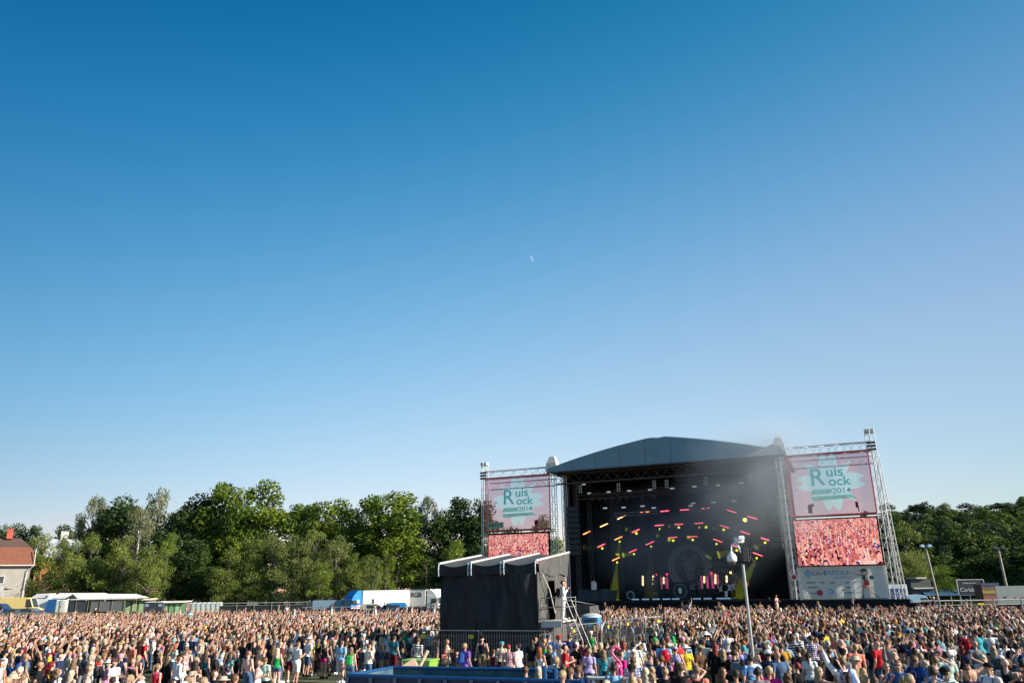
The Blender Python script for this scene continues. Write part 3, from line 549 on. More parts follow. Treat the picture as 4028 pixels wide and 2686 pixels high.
# smoke drifting out of the stage at the right
def smoke(name, c, r, dens, lb, sc_=.22, scol=(.82, .90, .95, 1)):
    m = bpy.data.materials.new(name); m.use_nodes = True; n = m.node_tree.nodes; l = m.node_tree.links; n.remove(n['Principled BSDF'])
    v = n.new('ShaderNodeVolumePrincipled'); v.inputs['Color'].default_value = scol; v.inputs['Anisotropy'].default_value = .2
    t = n.new('ShaderNodeTexCoord'); nz = n.new('ShaderNodeTexNoise'); nz.inputs['Scale'].default_value = sc_*6; nz.inputs['Detail'].default_value = 3; l.new(t.outputs['Object'], nz.inputs[0])
    ln = n.new('ShaderNodeVectorMath'); ln.operation = 'LENGTH'; l.new(t.outputs['Object'], ln.inputs[0])
    fo = n.new('ShaderNodeMapRange'); fo.inputs[1].default_value = .25; fo.inputs[2].default_value = .98; fo.inputs[3].default_value = 1; fo.inputs[4].default_value = 0; l.new(ln.outputs['Value'], fo.inputs[0])
    cr = n.new('ShaderNodeMapRange'); cr.inputs[1].default_value = .36; cr.inputs[2].default_value = .7; cr.inputs[3].default_value = .15; cr.inputs[4].default_value = 1.6; l.new(nz.outputs[0], cr.inputs[0])
    a = n.new('ShaderNodeMath'); a.operation = 'MULTIPLY'; l.new(fo.outputs[0], a.inputs[0]); l.new(cr.outputs[0], a.inputs[1]); b_ = n.new('ShaderNodeMath'); b_.operation = 'MULTIPLY'; b_.inputs[1].default_value = dens; l.new(a.outputs[0], b_.inputs[0]); l.new(b_.outputs[0], v.inputs['Density'])
    l.new(v.outputs[0], n['Material Output'].inputs['Volume'])
    b = MB(); b.ell((0, 0, 0), (1, 1, 1), 20, 14); o = b.build(name, m, loc=SW(*c), rot=(0, 0, SA)); o.scale = r; tag(o, lb, 'smoke', kind='stuff'); return o
smoke('stage_smoke', (23.0, -2.0, 14.0), (9.0, 5.0, 8.0), .20, 'pale smoke drifting across the upper right corner of the stage', scol=(.74, .89, 1, 1))
smoke('low_smoke', (14, 3.5, 9.0), (13, 5.5, 7.5), .20, 'thin bluish smoke hanging inside the stage', scol=(.5, .78, 1, 1))
smoke('high_smoke', (25.5, -1.5, 18.6), (6.5, 4, 3.6), .06, 'faint wisp of smoke rising over the right corner of the stage roof', scol=(.9, .95, 1, 1))
# ---------------------------------------------------------------- mixing tower
T0 = atY(1733, 2300, 43); T0.z = 0
def TW(x, y, z): return T0+SU*x+SV*y+Vector((0, 0, z))
blk_t = mat('black_tarpaulin', (.019, .025, .031), .5, var=.4, scale=.8, bump=.6, stretch=(2.2, 2.2, .4), spec=.16)
gauze = mat('grey_black_gauze', (.075, .075, .07), .8, var=.35, scale=2.5, bump=.4, stretch=(2, 2, .8))
roofb = mat('dark_roof_sheet', (.055, .06, .065), .8, var=.25, scale=1.5, bump=.3)
wal = mat('white_aluminium', (.52, .51, .48), .4, .1, var=.05)
tw = thing('mixing_tower', T0, SA, 'black tarpaulin mixing tower with white roof rails standing in the crowd', 'mixing tower')
TWD, TD = 5.52, 4.2
def folded(mb, p0, p1, z0, z1, n, m, amp, seed, nrm):
    for i in range(n+1):
        for j in range(m+1):
            t = i/n; zz = z0+(z1-z0)*j/m; p = Vector(p0)+(Vector(p1)-Vector(p0))*t
            d = amp*(noise.noise(Vector((t*9+seed, zz*.35, 0)))*1.4+.6*noise.noise(Vector((t*22+zz*.8, zz*.5, seed))))
            mb.v.append((p.x+nrm[0]*d, p.y+nrm[1]*d, zz))
    o = len(mb.v)-(n+1)*(m+1)
    for i in range(n):
        for j in range(m): a = o+i*(m+1)+j; mb.f.append((a, a+m+1, a+m+2, a+1)); mb.m.append(0); mb.sm.append(True)
b = MB(); folded(b, (0, 0, 0), (TWD, 0, 0), 0.02, 4.75, 60, 24, .26, 1, (0, -1)); b.build('rear_wall', blk_t, tw)
b = MB(); folded(b, (0, 0, 0), (0, TD, 0), 0.02, 5.0, 24, 14, .06, 2, (-1, 0)); b.build('left_wall', blk_t, tw)
# right wall with an open doorway at platform height
for (y0, y1, z0, z1, sd) in ((0, 1.55, .02, 4.75, 3), (1.55, 2.6, .02, 2.42, 4), (1.55, 2.6, 4.35, 4.75, 5), (2.6, TD, .02, 4.75, 6)):
    b = MB(); folded(b, (TWD, y0, 0), (TWD, y1, 0), z0, z1, 12, 14, .045, sd, (1, 0)); b.build('right_wall', gauze, tw)
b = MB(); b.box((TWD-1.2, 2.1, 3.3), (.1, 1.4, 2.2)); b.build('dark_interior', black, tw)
b = MB(); folded(b, (0, TD, 0), (TWD, TD, 0), 0.02, 5.3, 20, 8, .05, 8, (0, 1)); b.build('front_wall', blk_t, tw)
# valances
RX = [0.0, 1.83, 3.69, TWD]
for k in range(3):
    b = MB(); n = 14
    for i in range(n+1):
        t = i/n; x = RX[k]+(RX[k+1]-RX[k])*t; sag = .17*math.sin(PI*t)
        for zz, yy in ((5.28-sag, -.10), (5.0-sag*.5, -.13-.03*math.sin(t*9)), (4.68, -.08-.04*math.sin(t*14+k))): b.v.append((x, yy, zz))
    for i in range(n):
        for j in range(2): a = i*3+j; b.f.append((a, a+1, a+4, a+3)); b.m.append(0); b.sm.append(True)
    b.build('valance', blk_t, tw)
    b = MB(); n = 10; m_ = 8
    for i in range(n+1):
        for j in range(m_+1):
            t = i/n; s = j/m_; x = RX[k]+(RX[k+1]-RX[k])*t; b.v.append((x, -.12+5.1*s, 5.28+.57*s-.17*math.sin(PI*t)*(1-.5*s)+.02*noise.noise(Vector((x*2, s*4, 0)))))
    for i in range(n):
        for j in range(m_): a = i*(m_+1)+j; b.f.append((a, a+m_+1, a+m_+2, a+1)); b.m.append(0); b.sm.append(True)
    b.build('roof_sheet', roofb, tw)
for x in RX:
    b = MB(); b.bar((x, -.2, 5.30), (x, 5.05, 5.88), .065, n=8); b.build('roof_rail', wal, tw)
    b = MB()
    for dx in ((-.09, .09) if 0 < x < TWD else (0,)):
        b.tube([(x+dx, -.22, 5.30), (x+dx, -.27, 5.0), (x+dx, -.24, 4.66)], .032, 6)
    if 0 < x < TWD:
        for z_ in (4.8, 5.05, 5.2): b.bar((x-.09, -.26, z_), (x+.09, -.26, z_), .02)
    b.build('eave_bracket', mat('pale_blue_steel', (.45, .55, .62), .4, .3), tw)
# gauze gable at the front right under the overhang
b = MB(); n = 10
for i in range(n+1):
    t = i/n; y = .1+4.9*t
    b.v.append((TWD+.03, y, 5.25+.56*t)); b.v.append((TWD+.05+.03*math.sin(t*17), .25+4.3*t, 4.62+.08*math.sin(t*11)))
for i in range(n): b.f.append((i*2+1, i*2+3, i*2+2, i*2)); b.m.append(0); b.sm.append(True)
b.build('gable_sheet', gauze, tw)
b = MB(); b.tube([(TWD+.12, .35, 4.7), (TWD+.3, .9, 3.9), (TWD+.45, 1.25, 2.75)], .035, 6); b.build('brace', wal, tw)
# low front annexe with a grey lid
shp = atY(2222, 2330, 61); shp.z = 0
an = thing('cable_shelter', shp, SA, 'low grey tarpaulin shelter on the stage side of the mixing tower', 'shelter')
b = MB(); b.add([(0, 0, 0), (1.9, 0, 0), (1.9, 2.2, 0), (0, 2.2, 0), (0, 0, 3.1), (1.9, 0, 2.8), (1.9, 2.2, 2.65), (0, 2.2, 3.0)], [(4, 5, 6, 7)]); b.build('lid', mat('pale_grey_sheet', (.30, .29, .26), .6, var=.2, bump=.3), an)
b = MB()
for p0, p1, nn_, z1 in (((0, 0, 0), (1.9, 0, 0), (0, -1), 2.8), ((1.9, 0, 0), (1.9, 2.2, 0), (1, 0), 2.65), ((0, 2.2, 0), (1.9, 2.2, 0), (0, 1), 2.35)): folded(b, p0, p1, .02, z1, 14, 6, .05, 9, nn_)
b.build('side_sheet', gauze, an)
# scaffold platform with stair on the right side
gal = mat('galvanised_tube', (.28, .28, .27), .35, .4, var=.15)
sf = thing('scaffold_platform', TW(TWD+.12, .1, 0), SA, 'small steel scaffold platform with guard rails beside the mixing tower', 'scaffold')
b = MB(); X1, Y1 = 1.12, 2.1
for x in (0, X1):
    for y in (0, Y1): b.bar((x, y, 0), (x, y, 3.55 if x > 0 else 3.5), .028)
for z_ in (3.5, 3.05): 
    b.bar((0, 0, z_), (X1, 0, z_), .022); b.bar((X1, 0, z_), (X1, Y1, z_), .022); b.bar((0, Y1, z_), (X1, Y1, z_), .022)
for z_ in (.4, 1.3, 2.25):
    b.bar((0, 0, z_), (X1, 0, z_), .02); b.bar((X1, 0, z_), (X1, Y1, z_), .02)
b.bar((0, 0, .4), (X1, 0, 1.3), .018); b.bar((X1, 0, 1.3), (0, 0, 2.2), .018); b.build('frame', gal, sf)
b = MB(); b.box((X1/2, Y1/2, 2.38), (X1, Y1, .06)); b.box((X1/2, Y1, 2.28), (X1, .04, .2)); b.build('deck', mat('pale_deck', (.55, .53, .47), .6), sf)
b = MB(); b.box((.55, -.04, 2.27), (1.05, .03, .3)); b.build('toe_board', mat('grey_board', (.45, .47, .49), .6), sf)
b = MB()
for dx in (0, .8):
    b.bar((X1+.03+dx*0, .5+dx, 2.4), (X1+1.0, .5+dx, 0), .03); b.bar((X1+.03, .5+dx, 3.4), (X1+1.05, .5+dx, .95), .022); b.bar((X1+1.05, .5+dx, .95), (X1+1.0, .5+dx, 0), .022)
for k in range(9): b.box((X1+.08+k*.10, .9, 2.25-k*.25), (.2, .8, .03))
b.build('stair', gal, sf)
# ---------------------------------------------------------------- steel mesh fences
fgal = mat('fence_steel', (.22, .25, .27), .4, .4, var=.1)
yel = mat('yellow_notice', (.50, .42, .02), .6, var=.05)
def fence_panel(p, q, lb, group='wire fence panels', h=2.0, wires=True, sign=None, dark=None, base=True):
    p = Vector(p); q = Vector(q); ln = (q-p).length; rz_ = math.atan2(q.y-p.y, q.x-p.x)
    t = thing('wire_fence', p, rz_, lb, 'fence', group)
    b = MB(); b.tube([(0, 0, .08), (0, 0, h), (ln, 0, h), (ln, 0, .08)], .03, 6); b.bar((0, 0, .2), (ln, 0, .2), .02)
    if dark: b.bar((0, 0, h*.62), (ln, 0, h*.62), .02)
    b.build('frame', fgal, t)
    if wires:
        b = MB(); n = int(ln/.14)
        for i in range(1, n): b.bar((ln*i/n, 0, .2), (ln*i/n, 0, h), .0045, n=3, cap=False)
        for z_ in (.6, 1.0, 1.4, 1.75): b.bar((0, 0, z_), (ln, 0, z_), .004, n=3, cap=False)
        b.build('wire_mesh', fgal, t)
    if dark:
        b = MB(); nn = 10
        for i in range(nn+1):
            for z_ in (.1, h-.06): b.v.append((ln*i/nn, .04+.03*math.sin(i*1.7+z_), z_))
        for i in range(nn): b.f.append((2*i, 2*i+2, 2*i+3, 2*i+1)); b.m.append(0); b.sm.append(True)
        b.build('shade_cloth', dark, t)
    for s_ in (sign or []):
        b = MB(); b.box((s_, -.05, h-.28), (.30, .02, .18)); b.build('notice', yel, t)
    if base:
        b = MB()
        for x in (0, ln): b.box((x, 0, .06), (.24, .6, .12), bev=.02)
        b.build('foot_block', mat('concrete_block', (.35, .34, .32), .9), t)
    return t
fp = [TW(-.9, -.75, 0), TW(2.6, -.78, 0), TW(2.75, -.78, 0), TW(6.15, -.8, 0)]
fence_panel(fp[0], fp[1], 'wire fence panel with two yellow notices before the black mixing tower, left one', sign=[.35, 3.1]); fence_panel(fp[2], fp[3], 'wire fence panel before the black mixing tower, right one beside the post gap', sign=[])
f1 = atZ(2165, 2466, 2.0); f1.z = 0; f2 = atZ(2347, 2449, 2.0); f2.z = 0; fence_panel(f1, f2, 'sunlit wire fence panel in front of the scaffold stair and the blue toilet', sign=[1.2*2])
f1 = atZ(2040, 2473, 2.0); f1.z = 0; f2 = atZ(2350, 2453, 1.85); f2.z = 0
for i, (xa, ya, xb, yb) in enumerate(((2362, 2448, 2436, 2438), (2438, 2438, 2534, 2427), (2536, 2427, 2600, 2424))):
    f1 = atZ(xa, ya, 2.0); f1.z = 0; f2 = atZ(xb, yb, 2.0); f2.z = 0
    fence_panel(f1, f2, 'wire fence panel right of the blue toilet, %s towards the stage' % ORD[i], sign=[1.2])
# fences at the far side of the field, left of the trucks
shade = mat('green_black_shade_cloth', (.035, .045, .045), .9, var=.2)
def far_fence(name, p, q, n, h, lb, dark, rail=True):
    p = Vector(p); q = Vector(q); ln = (q-p).length; rz_ = math.atan2(q.y-p.y, q.x-p.x); t = thing('fence', p, rz_, lb, 'fence')
    for i in range(n+1):
        b = MB(); b.bar((ln*i/n, 0, 0), (ln*i/n, 0, h+.15), .07); b.build('post', fgal, t)
    b = MB(); b.bar((0, 0, h), (ln, 0, h), .06); b.bar((0, 0, h*.8), (ln, 0, h*.8), .03); b.build('rail', mat('pale_rail', (.55, .55, .52), .5, .2), t)
    b = MB(); b.box((ln/2, .05, h*.4), (ln, .03, h*.78)); b.build('cloth', dark, t); return t
pa = atZ(870, 2381, 2.6); pa.z = 0; pb = atZ(1195, 2378, 2.6); pb.z = 0
def gp(px, Y): p = atY(px, 2330, Y); p.z = bank_h(p.x, p.y); return p
far_fence('fence', gp(868, 150), gp(1210, 148), 5, 2.2, 'long dark clothed fence with a pale rail between the toilets and the trucks', shade)
far_fence('fence', gp(1195, 136), gp(1740, 128), 7, 1.5, 'low dark fence in front of the parked trucks', shade)
far_fence('fence', gp(3478, 82), gp(4120, 80), 6, 2.1, 'black clothed fence with yellow notices along the right edge of the field', mat('black_shade_cloth', (.022, .026, .03), .8, var=.2))
# ---------------------------------------------------------------- portable toilets
def toilet(loc, rz_, lb, body, roof, group, door=None, sticker=True):
    t = thing('portable_toilet', loc, rz_, lb, 'portable toilet', group)
    b = MB(); b.box((0, 0, 1.08), (1.08, 1.08, 2.06), bev=.04)
    for s in (-1, 1):
        for k in range(3): b.box((s*.545, -.3+.3*k, 1.1), (.02, .16, 1.7))
    b.build('cabin', body, t)
    b = MB(); b.box((0, 0, .03), (1.14, 1.14, .06)); b.build('base', greyp, t)
    b = MB(); vs = []; nn = 9
    for i in range(nn):
        a = PI*i/(nn-1); vs += [(-.60*math.cos(a), y, 2.08+.24*math.sin(a)**.8) for y in (-.6, -.42, .42, .6)]
    for k in range(len(vs)):
        if k % 4 in (0, 3): vs[k] = (vs[k][0]*.96, vs[k][1], 2.08+(vs[k][2]-2.08)*.55)
    b.add(vs, [(i*4+j, i*4+j+1, (i+1)*4+j+1, (i+1)*4+j) for i in range(nn-1) for j in range(3)]+[tuple(i*4 for i in range(nn)), tuple(i*4+3 for i in range(nn-1, -1, -1))], 0, True)
    b.build('roof', roof, t)
    b = MB(); b.box((.02, -.56, 1.02), (.74, .03, 1.86), bev=.05); d = b.build('door', door or body, t)
    b = MB(); b.box((-.28, -.59, 1.05), (.06, .03, .14)); b.build('latch', black, d)
    if sticker:
        b = MB(); b.box((.02, -.585, 1.62), (.24, .015, .24)); b.build('sticker', mat('light_blue_sticker', (.10, .50, .75), .5), t)
    return t
bl_p = mat('bright_blue_plastic', (.05, .30, .62), .4, var=.05); wh_t = mat('translucent_white_roof', (.72, .75, .76), .4, var=.04, transl=.3); dg_p = mat('dark_blue_grey_plastic', (.07, .10, .13), .5)
gp_ = atZ(2326, 2412, 2.3); gp_.z = 0
toilet(gp_, SA+.12, 'single blue portable toilet with a white roof right of the mixing tower', bl_p, wh_t, 'portable toilets', door=dg_p)
gr_p = mat('pale_grey_plastic', (.50, .51, .47), .5, var=.04)
for i in range(7):
    p = gp(752+i*19.2, 163); toilet(p, .15, 'pale grey portable toilet, %s from the left in the row by the dark fence' % ORD[i], gr_p, wh_t, 'row of grey toilets')
for i in range(3):
    p = gp(215+i*22, 155); toilet(p, .15, 'grey toilet with blue sticker, %s of three beside the blue wall' % ORD[i], gr_p, wh_t, 'grey toilets by the marquee')
for i in range(6):
    p = gp(286+i*21.5+(10 if i > 2 else 0), 163); toilet(p, .15, 'grey toilet top with a blue sticker, %s from the left behind the marquee screens' % ORD[i], gr_p, wh_t, 'grey toilets behind the marquee')
for i in range(4):
    p = gp(628+i*26, 172); toilet(p, .15, 'white roofed toilet, %s of four behind the dark cabin' % ORD[i], gr_p, wh_t, 'toilets behind the dark cabin')
# toilet blocks with green doors
brn = mat('brown_grey_panel', (.17, .13, .11), .7); gdr = mat('sage_green_door', (.30, .50, .28), .6, var=.05); gdr2 = mat('deep_green_door', (.10, .36, .13), .6, var=.05); crm = mat('cream_roof', (.80, .78, .68), .5, var=.04)
def cabin_block(px0, px1, Y, ndoor, lb, doors, rz_=.08):
    p = gp(px0, Y); q = gp(px1, Y); ln = (q-p).length; t = thing('toilet_block', p, rz_, lb, 'toilet block')
    b = MB(); b.box((ln/2, 1.3, 1.3), (ln, 2.4, 2.4)); b.build('wall', brn, t)
    b = MB(); b.box((ln/2, 1.1, 2.62), (ln+.5, 3.2, .16)); b.box((ln/2, -.5, 2.55), (ln+.5, .08, .34)); b.build('roof', crm, t)
    for i in range(ndoor):
        x = ln*(i+.5)/ndoor; b = MB(); b.box((x, .06, 1.15), (ln/ndoor*.62, .06, 2.1)); b.build('door', doors[i % len(doors)], t)
    return t
cabin_block(470, 595, 160, 5, 'brown toilet block with five sage green doors under a cream roof', [gdr])
cabin_block(645, 735, 158, 4, 'brown toilet block with bright and deep green doors right of the dark cabin', [gdr, gdr2, gdr, gdr2])
p = gp(578, 157); t = thing('dark_cabin', p, -.05, 'dark grey cabin wall with two pale notices between the two toilet blocks', 'cabin')
b = MB(); b.box((1.7, 1, 1.25), (3.4, 2, 2.5)); b.build('wall', mat('dark_blue_grey_panel', (.045, .055, .07), .7), t)
for x in (.3, 2.9): b = MB(); b.box((x, -.03, 2.0), (.6, .04, .5)); b.build('notice', mat('pale_blue_notice', (.30, .42, .55), .6), t)
b = MB(); b.box((1.7, 1, 2.56), (3.6, 2.2, .12)); b.build('roof', crm, t)
# marquee and screens
p = gp(205, 158); t = thing('marquee', p, -.03, 'long white marquee roof over dark and grey screens behind the crowd', 'marquee')
LN = 17.6; b = MB()
b.add([(0, 0, 2.75), (11, 0, 2.6), (9, 2.5, 3.45), (0, 2.5, 3.55), (0, 5, 2.9), (11, 5, 2.7)], [(0, 1, 2, 3), (3, 2, 5, 4), (1, 5, 2)]); b.box((5.5, -.03, 2.62), (11, .06, .26)); b.build('roof_left', mat('white_pvc', (.80, .79, .74), .5, var=.03), t)
b = MB(); b.add([(4.7, -1.2, 2.45), (LN, -1.2, 2.35), (LN-1.6, 1.3, 3.15), (5.8, 1.3, 3.3), (4.7, 3.6, 2.5), (LN, 3.6, 2.4)], [(0, 1, 2, 3), (3, 2, 5, 4), (1, 5, 2)]); b.box((11.1, -1.24, 2.32), (13, .06, .2)); b.build('roof_right', _mats['white_pvc'], t)
b = MB(); b.add([(3.4, -1.3, 2.45), (6.0, -1.3, 2.45), (4.9, -1.15, 3.3)], [(0, 1, 2)]); b.build('dark_gable', mat('dark_gable', (.04, .035, .03), .8), t)
for i in range(7):
    x = 3.4+i*2.35; b = MB(); b.bar((x, -1.1, 0), (x, -1.1, 2.4), .05); b.build('pole', mat('brown_pole', (.2, .15, .11), .7), t)
for x0_, x1_, c_ in ((3.5, 7.8, 'dark_blue_grey_panel'), (8.6, 15.4, 'mid_grey_cloth')):
    mm_ = _mats.get(c_) or mat(c_, (.16, .16, .165), .8, var=.15)
    b = MB(); b.box(((x0_+x1_)/2, -1.0, .95), (x1_-x0_, .05, 1.9)); b.build('screen', mm_, t)
p = gp(183, 152); t = thing('blue_wall', p, -.02, 'bright blue panel wall beside the grey toilets and the motorhome', 'panel wall')
b = MB(); b.add([(0, 0, 0), (2.0, 0, 0), (2.0, 0, 2.4), (.6, 0, 2.4)], [(0, 1, 2, 3)]); b.box((1.35, .12, 1.2), (1.5, .1, 2.4)); b.build('panel', mat('royal_blue_panel', (.02, .11, .30), .6), t)
# ---------------------------------------------------------------- vehicles
glass = mat('dark_window_glass', (.03, .045, .055), .08, var=.1, spec=.8); tyre = mat('tyre_rubber', (.015, .015, .016), .8); rim = mat('wheel_rim', (.4, .4, .42), .35, .6); lampm = mat('headlamp_glass', (.65, .66, .62), .15); tailm = mat('tail_lamp', (.4, .02, .02), .3)
def wheels(t, xs_, hw, r=.42, w=.25):
    for x in xs_:
        for s in (-1, 1):
            b = MB(); b.bar((x, s*hw-w/2*s, r), (x, s*hw+w/2*s*.2, r), r, n=16); o = b.build('wheel', tyre, t)
            b = MB(); b.bar((x, s*(hw+.045), r), (x, s*(hw+.06), r), r*.6, n=12); b.build('rim', rim, o)
def side_prism(prof, w, mats_name, t, name='body', inset=.06):
    """prof in (x,z); body with rounded shoulders, extruded along y"""
    b = MB(); n = len(prof); cx = sum(p[0] for p in prof)/n; cz = sum(p[1] for p in prof)/n; vs = []
    for y, k in ((-w/2+.0, 1-inset), (-w/2+.09, 1), (w/2-.09, 1), (w/2, 1-inset)): vs += [(cx+(x-cx)*(1-(1-k)*.35), y, cz+(z_-cz)*k if z_ > cz else z_) for x, z_ in prof]
    fs = [tuple(range(n)), tuple(3*n+i for i in range(n-1, -1, -1))]+[(k*n+(i+1) % n, k*n+i, (k+1)*n+i, (k+1)*n+(i+1) % n) for k in range(3) for i in range(n)]
    b.add(vs, fs); return b.build(name, mats_name, t)
def van(loc, rz_, paint, lb, L_=5.4, H=2.3, Wd=2.0, cat='van', bonnet=1.1, side_glass=1, group=None):
    t = thing(cat.replace(' ', '_') if cat != 'van' else 'parked_van', loc, rz_, lb, cat, group); h = L_/2
    side_prism([(-h, .35), (h, .35), (h+.02, .95), (h-bonnet*.85, 1.2), (h-bonnet-.55, H-.12), (h-bonnet-1.0, H), (-h+.12, H), (-h, H-.15)], Wd, paint, t)
    for s in (-1, 1):
        b = MB(); y = s*(Wd/2+.004); pts = [(h-bonnet*.95, 1.25), (h-bonnet-.55, H-.3), (h-bonnet-1.25, H-.3), (h-bonnet-1.25, 1.25)]
        b.add([(x, y, z_) for x, z_ in (pts if s < 0 else pts[::-1])], [(3, 2, 1, 0)]); b.build('side_window', glass, t)
        if side_glass:
            b = MB(); b.box((-h*.25, s*(Wd/2), 1.55), (L_*.34, .02, .5), bev=.009); b.build('side_window', glass, t)
        b = MB(); b.box((h-.02, s*(Wd/2-.25), .82), (.08, .3, .2), bev=.03); b.build('headlight', lampm, t)
        b = MB(); b.box((-h-.005, s*(Wd/2-.12), 1.1), (.03, .14, .4)); b.build('tail_light', tailm, t)
        b = MB(); b.box((h-bonnet-.35, s*(Wd/2+.14), 1.35), (.12, .16, .26), bev=.03); b.build('mirror', black, t)
    b = MB(); x0_, z0_, x1_, z1_ = h-bonnet*.85+.015, 1.22, h-bonnet-.55+.02, H-.15; b.quad((x0_, -Wd/2+.2, z0_), (x0_, Wd/2-.2, z0_), (x1_, Wd/2-.25, z1_), (x1_, -Wd/2+.25, z1_)); b.build('windscreen', glass, t)
    b = MB(); b.box((h+.02, 0, .5), (.12, Wd*.92, .22), bev=.04); b.box((-h-.02, 0, .5), (.1, Wd*.9, .2), bev=.03); b.build('bumper', mat('bumper_plastic', (.05, .05, .055), .6), t)
    wheels(t, (h-.95, -h+.95), Wd/2-.04, .36); return t
def car(loc, rz_, paint, lb, cat='car'):
    t = thing('parked_car', loc, rz_, lb, cat); side_prism([(-2.1, .35), (2.1, .35), (2.15, .75), (1.2, .95), (-1.85, .98), (-2.15, .8)], 1.75, paint, t)
    side_prism([(-1.8, .95), (1.25, .95), (.35, 1.44), (-1.2, 1.45)], 1.5, glass, t, 'window_band'); b = MB(); b.box((-.42, 0, 1.46), (1.5, 1.3, .05), bev=.02); b.build('roof', paint, t)
    for s in (-1, 1):
        b = MB(); b.box((2.08, s*.6, .72), (.1, .34, .15), bev=.03); b.build('headlight', lampm, t); b = MB(); b.box((-2.1, s*.62, .78), (.06, .28, .16)); b.build('tail_light', tailm, t)
    wheels(t, (1.3, -1.3), .84, .32, .2); return t
def lorry(loc, rz_, box_m, cab_m, Lb, Hb, lb, text=None, blue=False, door=False):
    """box body behind a tall cab; the cab looks along +x"""
    t = thing('parked_lorry', loc, rz_, lb, 'lorry')
    b = MB(); b.box((-Lb/2, 0, (1.05+Hb)/2), (Lb, 2.5, Hb-1.05), bev=.04); bx = b.build('box_body', box_m, t)
    b = MB(); b.box((-Lb/2+.6, 0, .95), (Lb+1.2, .9, .2)); b.box((-Lb*.45, 0, .7), (2.2, 2.3, .5)); b.build('chassis', mat('chassis_black', (.02, .02, .022), .7), t)
    b = MB()
    for s in (-1, 1): b.box((-Lb/2, s*1.26, Hb-.06), (Lb, .03, .12)); b.box((-Lb/2, s*1.26, 1.1), (Lb, .03, .1))
    b.build('edge_trim', mat('grey_trim', (.35, .36, .36), .5), bx)
    side_prism([(.25, .55), (2.35, .55), (2.4, 1.5), (2.15, 2.75), (1.9, 3.0), (.25, 3.05)], 2.45, cab_m, t, 'cab')
    side_prism([(.25, 3.0), (2.0, 3.0), (1.7, 3.35), (1.0, Hb-.02), (.25, Hb)], 2.3, cab_m, t, 'roof_spoiler')
    b = MB(); b.quad((2.43, -1.05, 1.6), (2.43, 1.05, 1.6), (2.2, 1.0, 2.65), (2.2, -1.0, 2.65)); b.build('windscreen', glass, t)
    for s in (-1, 1):
        b = MB(); b.box((1.55, s*1.235, 2.1), (.95, .02, .75), bev=.009); b.build('side_window', glass, t)
        b = MB(); b.box((2.25, s*1.42, 2.15), (.14, .22, .6), bev=.04); b.build('mirror', black, t)
        b = MB(); b.box((2.4, s*.92, .85), (.1, .4, .22), bev=.03); b.build('headlight', lampm, t)
    b = MB(); b.box((2.42, 0, 1.15), (.05, 1.6, .45)); b.build('grille', black, t)
    wheels(t, (1.5, -Lb*.55, -Lb*.75), 1.1, .5, .35)
    if text:
        for s in (-1, 1): text_mesh('lettering', text, 1.15, mat('black_print', (.01, .01, .01), .6), t, (-1.75, s*1.27, 3.1), rot=(PI/2, 0, 0 if s < 0 else PI), bold=.03, sx=.9)
    if door:
        b = MB(); b.tube([(-Lb*.78, -1.28, 1.3), (-Lb*.78, -1.28, 3.4), (-Lb*.6, -1.28, 3.4)], .03, 4); b.build('door_outline', mat('dark_seal', (.05, .05, .05), .7), t)
    return t
wht = mat('white_truck_paint', (.80, .79, .75), .4, var=.03); wht2 = mat('off_white_truck_paint', (.62, .63, .60), .4, var=.03); blp = mat('bright_blue_paint', (.03, .22, .55), .3, var=.06); dbp = mat('dark_blue_paint', (.02, .05, .16), .3)
# blue lorry: cab towards the left of the picture, long white side lit by the sun
pL = gp(1412, 138)
tl = lorry(pL, PI+.8, wht, blp, 9.9, 4.05, 'blue cab lorry with a long blank white box body, parked by the trees')
b = MB(); b.add([(.3, 1.24, .9), (2.3, 1.24, 1.1), (2.2, 1.24, 1.35), (.3, 1.24, 1.8)], [(0, 1, 2, 3)]); b.build('swoosh_print', mat('pink_white_print', (.75, .45, .5), .5), tl)
b = MB(); b.ell((.95, 1.25, 2.3), (.3, .02, .3), 14, 6); b.build('round_emblem', mat('pale_emblem', (.6, .65, .8), .5), tl)
lorry(gp(1682, 147), -.2, wht2, wht2, 6.5, 4.0, 'white box lorry with black letters RGB on its side, beside the mixing tower', text='RGB', door=True)
lorry(gp(1708, 154), -.55, wht, wht, 5.5, 4.1, 'white lorry half hidden behind the RGB lorry and the mixing tower')
p = gp(1222, 138); t = thing('trailer', p, .03, 'low grey-blue trailer box standing left of the blue lorry', 'trailer')
b = MB(); b.box((4.2, 1.2, 1.65), (7.6, 2.4, 1.75), bev=.04); b.build('body', mat('grey_blue_panel', (.19, .30, .38), .6, var=.06), t); b = MB(); b.box((9.3, 1.2, 1.75), (3.0, 2.3, 1.8)); b.build('open_end', mat('dark_grey_panel', (.10, .11, .10), .8), t)  # end box in a darker grey than the body
b = MB(); b.add([(-1.6, 0, .5), (.4, 0, .7), (.4, 0, 2.4), (-.2, 0, 2.3)], [(0, 1, 2, 3)]); b.box((4.2, 1.2, .62), (8, 2.2, .3)); b.build('drawbar', mat('dark_blue_grey_panel', (.045, .055, .07), .7), t); wheels(t, (3.2, 5.0), 1.2, .4)
van(gp(1480, 131), .05, mat('silver_paint', (.45, .46, .45), .35, .2), 'silver van parked in front of the white lorry body', L_=4.6, H=2.0)
van(gp(1540, 129), PI+.1, blp, 'bright blue van with dark windows in front of the lorries', L_=4.6, H=2.15)
car(gp(1610, 127), .1, mat('grey_car_paint', (.25, .26, .27), .35, .2), 'low grey car parked in front of the RGB lorry')
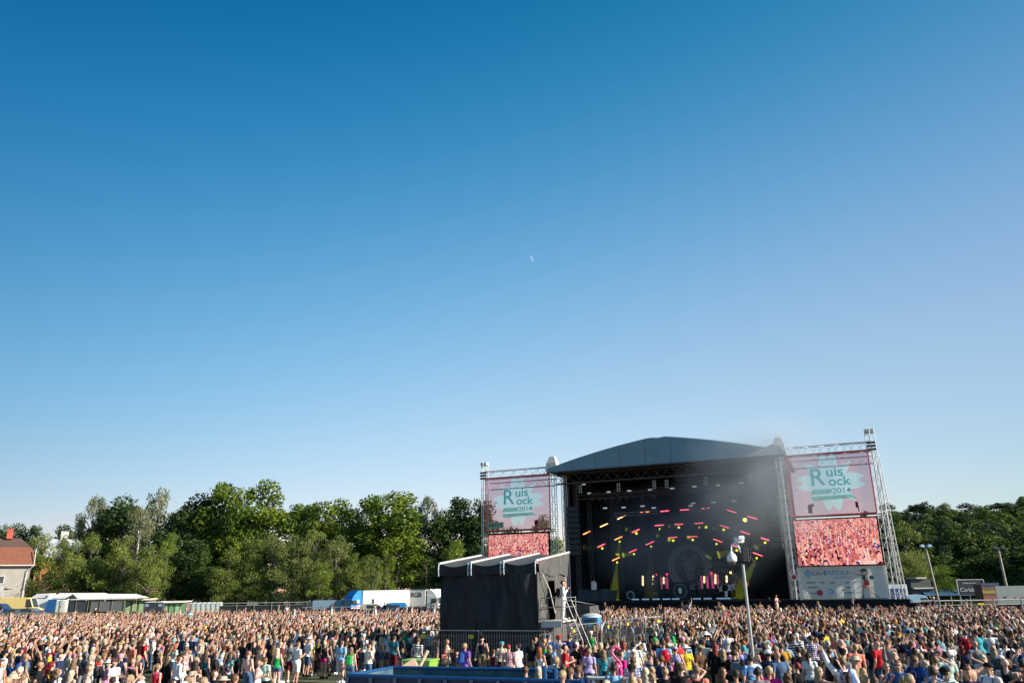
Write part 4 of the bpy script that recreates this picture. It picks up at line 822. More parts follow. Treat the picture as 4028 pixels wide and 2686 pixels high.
# left group
van(gp(92, 142), 0.02, mat('cream_yellow_paint', (.75, .58, .22), .4, var=.04), 'long cream yellow van behind the crowd at the far left', L_=6.6, H=2.85, side_glass=0, bonnet=.8)
van(gp(8, 132), 0.05, dbp, 'dark blue van at the very left edge of the crowd', L_=4.8, H=2.0)
car(gp(96, 131), .0, mat('green_car_paint', (.10, .16, .10), .35, .2), 'dark green car in front of the yellow van')
van(gp(140, 130), .02, mat('grey_blue_paint', (.12, .16, .19), .35), 'grey minivan with wide windows in front of the motorhome', L_=4.6, H=1.75)
p = gp(176, 163); t = thing('motorhome', p, 0, 'white motorhome with a rounded overcab and a dark side window', 'motorhome')
side_prism([(-1.7, .5), (4.6, .5), (4.6, 2.4), (1.7, 2.5), (1.7, 3.5), (1.2, 3.5), (-.9, 3.45), (-1.7, 3.0), (-1.75, 2.3), (-.6, 2.1), (-1.6, 1.2)], 2.3, mat('motorhome_white', (.78, .79, .80), .4, var=.03), t)
b = MB(); b.add([(.75, -1.17, 2.75), (1.35, -1.17, 2.75), (1.35, -1.17, 3.15), (1.15, -1.17, 3.15)], [(0, 1, 2, 3)]); b.build('side_window', glass, t); b = MB(); b.box((-.2, -1.16, 2.62), (2.6, .03, .14)); b.build('stripe', mat('navy_stripe', (.03, .05, .12), .5), t); wheels(t, (-.6, 3.4), 1.1, .36)
p = gp(-6, 150); t = thing('white_awning', p, 0, 'white awning end above the van at the left frame edge', 'awning'); b = MB(); b.add([(-3, 0, 3.9), (.9, 0, 4.0), (.9, 0, 4.9), (-3, 0, 5.0), (-3, 3, 4.3), (.9, 3, 4.3)], [(0, 1, 2, 3), (0, 4, 5, 1), (3, 2, 5, 4)]); b.build('roof', _mats['white_pvc'], t); b = MB(); b.bar((.7, .2, 0), (.7, .2, 4.1), .05); b.bar((-2.8, .2, 0), (-2.8, .2, 4.1), .05); b.build('leg', alu, t)
# ---------------------------------------------------------------- houses at the left
tile = mat('red_brown_roof_tile', (.20, .075, .045), .85, var=.25, scale=1.5, bump=.3, stretch=(1, 1, 6)); tile2 = mat('brown_roof_tile', (.11, .07, .055), .85, var=.2, scale=1.5, bump=.3, stretch=(1, 1, 6)); cream = mat('cream_render', (.33, .31, .28), .85, var=.08, scale=.8); grw = mat('gutter_white', (.6, .6, .58), .5)
p = gp(104, 170); t = thing('house', p, .5, 'cream two-storey house with a steep red tiled mansard roof, cut by the left edge', 'house')
b = MB(); b.box((-6.6, 5, 4.7), (12.4, 9.6, 9.4)); b.build('wall', cream, t)
b = MB(); e = 9.35; b.add([(-13.6, -.7, e), (.55, -.7, e), (.55, 10.7, e), (-13.6, 10.7, e), (-13, .5, 13.0), (-.5, .5, 13.0), (-.5, 9.5, 13.0), (-13, 9.5, 13.0)], [(0, 1, 5, 4), (1, 2, 6, 5), (2, 3, 7, 6), (3, 0, 4, 7)]); ro_ = b.build('roof', tile, t)
b = MB(); b.add([(-13, .5, 13.0), (-.5, .5, 13.0), (-.5, 9.5, 13.0), (-13, 9.5, 13.0), (-10.5, 5, 15.2), (-2.9, 5, 15.1)], [(0, 1, 5, 4), (1, 2, 5), (2, 3, 4, 5), (3, 0, 4)]); b.build('upper_slope', tile2, ro_)
b = MB(); b.box((-5.0, 4, 15.9), (1.1, .9, 2.0)); b.box((-5.0, 4, 16.9), (1.25, 1.05, .15)); b.build('chimney', mat('red_chimney', (.42, .09, .06), .8), ro_)
b = MB(); b.box((-6.5, -.75, e-.08), (14.2, .16, .18)); b.tube([(.5, -.75, e+3.2), (.55, -.75, e-.2), (-.5, -.15, e-1.2), (-.65, -.12, 3)], .09, 6); b.build('gutter', grw, t)
for x in (-5, -9.5): 
    b = MB(); b.box((x, .17, 6.4), (1.3, .06, 1.6)); f_ = b.build('window', mat('white_frame', (.7, .7, .68), .5), t); b = MB(); b.box((x, .13, 6.4), (1.1, .02, 1.4)); b.build('pane', glass, f_)
p = gp(203, 205); t = thing('house', p, .3, 'far house with a pale metal roof and white chimney among the trees', 'house')
b = MB(); b.box((0, 3, 6.5), (9, 7, 13)); b.build('wall', mat('ochre_render', (.35, .18, .06), .85), t); b = MB(); b.add([(-5.8, -1.2, 13.2), (1.2, -1.6, 11.6), (5.0, -1, 14.6), (5, 6, 16), (-5.5, 6, 16), (-4.3, 3, 17.3), (3.6, 3, 17.0)], [(0, 1, 6, 5), (1, 2, 6), (2, 3, 6), (3, 4, 5, 6), (4, 0, 5)]); ro_ = b.build('roof', mat('pale_metal_roof', (.52, .57, .62), .4, .2, var=.05), t)
b = MB(); b.box((.3, 3, 18.0), (1.5, 1.2, 2.4)); b.build('chimney', mat('white_chimney', (.72, .72, .70), .7), ro_); b = MB(); b.box((.3, 3, 19.3), (1.8, 1.5, .25)); b.bar((1.2, 3, 19.0), (1.2, 3, 20.5), .06); b.build('chimney_cap', mat('dark_cap', (.08, .08, .09), .6), ro_)
# ---------------------------------------------------------------- right side beyond the fence
van(gp(3600, 88), .0, mat('light_blue_paint', (.20, .38, .52), .35, var=.05), 'light blue van behind the black fence at the right', L_=4.6, H=2.6, side_glass=0)
p = gp(3520, 87); t = thing('camper_cabin', p, 0, 'white camper cabin with a dark blue opening behind the right wing of the stage', 'camper'); b = MB(); b.box((.3, 1, 2.2), (2.2, 2, 3.0), bev=.05); b.build('cabin', mat('pale_blue_white_panel', (.42, .52, .60), .5), t); b = MB(); b.box((.35, -.02, 2.5), (1.5, .04, 1.6)); b.build('opening', dbp, t); b = MB(); b.box((.3, 1, .5), (2.3, 1.9, .3)); b.build('chassis', black, t); wheels(t, (.3,), .95, .34)
polem = mat('weathered_pole', (.30, .28, .24), .8, var=.2)
for (pxb, pyb, pxt, pyt, Y, lb) in ((3690, 2330, 3640, 2152, 92, 'weathered floodlight pole with a blue-white lamp head left of the round tree'), (3966, 2310, 3926, 2158, 88, 'brown wooden pole with a dark lamp head near the right edge')):
    a = gp(pxb, Y); top = atY(pxt, pyt, Y); t = thing('lamp_pole', a, 0, lb, 'lamp pole', 'poles beyond the right fence')
    b = MB(); b.bar((0, 0, 0), (top.x-a.x, 0, top.z), .17, .12, 8); b.build('pole', polem, t)
    hx = top.x-a.x; b = MB(); b.box((hx, 0, top.z+.1), (1.2, .12, .1)); b.build('cross_arm', polem, t)
    for s in (-.45, .4): b = MB(); b.box((hx+s, -.15, top.z+.15), (.45, .3, .3), bev=.05); b.build('lamp', mat('blue_white_lamp_glass', (.35, .5, .7), .3) if Y == 92 else mat('dark_lamp_glass', (.06, .07, .07), .3), t)
wa = atY(3640, 2156, 92); wb = atY(3926, 2160, 88); b = MB(); n = 12
pts = [wa+(wb-wa)*(i/n)-Vector((0, 0, .9*math.sin(PI*i/n)*.4)) for i in range(n+1)]
b.tube([tuple(q-wa) for q in pts], .03, 4); o = b.build('overhead_cable', black, loc=wa); tag(o, 'thin overhead cable strung between the two poles at the right', 'cable')
p = gp(3822, 93); t = thing('advertising_board', p, -.05, 'dark framed beer advertising board with white lettering Carlsberg, right of the round tree', 'advertising board')
bw_, bh_ = 3.0, 1.6; zc = atY(3822, 2308, 93).z; dk = mat('dark_board', (.015, .022, .035), .6)
b = MB(); b.box((0, 0, zc), (bw_, .1, bh_)); b.build('board', dk, t); b = MB(); b.tube([(-bw_/2, -.08, zc-bh_/2), (-bw_/2, -.08, zc+bh_/2), (bw_/2, -.08, zc+bh_/2), (bw_/2, -.08, zc-bh_/2)], .05, 5); b.build('frame', alu, t)
b = MB(); b.bar((-1.3, .1, 0), (-1.3, .1, zc), .05); b.bar((1.3, .1, 0), (1.3, .1, zc), .05); b.build('post', alu, t)
wp = mat('white_lettering', (.55, .62, .64), .6); text_mesh('lettering', 'Carlsberg', .62, wp, t, (-.05, -.1, zc-.3)); text_mesh('lettering', 'Lautta tuo sen', .26, wp, t, (-.1, -.1, zc+.45))
p = gp(3985, 84); t = thing('grey_board', p, -.06, 'large pale grey board wall above the black fence at the right edge', 'board'); zt_ = atY(3985, 2303, 84).z
b = MB(); b.box((0, 0, zt_-1.2), (3.4, .1, 2.4)); b.build('panel', mat('pale_grey_board', (.24, .28, .28), .7, var=.06), t); b = MB()
for x in (-1.5, 1.5): b.bar((x, .12, 0), (x, .12, zt_), .06)
b.build('post', alu, t); b = MB(); b.box((-.9, -.06, zt_-1.1), (.3, .02, .12)); b.build('small_print', dk, t); b = MB(); b.box((.1, -.06, zt_-1.2), (.12, .02, .14)); b.box((.9, -.06, zt_-1.15), (.3, .02, .1)); b.build('red_print', redp, t)
p = gp(3900, 90); t = thing('food_stall', p, 0, 'small food stall with orange and red stripes behind the pale grey board', 'stall'); zt_ = atY(3900, 2290, 90).z
b = MB(); b.box((0, .8, zt_/2-.1), (1.9, 1.6, zt_-.2)); b.build('cabin', mat('orange_panel', (.12, .07, .05), .6, var=.3), t)
for z_, m__ in ((zt_-.2, 'navy_stripe'), (zt_-1.0, 'olive_stripe'), (zt_-1.6, 'red_stripe'), (zt_-2.5, 'red_stripe')):
    b = MB(); b.box((0, -.02, z_), (1.95, .05, .32)); b.build('stripe', _mats.get(m__) or mat(m__, {'olive_stripe': (.25, .22, .04), 'red_stripe': (.24, .06, .05)}[m__], .6), t)
p = gp(3740, 95); t = thing('low_blue_tent', p, 0, 'long low dark blue awning roof under the round tree behind the fence', 'awning'); b = MB(); b.add([(-3, 0, 2.35), (4.2, 0, 2.3), (3.6, 1.6, 3.0), (-2.6, 1.6, 3.05), (-3, 3.2, 2.35), (4.2, 3.2, 2.3)], [(0, 1, 2, 3), (3, 2, 5, 4), (1, 5, 2), (0, 3, 4)]); b.build('roof', mat('deep_blue_cloth', (.03, .09, .16), .6, var=.2), t); b = MB()
for x in (-2.8, 0, 2.2, 4): b.bar((x, .1, 0), (x, .1, 2.35), .04)
b.build('pole', alu, t)
p = gp(3585, 96); t = thing('grey_shed', p, 0, 'small shed with white roof edges between the willow and the round tree', 'shed'); b = MB(); b.box((1.3, 1, 2.1), (2.4, 2, 4.2)); b.build('wall', mat('dark_shed_wall', (.07, .08, .08), .8), t); b = MB()
b.box((1.3, .9, 4.35), (1.25, 2.4, .16)); b.box((1.5, -.1, 3.2), (2.6, .5, .14)); b.build('roof_edge', wal, t)
# notices on the right-hand fence
for i, px_ in enumerate((3660, 3846, 3505)):
    q = gp(px_, 80.9); b = MB(); b.box((0, 0, 0), (.62, .03, .2)); o = b.build('yellow_notice', yel, loc=(q.x, q.y-.2, 1.75)); tag(o, 'small yellow notice on the black fence %s' % ('left of the round tree', 'below the food stall', 'beside the stage wing')[i], 'notice')
# ---------------------------------------------------------------- camera mast
mp_ = gp(2970, 27.5); mp_ = atY(2966, 2600, 27.5); mp_.z = 0
t = thing('camera_mast', mp_, 0, 'thin grey mast with a white dome camera, rising from the crowd', 'camera mast')
top = atY(2922, 2218, 27.5); zt_ = top.z; lean = top.x-mp_.x
b = MB(); b.bar((0, 0, 0), (lean*1.0, 0, zt_), .055, .048, 10); b.build('pole', mat('pale_grey_pole', (.42, .45, .45), .4, .3, var=.08), t)
b = MB(); b.bar((lean, 0, zt_-.05), (lean-.02, 0, zt_+.62), .035); b.box((lean+.1, -.02, zt_+.3), (.24, .2, .5), bev=.03); b.tube([(lean+.25, 0, zt_+.1), (lean+.28, -.05, zt_+.5), (lean+.38, -.05, zt_+.72)], .03, 6); b.tube([(lean+.28, 0, zt_+.3), (lean+.42, 0, zt_-.08)], .02, 5); b.build('bracket', mat('black_bracket', (.02, .02, .022), .6), t)
b = MB(); b.tube([(lean-.03, -.05, zt_+.38), (lean-.12, -.06, zt_+.62), (lean-.24, -.06, zt_+.70), (lean-.35, -.06, zt_+.62), (lean-.37, -.06, zt_+.42)], .028, 8); b.build('curved_arm', whitem, t)
cx_ = lean-.37; b = MB(); b.lathe((cx_, -.06, zt_+.08), [(.13, 0), (.165, .03), (.17, .10), (.16, .17), (.125, .24), (.07, .29), (.035, .34)], 16); dm = b.build('dome_housing', whitem, t)
b = MB(); b.ell((cx_, -.06, zt_+.08), (.125, .125, .13), 14, 8); b.build('dome_lens', mat('smoked_dome', (.10, .09, .09), .1, spec=.8), dm)
b = MB(); b.box((lean-.06, -.04, zt_+.80), (.27, .26, .21), bev=.03, rz=.3); b.box((lean-.02, -.2, zt_+.86), (.2, .08, .14), bev=.02); b.build('top_camera', whitem, t)
# ---------------------------------------------------------------- skip, bin, litter, props near the camera
skb = mat('blue_skip_paint', (.008, .045, .12), .6, var=.6, scale=2.5, bump=.3, col2=(.03, .04, .09)); skin_ = mat('worn_blue_skip_inside', (.02, .12, .22), .7, var=.5, scale=2, col2=(.10, .16, .15))
RZ = 1.62; A_ = atZ(1368, 2648, RZ); B_ = atZ(2290, 2672, RZ); C_ = atZ(1545, 2618, RZ); D_ = atZ(2240, 2627, RZ)
t = thing('skip', (A_.x, A_.y, 0), 0, 'long open blue steel skip with ribbed sides at the bottom of the picture', 'skip')
def lo(p, z_): return (p.x-A_.x, p.y-A_.y, z_)
b = MB()
for p, q in ((A_, B_), (B_, D_), (D_, C_), (C_, A_)):
    b.quad(lo(p, 0.12), lo(q, 0.12), lo(q, RZ-.06), lo(p, RZ-.06))
b.build('outer_side', skb, t)
cen = (A_+B_+C_+D_)/4; b = MB(); I = [cen+(p-cen)*.985 for p in (A_, B_, D_, C_)]
for i in range(4): p, q = I[i], I[(i+1) % 4]; b.quad(lo(q, 0.2), lo(p, 0.2), lo(p, RZ-.06), lo(q, RZ-.06))
b.quad(*[lo(p, .2) for p in I]); b.build('inner_side', skin_, t)
b = MB(); R4 = [A_, B_, D_, C_]
for i in range(4): p, q = R4[i], R4[(i+1) % 4]; b.bar(lo(p, RZ-.05), lo(q, RZ-.05), .06, n=6)
b.build('rim', mat('blue_rim_paint', (.006, .06, .18), .5, var=.15), t)
b = MB(); n = 9
for i in range(n+1):
    p = A_+(B_-A_)*(i/n); x, y, _ = lo(p, 0); b.box((x, y-.05, .8), (.1, .12, 1.5))
b.build('rib', skb, t)
b = MB(); p = lo(atZ(2142, 2650, 1.7), 0); b.box((p[0], p[1]+.1, 1.05), (.14, .34, 1.7), bev=.04); b.box((p[0]+.3, p[1]+.1, 1.05), (.14, .34, 1.6), bev=.04); b.bar((p[0]-.05, p[1], 1.8), (p[0]+.4, p[1], 1.72), .06); b.build('hook_bracket', mat('blue_rim_paint', (.006, .06, .18), .5), t)
t2 = atZ(1590, 2640, 1.35); cb = thing('cardboard_heap', (t2.x, t2.y, .2), .2, 'crumpled cardboard and a tan roll sticking out of the blue skip', 'cardboard')
b = MB(); b.add([(-1.0, 0, 0), (.9, 0, 0), (.85, .7, 0), (-1.0, .6, 0), (-.7, .2, 1.15), (-.1, .25, 1.3), (.35, .3, 1.55), (.6, .3, 1.2)], [(0, 1, 7, 6, 5, 4), (1, 2, 7), (2, 3, 4, 5, 6, 7), (0, 4, 3)]); b.build('box', mat('cardboard', (.48, .34, .24), .8, var=.15, bump=.2), cb)
b = MB(); b.bar((.35, .3, .9), (.82, .35, 1.78), .07, n=10); b.build('roll', mat('tan_roll', (.55, .42, .30), .7), cb)
q = atZ(1655, 2590, 1.05); lime = mat('lime_green_plastic', (.20, .40, .05), .5, var=.06); t = thing('waste_bin', (q.x, q.y, 0), -.35, 'lime green wheeled waste bin behind the blue skip', 'waste bin')
b = MB(); b.add([(-.55, -.38, .15), (.55, -.38, .15), (.55, .38, .15), (-.55, .38, .15), (-.66, -.46, .98), (.66, -.46, .98), (.66, .46, .98), (-.66, .46, .98)], [(3, 2, 1, 0), (0, 1, 5, 4), (1, 2, 6, 5), (2, 3, 7, 6), (3, 0, 4, 7)]); b.build('body', lime, t)
b = MB(); b.box((0, 0, 1.01), (1.42, 1.0, .07), bev=.02); b.build('lid', mat('lime_green_lid', (.26, .46, .08), .45), t)
b = MB(); b.box((0, -.46, .55), (.4, .03, .16)); b.build('label', mat('grey_label', (.35, .4, .42), .6), t)
for x in (-.45, .45):
    for y in (-.3, .3): b = MB(); b.bar((x-.04, y, .1), (x+.04, y, .1), .1, n=10); b.build('wheel', tyre, t)
# balloon and inflatable flamingo
q = atZ(2618, 2578, 1.75); t = thing('balloon', (q.x, q.y, q.z), 0, 'bright red balloon floating over the heads right of centre', 'balloon')
b = MB(); b.lathe((0, 0, 0), [(.01, -.2), (.06, -.17), (.12, -.1), (.155, 0), (.15, .08), (.10, .16), (.04, .19), (.005, .195)], 18); b.build('skin', mat('red_balloon_rubber', (.80, .02, .04), .25, var=.03, transl=.3), t); b = MB(); b.tube([(0, 0, -.2), (.03, 0, -.6), (-.05, .05, -1.0)], .005, 4); b.build('string', whitem, t)
pinkp = mat('pink_vinyl', (.85, .12, .28), .3, var=.05, transl=.15)
q = atZ(2428, 2640, 1.55); t = thing('inflatable_flamingo', (q.x, q.y, 1.22), 0, 'pink inflatable flamingo with a looped neck held up in the crowd', 'inflatable')
b = MB(); b.ell((.02, 0, .38), (.17, .13, .42), 16, 12); b.build('body', pinkp, t)
b = MB(); b.tube([(.15, 0, .62), (.1, 0, .82), (-.05, 0, .98), (-.17, 0, 1.16), (-.15, 0, 1.33), (-.02, 0, 1.4), (.10, 0, 1.33)], [.075, .06, .05, .045, .045, .045, .06], 10); b.ell((.11, 0, 1.31), (.07, .06, .06), 10, 8); b.build('neck', pinkp, t)
b = MB(); b.bar((.14, 0, 1.29), (.2, 0, 1.17), .035, .008, 8); b.build('beak', black, t)
b = MB(); b.ell((.12, -.08, .4), (.08, .08, .25), 10, 8); b.build('wing', mat('deep_pink_vinyl', (.80, .04, .25), .35), t); t.scale = (.8, .8, .74)
# trestle table edge at the bottom right of the skip
q = atZ(2420, 2668, .9)
q = atY(2405, 2668, 25.5); t = thing('trestle_table', (q.x, q.y, 0), -.1, 'pale trestle table top just visible between people at the bottom', 'table')
b = MB(); b.box((0, .3, q.z), (1.5, .7, .05)); b.build('table_top', mat('pale_table', (.50, .49, .42), .6), t)
for x in (-.65, .65):
    b = MB(); b.bar((x, 0, 0), (x, 0, q.z-.02), .025); b.bar((x, .6, 0), (x, .6, q.z-.02), .025); b.build('leg', gal, t)
# ---------------------------------------------------------------- trees
def leaf_mat(name, col, tr=.35):
    m = bpy.data.materials.new(name); m.use_nodes = True; n = m.node_tree.nodes; l = m.node_tree.links; b = n['Principled BSDF']
    b.inputs['Roughness'].default_value = .6; b.inputs['Specular IOR Level'].default_value = .25
    t = n.new('ShaderNodeTexCoord'); nz = n.new('ShaderNodeTexNoise'); nz.inputs['Scale'].default_value = .55; nz.inputs['Detail'].default_value = 5; l.new(t.outputs['Object'], nz.inputs[0])
    r = n.new('ShaderNodeValToRGB'); r.color_ramp.elements[0].position = .35; r.color_ramp.elements[1].position = .65
    r.color_ramp.elements[0].color = (*[c*.7 for c in col], 1); r.color_ramp.elements[1].color = (*[c*1.35 for c in col], 1)
    l.new(nz.outputs[0], r.inputs[0]); l.new(r.outputs[0], b.inputs['Base Color'])
    tn = n.new('ShaderNodeBsdfTranslucent'); l.new(r.outputs[0], tn.inputs[0]); mx = n.new('ShaderNodeMixShader'); mx.inputs[0].default_value = tr
    l.new(b.outputs[0], mx.inputs[1]); l.new(tn.outputs[0], mx.inputs[2]); l.new(mx.outputs[0], n['Material Output'].inputs[0]); return m
KIND = {
 'linden': dict(col=[(.12, .185, .018), (.08, .14, .016), (.155, .21, .022)], lobes=36, leaf=.42, n=10500, lr=(.20, .34), fill=.9, trunk=(.09, .075, .06), low=.12),
 'dark':   dict(col=[(.04, .08, .018), (.055, .10, .02), (.032, .062, .016)], lobes=34, leaf=.42, n=9000, lr=(.20, .36), fill=.9, trunk=(.05, .045, .04), low=.12),
 'birch':  dict(col=[(.15, .17, .07), (.12, .145, .05), (.17, .18, .09)], lobes=36, leaf=.30, n=7500, lr=(.12, .22), fill=.6, trunk=(.42, .40, .36), low=.22, droop=1.2),
 'willow': dict(col=[(.145, .195, .032), (.11, .16, .028), (.18, .21, .045)], lobes=34, leaf=.30, n=9000, lr=(.16, .28), fill=.8, trunk=(.13, .11, .09), low=.04, droop=.5),
 'grey':   dict(col=[(.155, .20, .045), (.125, .17, .04), (.19, .21, .065)], lobes=26, leaf=.28, n=7600, lr=(.20, .30), fill=.8, trunk=(.13, .115, .09), low=.06, droop=.2),
 'bright': dict(col=[(.17, .24, .03), (.13, .20, .025), (.20, .26, .04)], lobes=18, leaf=.34, n=4600, lr=(.22, .34), fill=.8, trunk=(.10, .08, .06), low=.1),
 'bush':   dict(col=[(.045, .075, .018), (.06, .095, .022), (.035, .06, .016)], lobes=16, leaf=.32, n=3800, lr=(.24, .38), fill=.9, trunk=(.06, .05, .04), low=.0),
 'hill':   dict(col=[(.075, .125, .022), (.055, .09, .018), (.10, .145, .028)], lobes=20, leaf=.55, n=4200, lr=(.22, .36), fill=.9, trunk=(.06, .05, .045), low=.08),
 'ball':   dict(col=[(.10, .17, .015), (.08, .14, .012), (.13, .20, .02)], lobes=30, leaf=.36, n=6500, lr=(.26, .36), fill=.95, trunk=(.08, .07, .05), low=.06),
 'pine':   dict(col=[(.028, .055, .024), (.035, .065, .024), (.022, .045, .02)], lobes=18, leaf=.45, n=4200, lr=(.18, .30), fill=.9, trunk=(.14, .08, .05), low=.3),
}
_tree = {}
def tree_data(kind, var):
    """crown and trunk meshes for a tree of unit size: height 1, crown half-width 1 in its own scale"""
    key = (kind, var)
    if key in _tree: return _tree[key]
    K = KIND[kind]; rg = np.random.RandomState(hash(kind) % 1000 if False else sum(map(ord, kind))+var*77)
    H = 20.0; Rr = 6.0; low = K['low']*H
    # lobes fill an egg-shaped envelope unevenly
    lobes = []
    for i in range(K['lobes']):
        for _ in range(30):
            a = rg.uniform(0, 2*PI); t = rg.uniform(.08, .97); env = math.sin(PI*min(.97, (t*.80+.18)))**.55
            lrad = Rr*rg.uniform(*K['lr'])*(1.15 if t < .8 else 1.0); rr = env*Rr*rg.uniform(.15, 1.0)**.55
            c = np.array([math.cos(a)*max(0, rr-lrad*.75), math.sin(a)*max(0, rr-lrad*.75), min(low+(H-low)*t, H-lrad*.8)])
            if all(np.linalg.norm(c-q[0]) > (lrad+q[1])*.42 for q in lobes): break
        lobes.append((c, lrad))
    tot = sum(l[1]**2 for l in lobes); P = []; Nn = []; M = []
    for li, (c, r) in enumerate(lobes):
        k = int(K['n']*r*r/tot); d = rg.normal(size=(k, 3)); d /= np.linalg.norm(d, axis=1)[:, None]
        rad = r*(K['fill']*rg.uniform(.35, 1.12, k)**.5+ (1-K['fill'])*rg.uniform(.2, 1.3, k))
        # ragged: little twig clumps
        lump = np.array([noise.noise(Vector((q[0]*2.3+li*3, q[1]*2.3, q[2]*2.3))) for q in d]); rad *= (1+.55*lump)
        p = c+d*rad[:, None]*np.array([1, 1, .82])
        if K.get('droop'): p[:, 2] -= K['droop']*rg.uniform(0, 1, k)**2*2.2
        P.append(p); Nn.append(d+rg.normal(scale=.55, size=(k, 3))); M.append(np.where(rg.rand(k) < .25, rg.randint(0, 3, k), li % 3))
    P = np.vstack(P); Nn = np.vstack(Nn); M = np.concatenate(M); Nn /= np.linalg.norm(Nn, axis=1)[:, None]
    P[:, 2] = np.maximum(P[:, 2], .15)
    up = rg.normal(size=P.shape); A = np.cross(Nn, up); A /= np.linalg.norm(A, axis=1)[:, None]; B = np.cross(Nn, A)
    s = K['leaf']*rg.uniform(.55, 1.25, len(P))[:, None]*.5; el = rg.uniform(.7, 1.5, len(P))[:, None]
    if K.get('droop'): B = B*.4+np.array([0, 0, -1.0])*1.1
    V = np.stack([P-A*s, P-B*s*el, P+A*s*.9, P+B*s*el], 1).reshape(-1, 3)
    # inner mass keeps the crown from being see-through everywhere
    me = bpy.data.meshes.new('crown'); nq = len(P); me.vertices.add(nq*4); me.vertices.foreach_set('co', V.ravel()); me.loops.add(nq*4); me.loops.foreach_set('vertex_index', np.arange(nq*4)); me.polygons.add(nq); me.polygons.foreach_set('loop_start', np.arange(nq)*4); me.polygons.foreach_set('loop_total', np.full(nq, 4))
    for i, c in enumerate(K['col']): me.materials.append(_mats.setdefault('leaf_%s_%d' % (kind, i), None) or _mats.__setitem__('leaf_%s_%d' % (kind, i), leaf_mat('leaf_%s_%d' % (kind, i), c)) or _mats['leaf_%s_%d' % (kind, i)])
    me.polygons.foreach_set('material_index', M.astype(np.int32)); me.update(); me.validate()
    tb = MB(); top = H*.85
    pts = [Vector((0, 0, 0)), Vector((.15, .1, H*.3)), Vector((-.1, .2, H*.6)), Vector((.1, 0, top))]
    tb.tube(pts, [.42, .30, .18, .05], 8)
    for c, r in lobes[::2]:
        h = max(.1*H, c[2]-r*1.3-1.5); st = Vector((0, .1, min(h, H*.7))); mid = st.lerp(Vector(c), .55)+Vector((0, 0, .3)); tb.tube([st, mid, Vector(c)], [.16, .10, .04], 5)
        if kind in ('grey', 'birch', 'willow'):
            for q in range(3):
                e = Vector(c)+Vector(rg.normal(size=3))*r*.9; tb.tube([mid, Vector(c).lerp(e, .5), e], [.04, .025, .01], 4)
    o = tb.build('trunk', mat('bark_'+kind, K['trunk'], .9, var=.3, scale=2)); tm = o.data; bpy.data.objects.remove(o)
    _tree[key] = (me, tm); return _tree[key]
def tree(kind, var, base, height, width, lb, group='trees around the field', cat='tree', name=None, rz_=0):
    me, tm = tree_data(kind, var)
    t = thing(name or {'birch': 'birch_tree', 'linden': 'linden_tree', 'willow': 'willow_tree', 'bush': 'shrub', 'pine': 'pine_tree'}.get(kind, 'tree'), base, rz_, lb, cat, group)
    for n_, d in (('crown', me), ('trunk', tm)):
        o = bpy.data.objects.new(n_, d); C.objects.link(o); o.parent = t; o.scale = (width/12.0, width/12.0, height/20.0)
    return t
def tree_px(kind, var, px, py, Y, wpx, lb, **k):
    top = atY(px, py, Y); base = gp(px, Y); base.z = k.pop('z', 0); w = 1.36*wpx*Y/3190
    # stand the tree under its top although verticals lean
    base.x = top.x; return tree(kind, var, base, top.z-base.z, w, lb, rz_=random.Random(px).uniform(0, 6), **k)
random.seed(5)
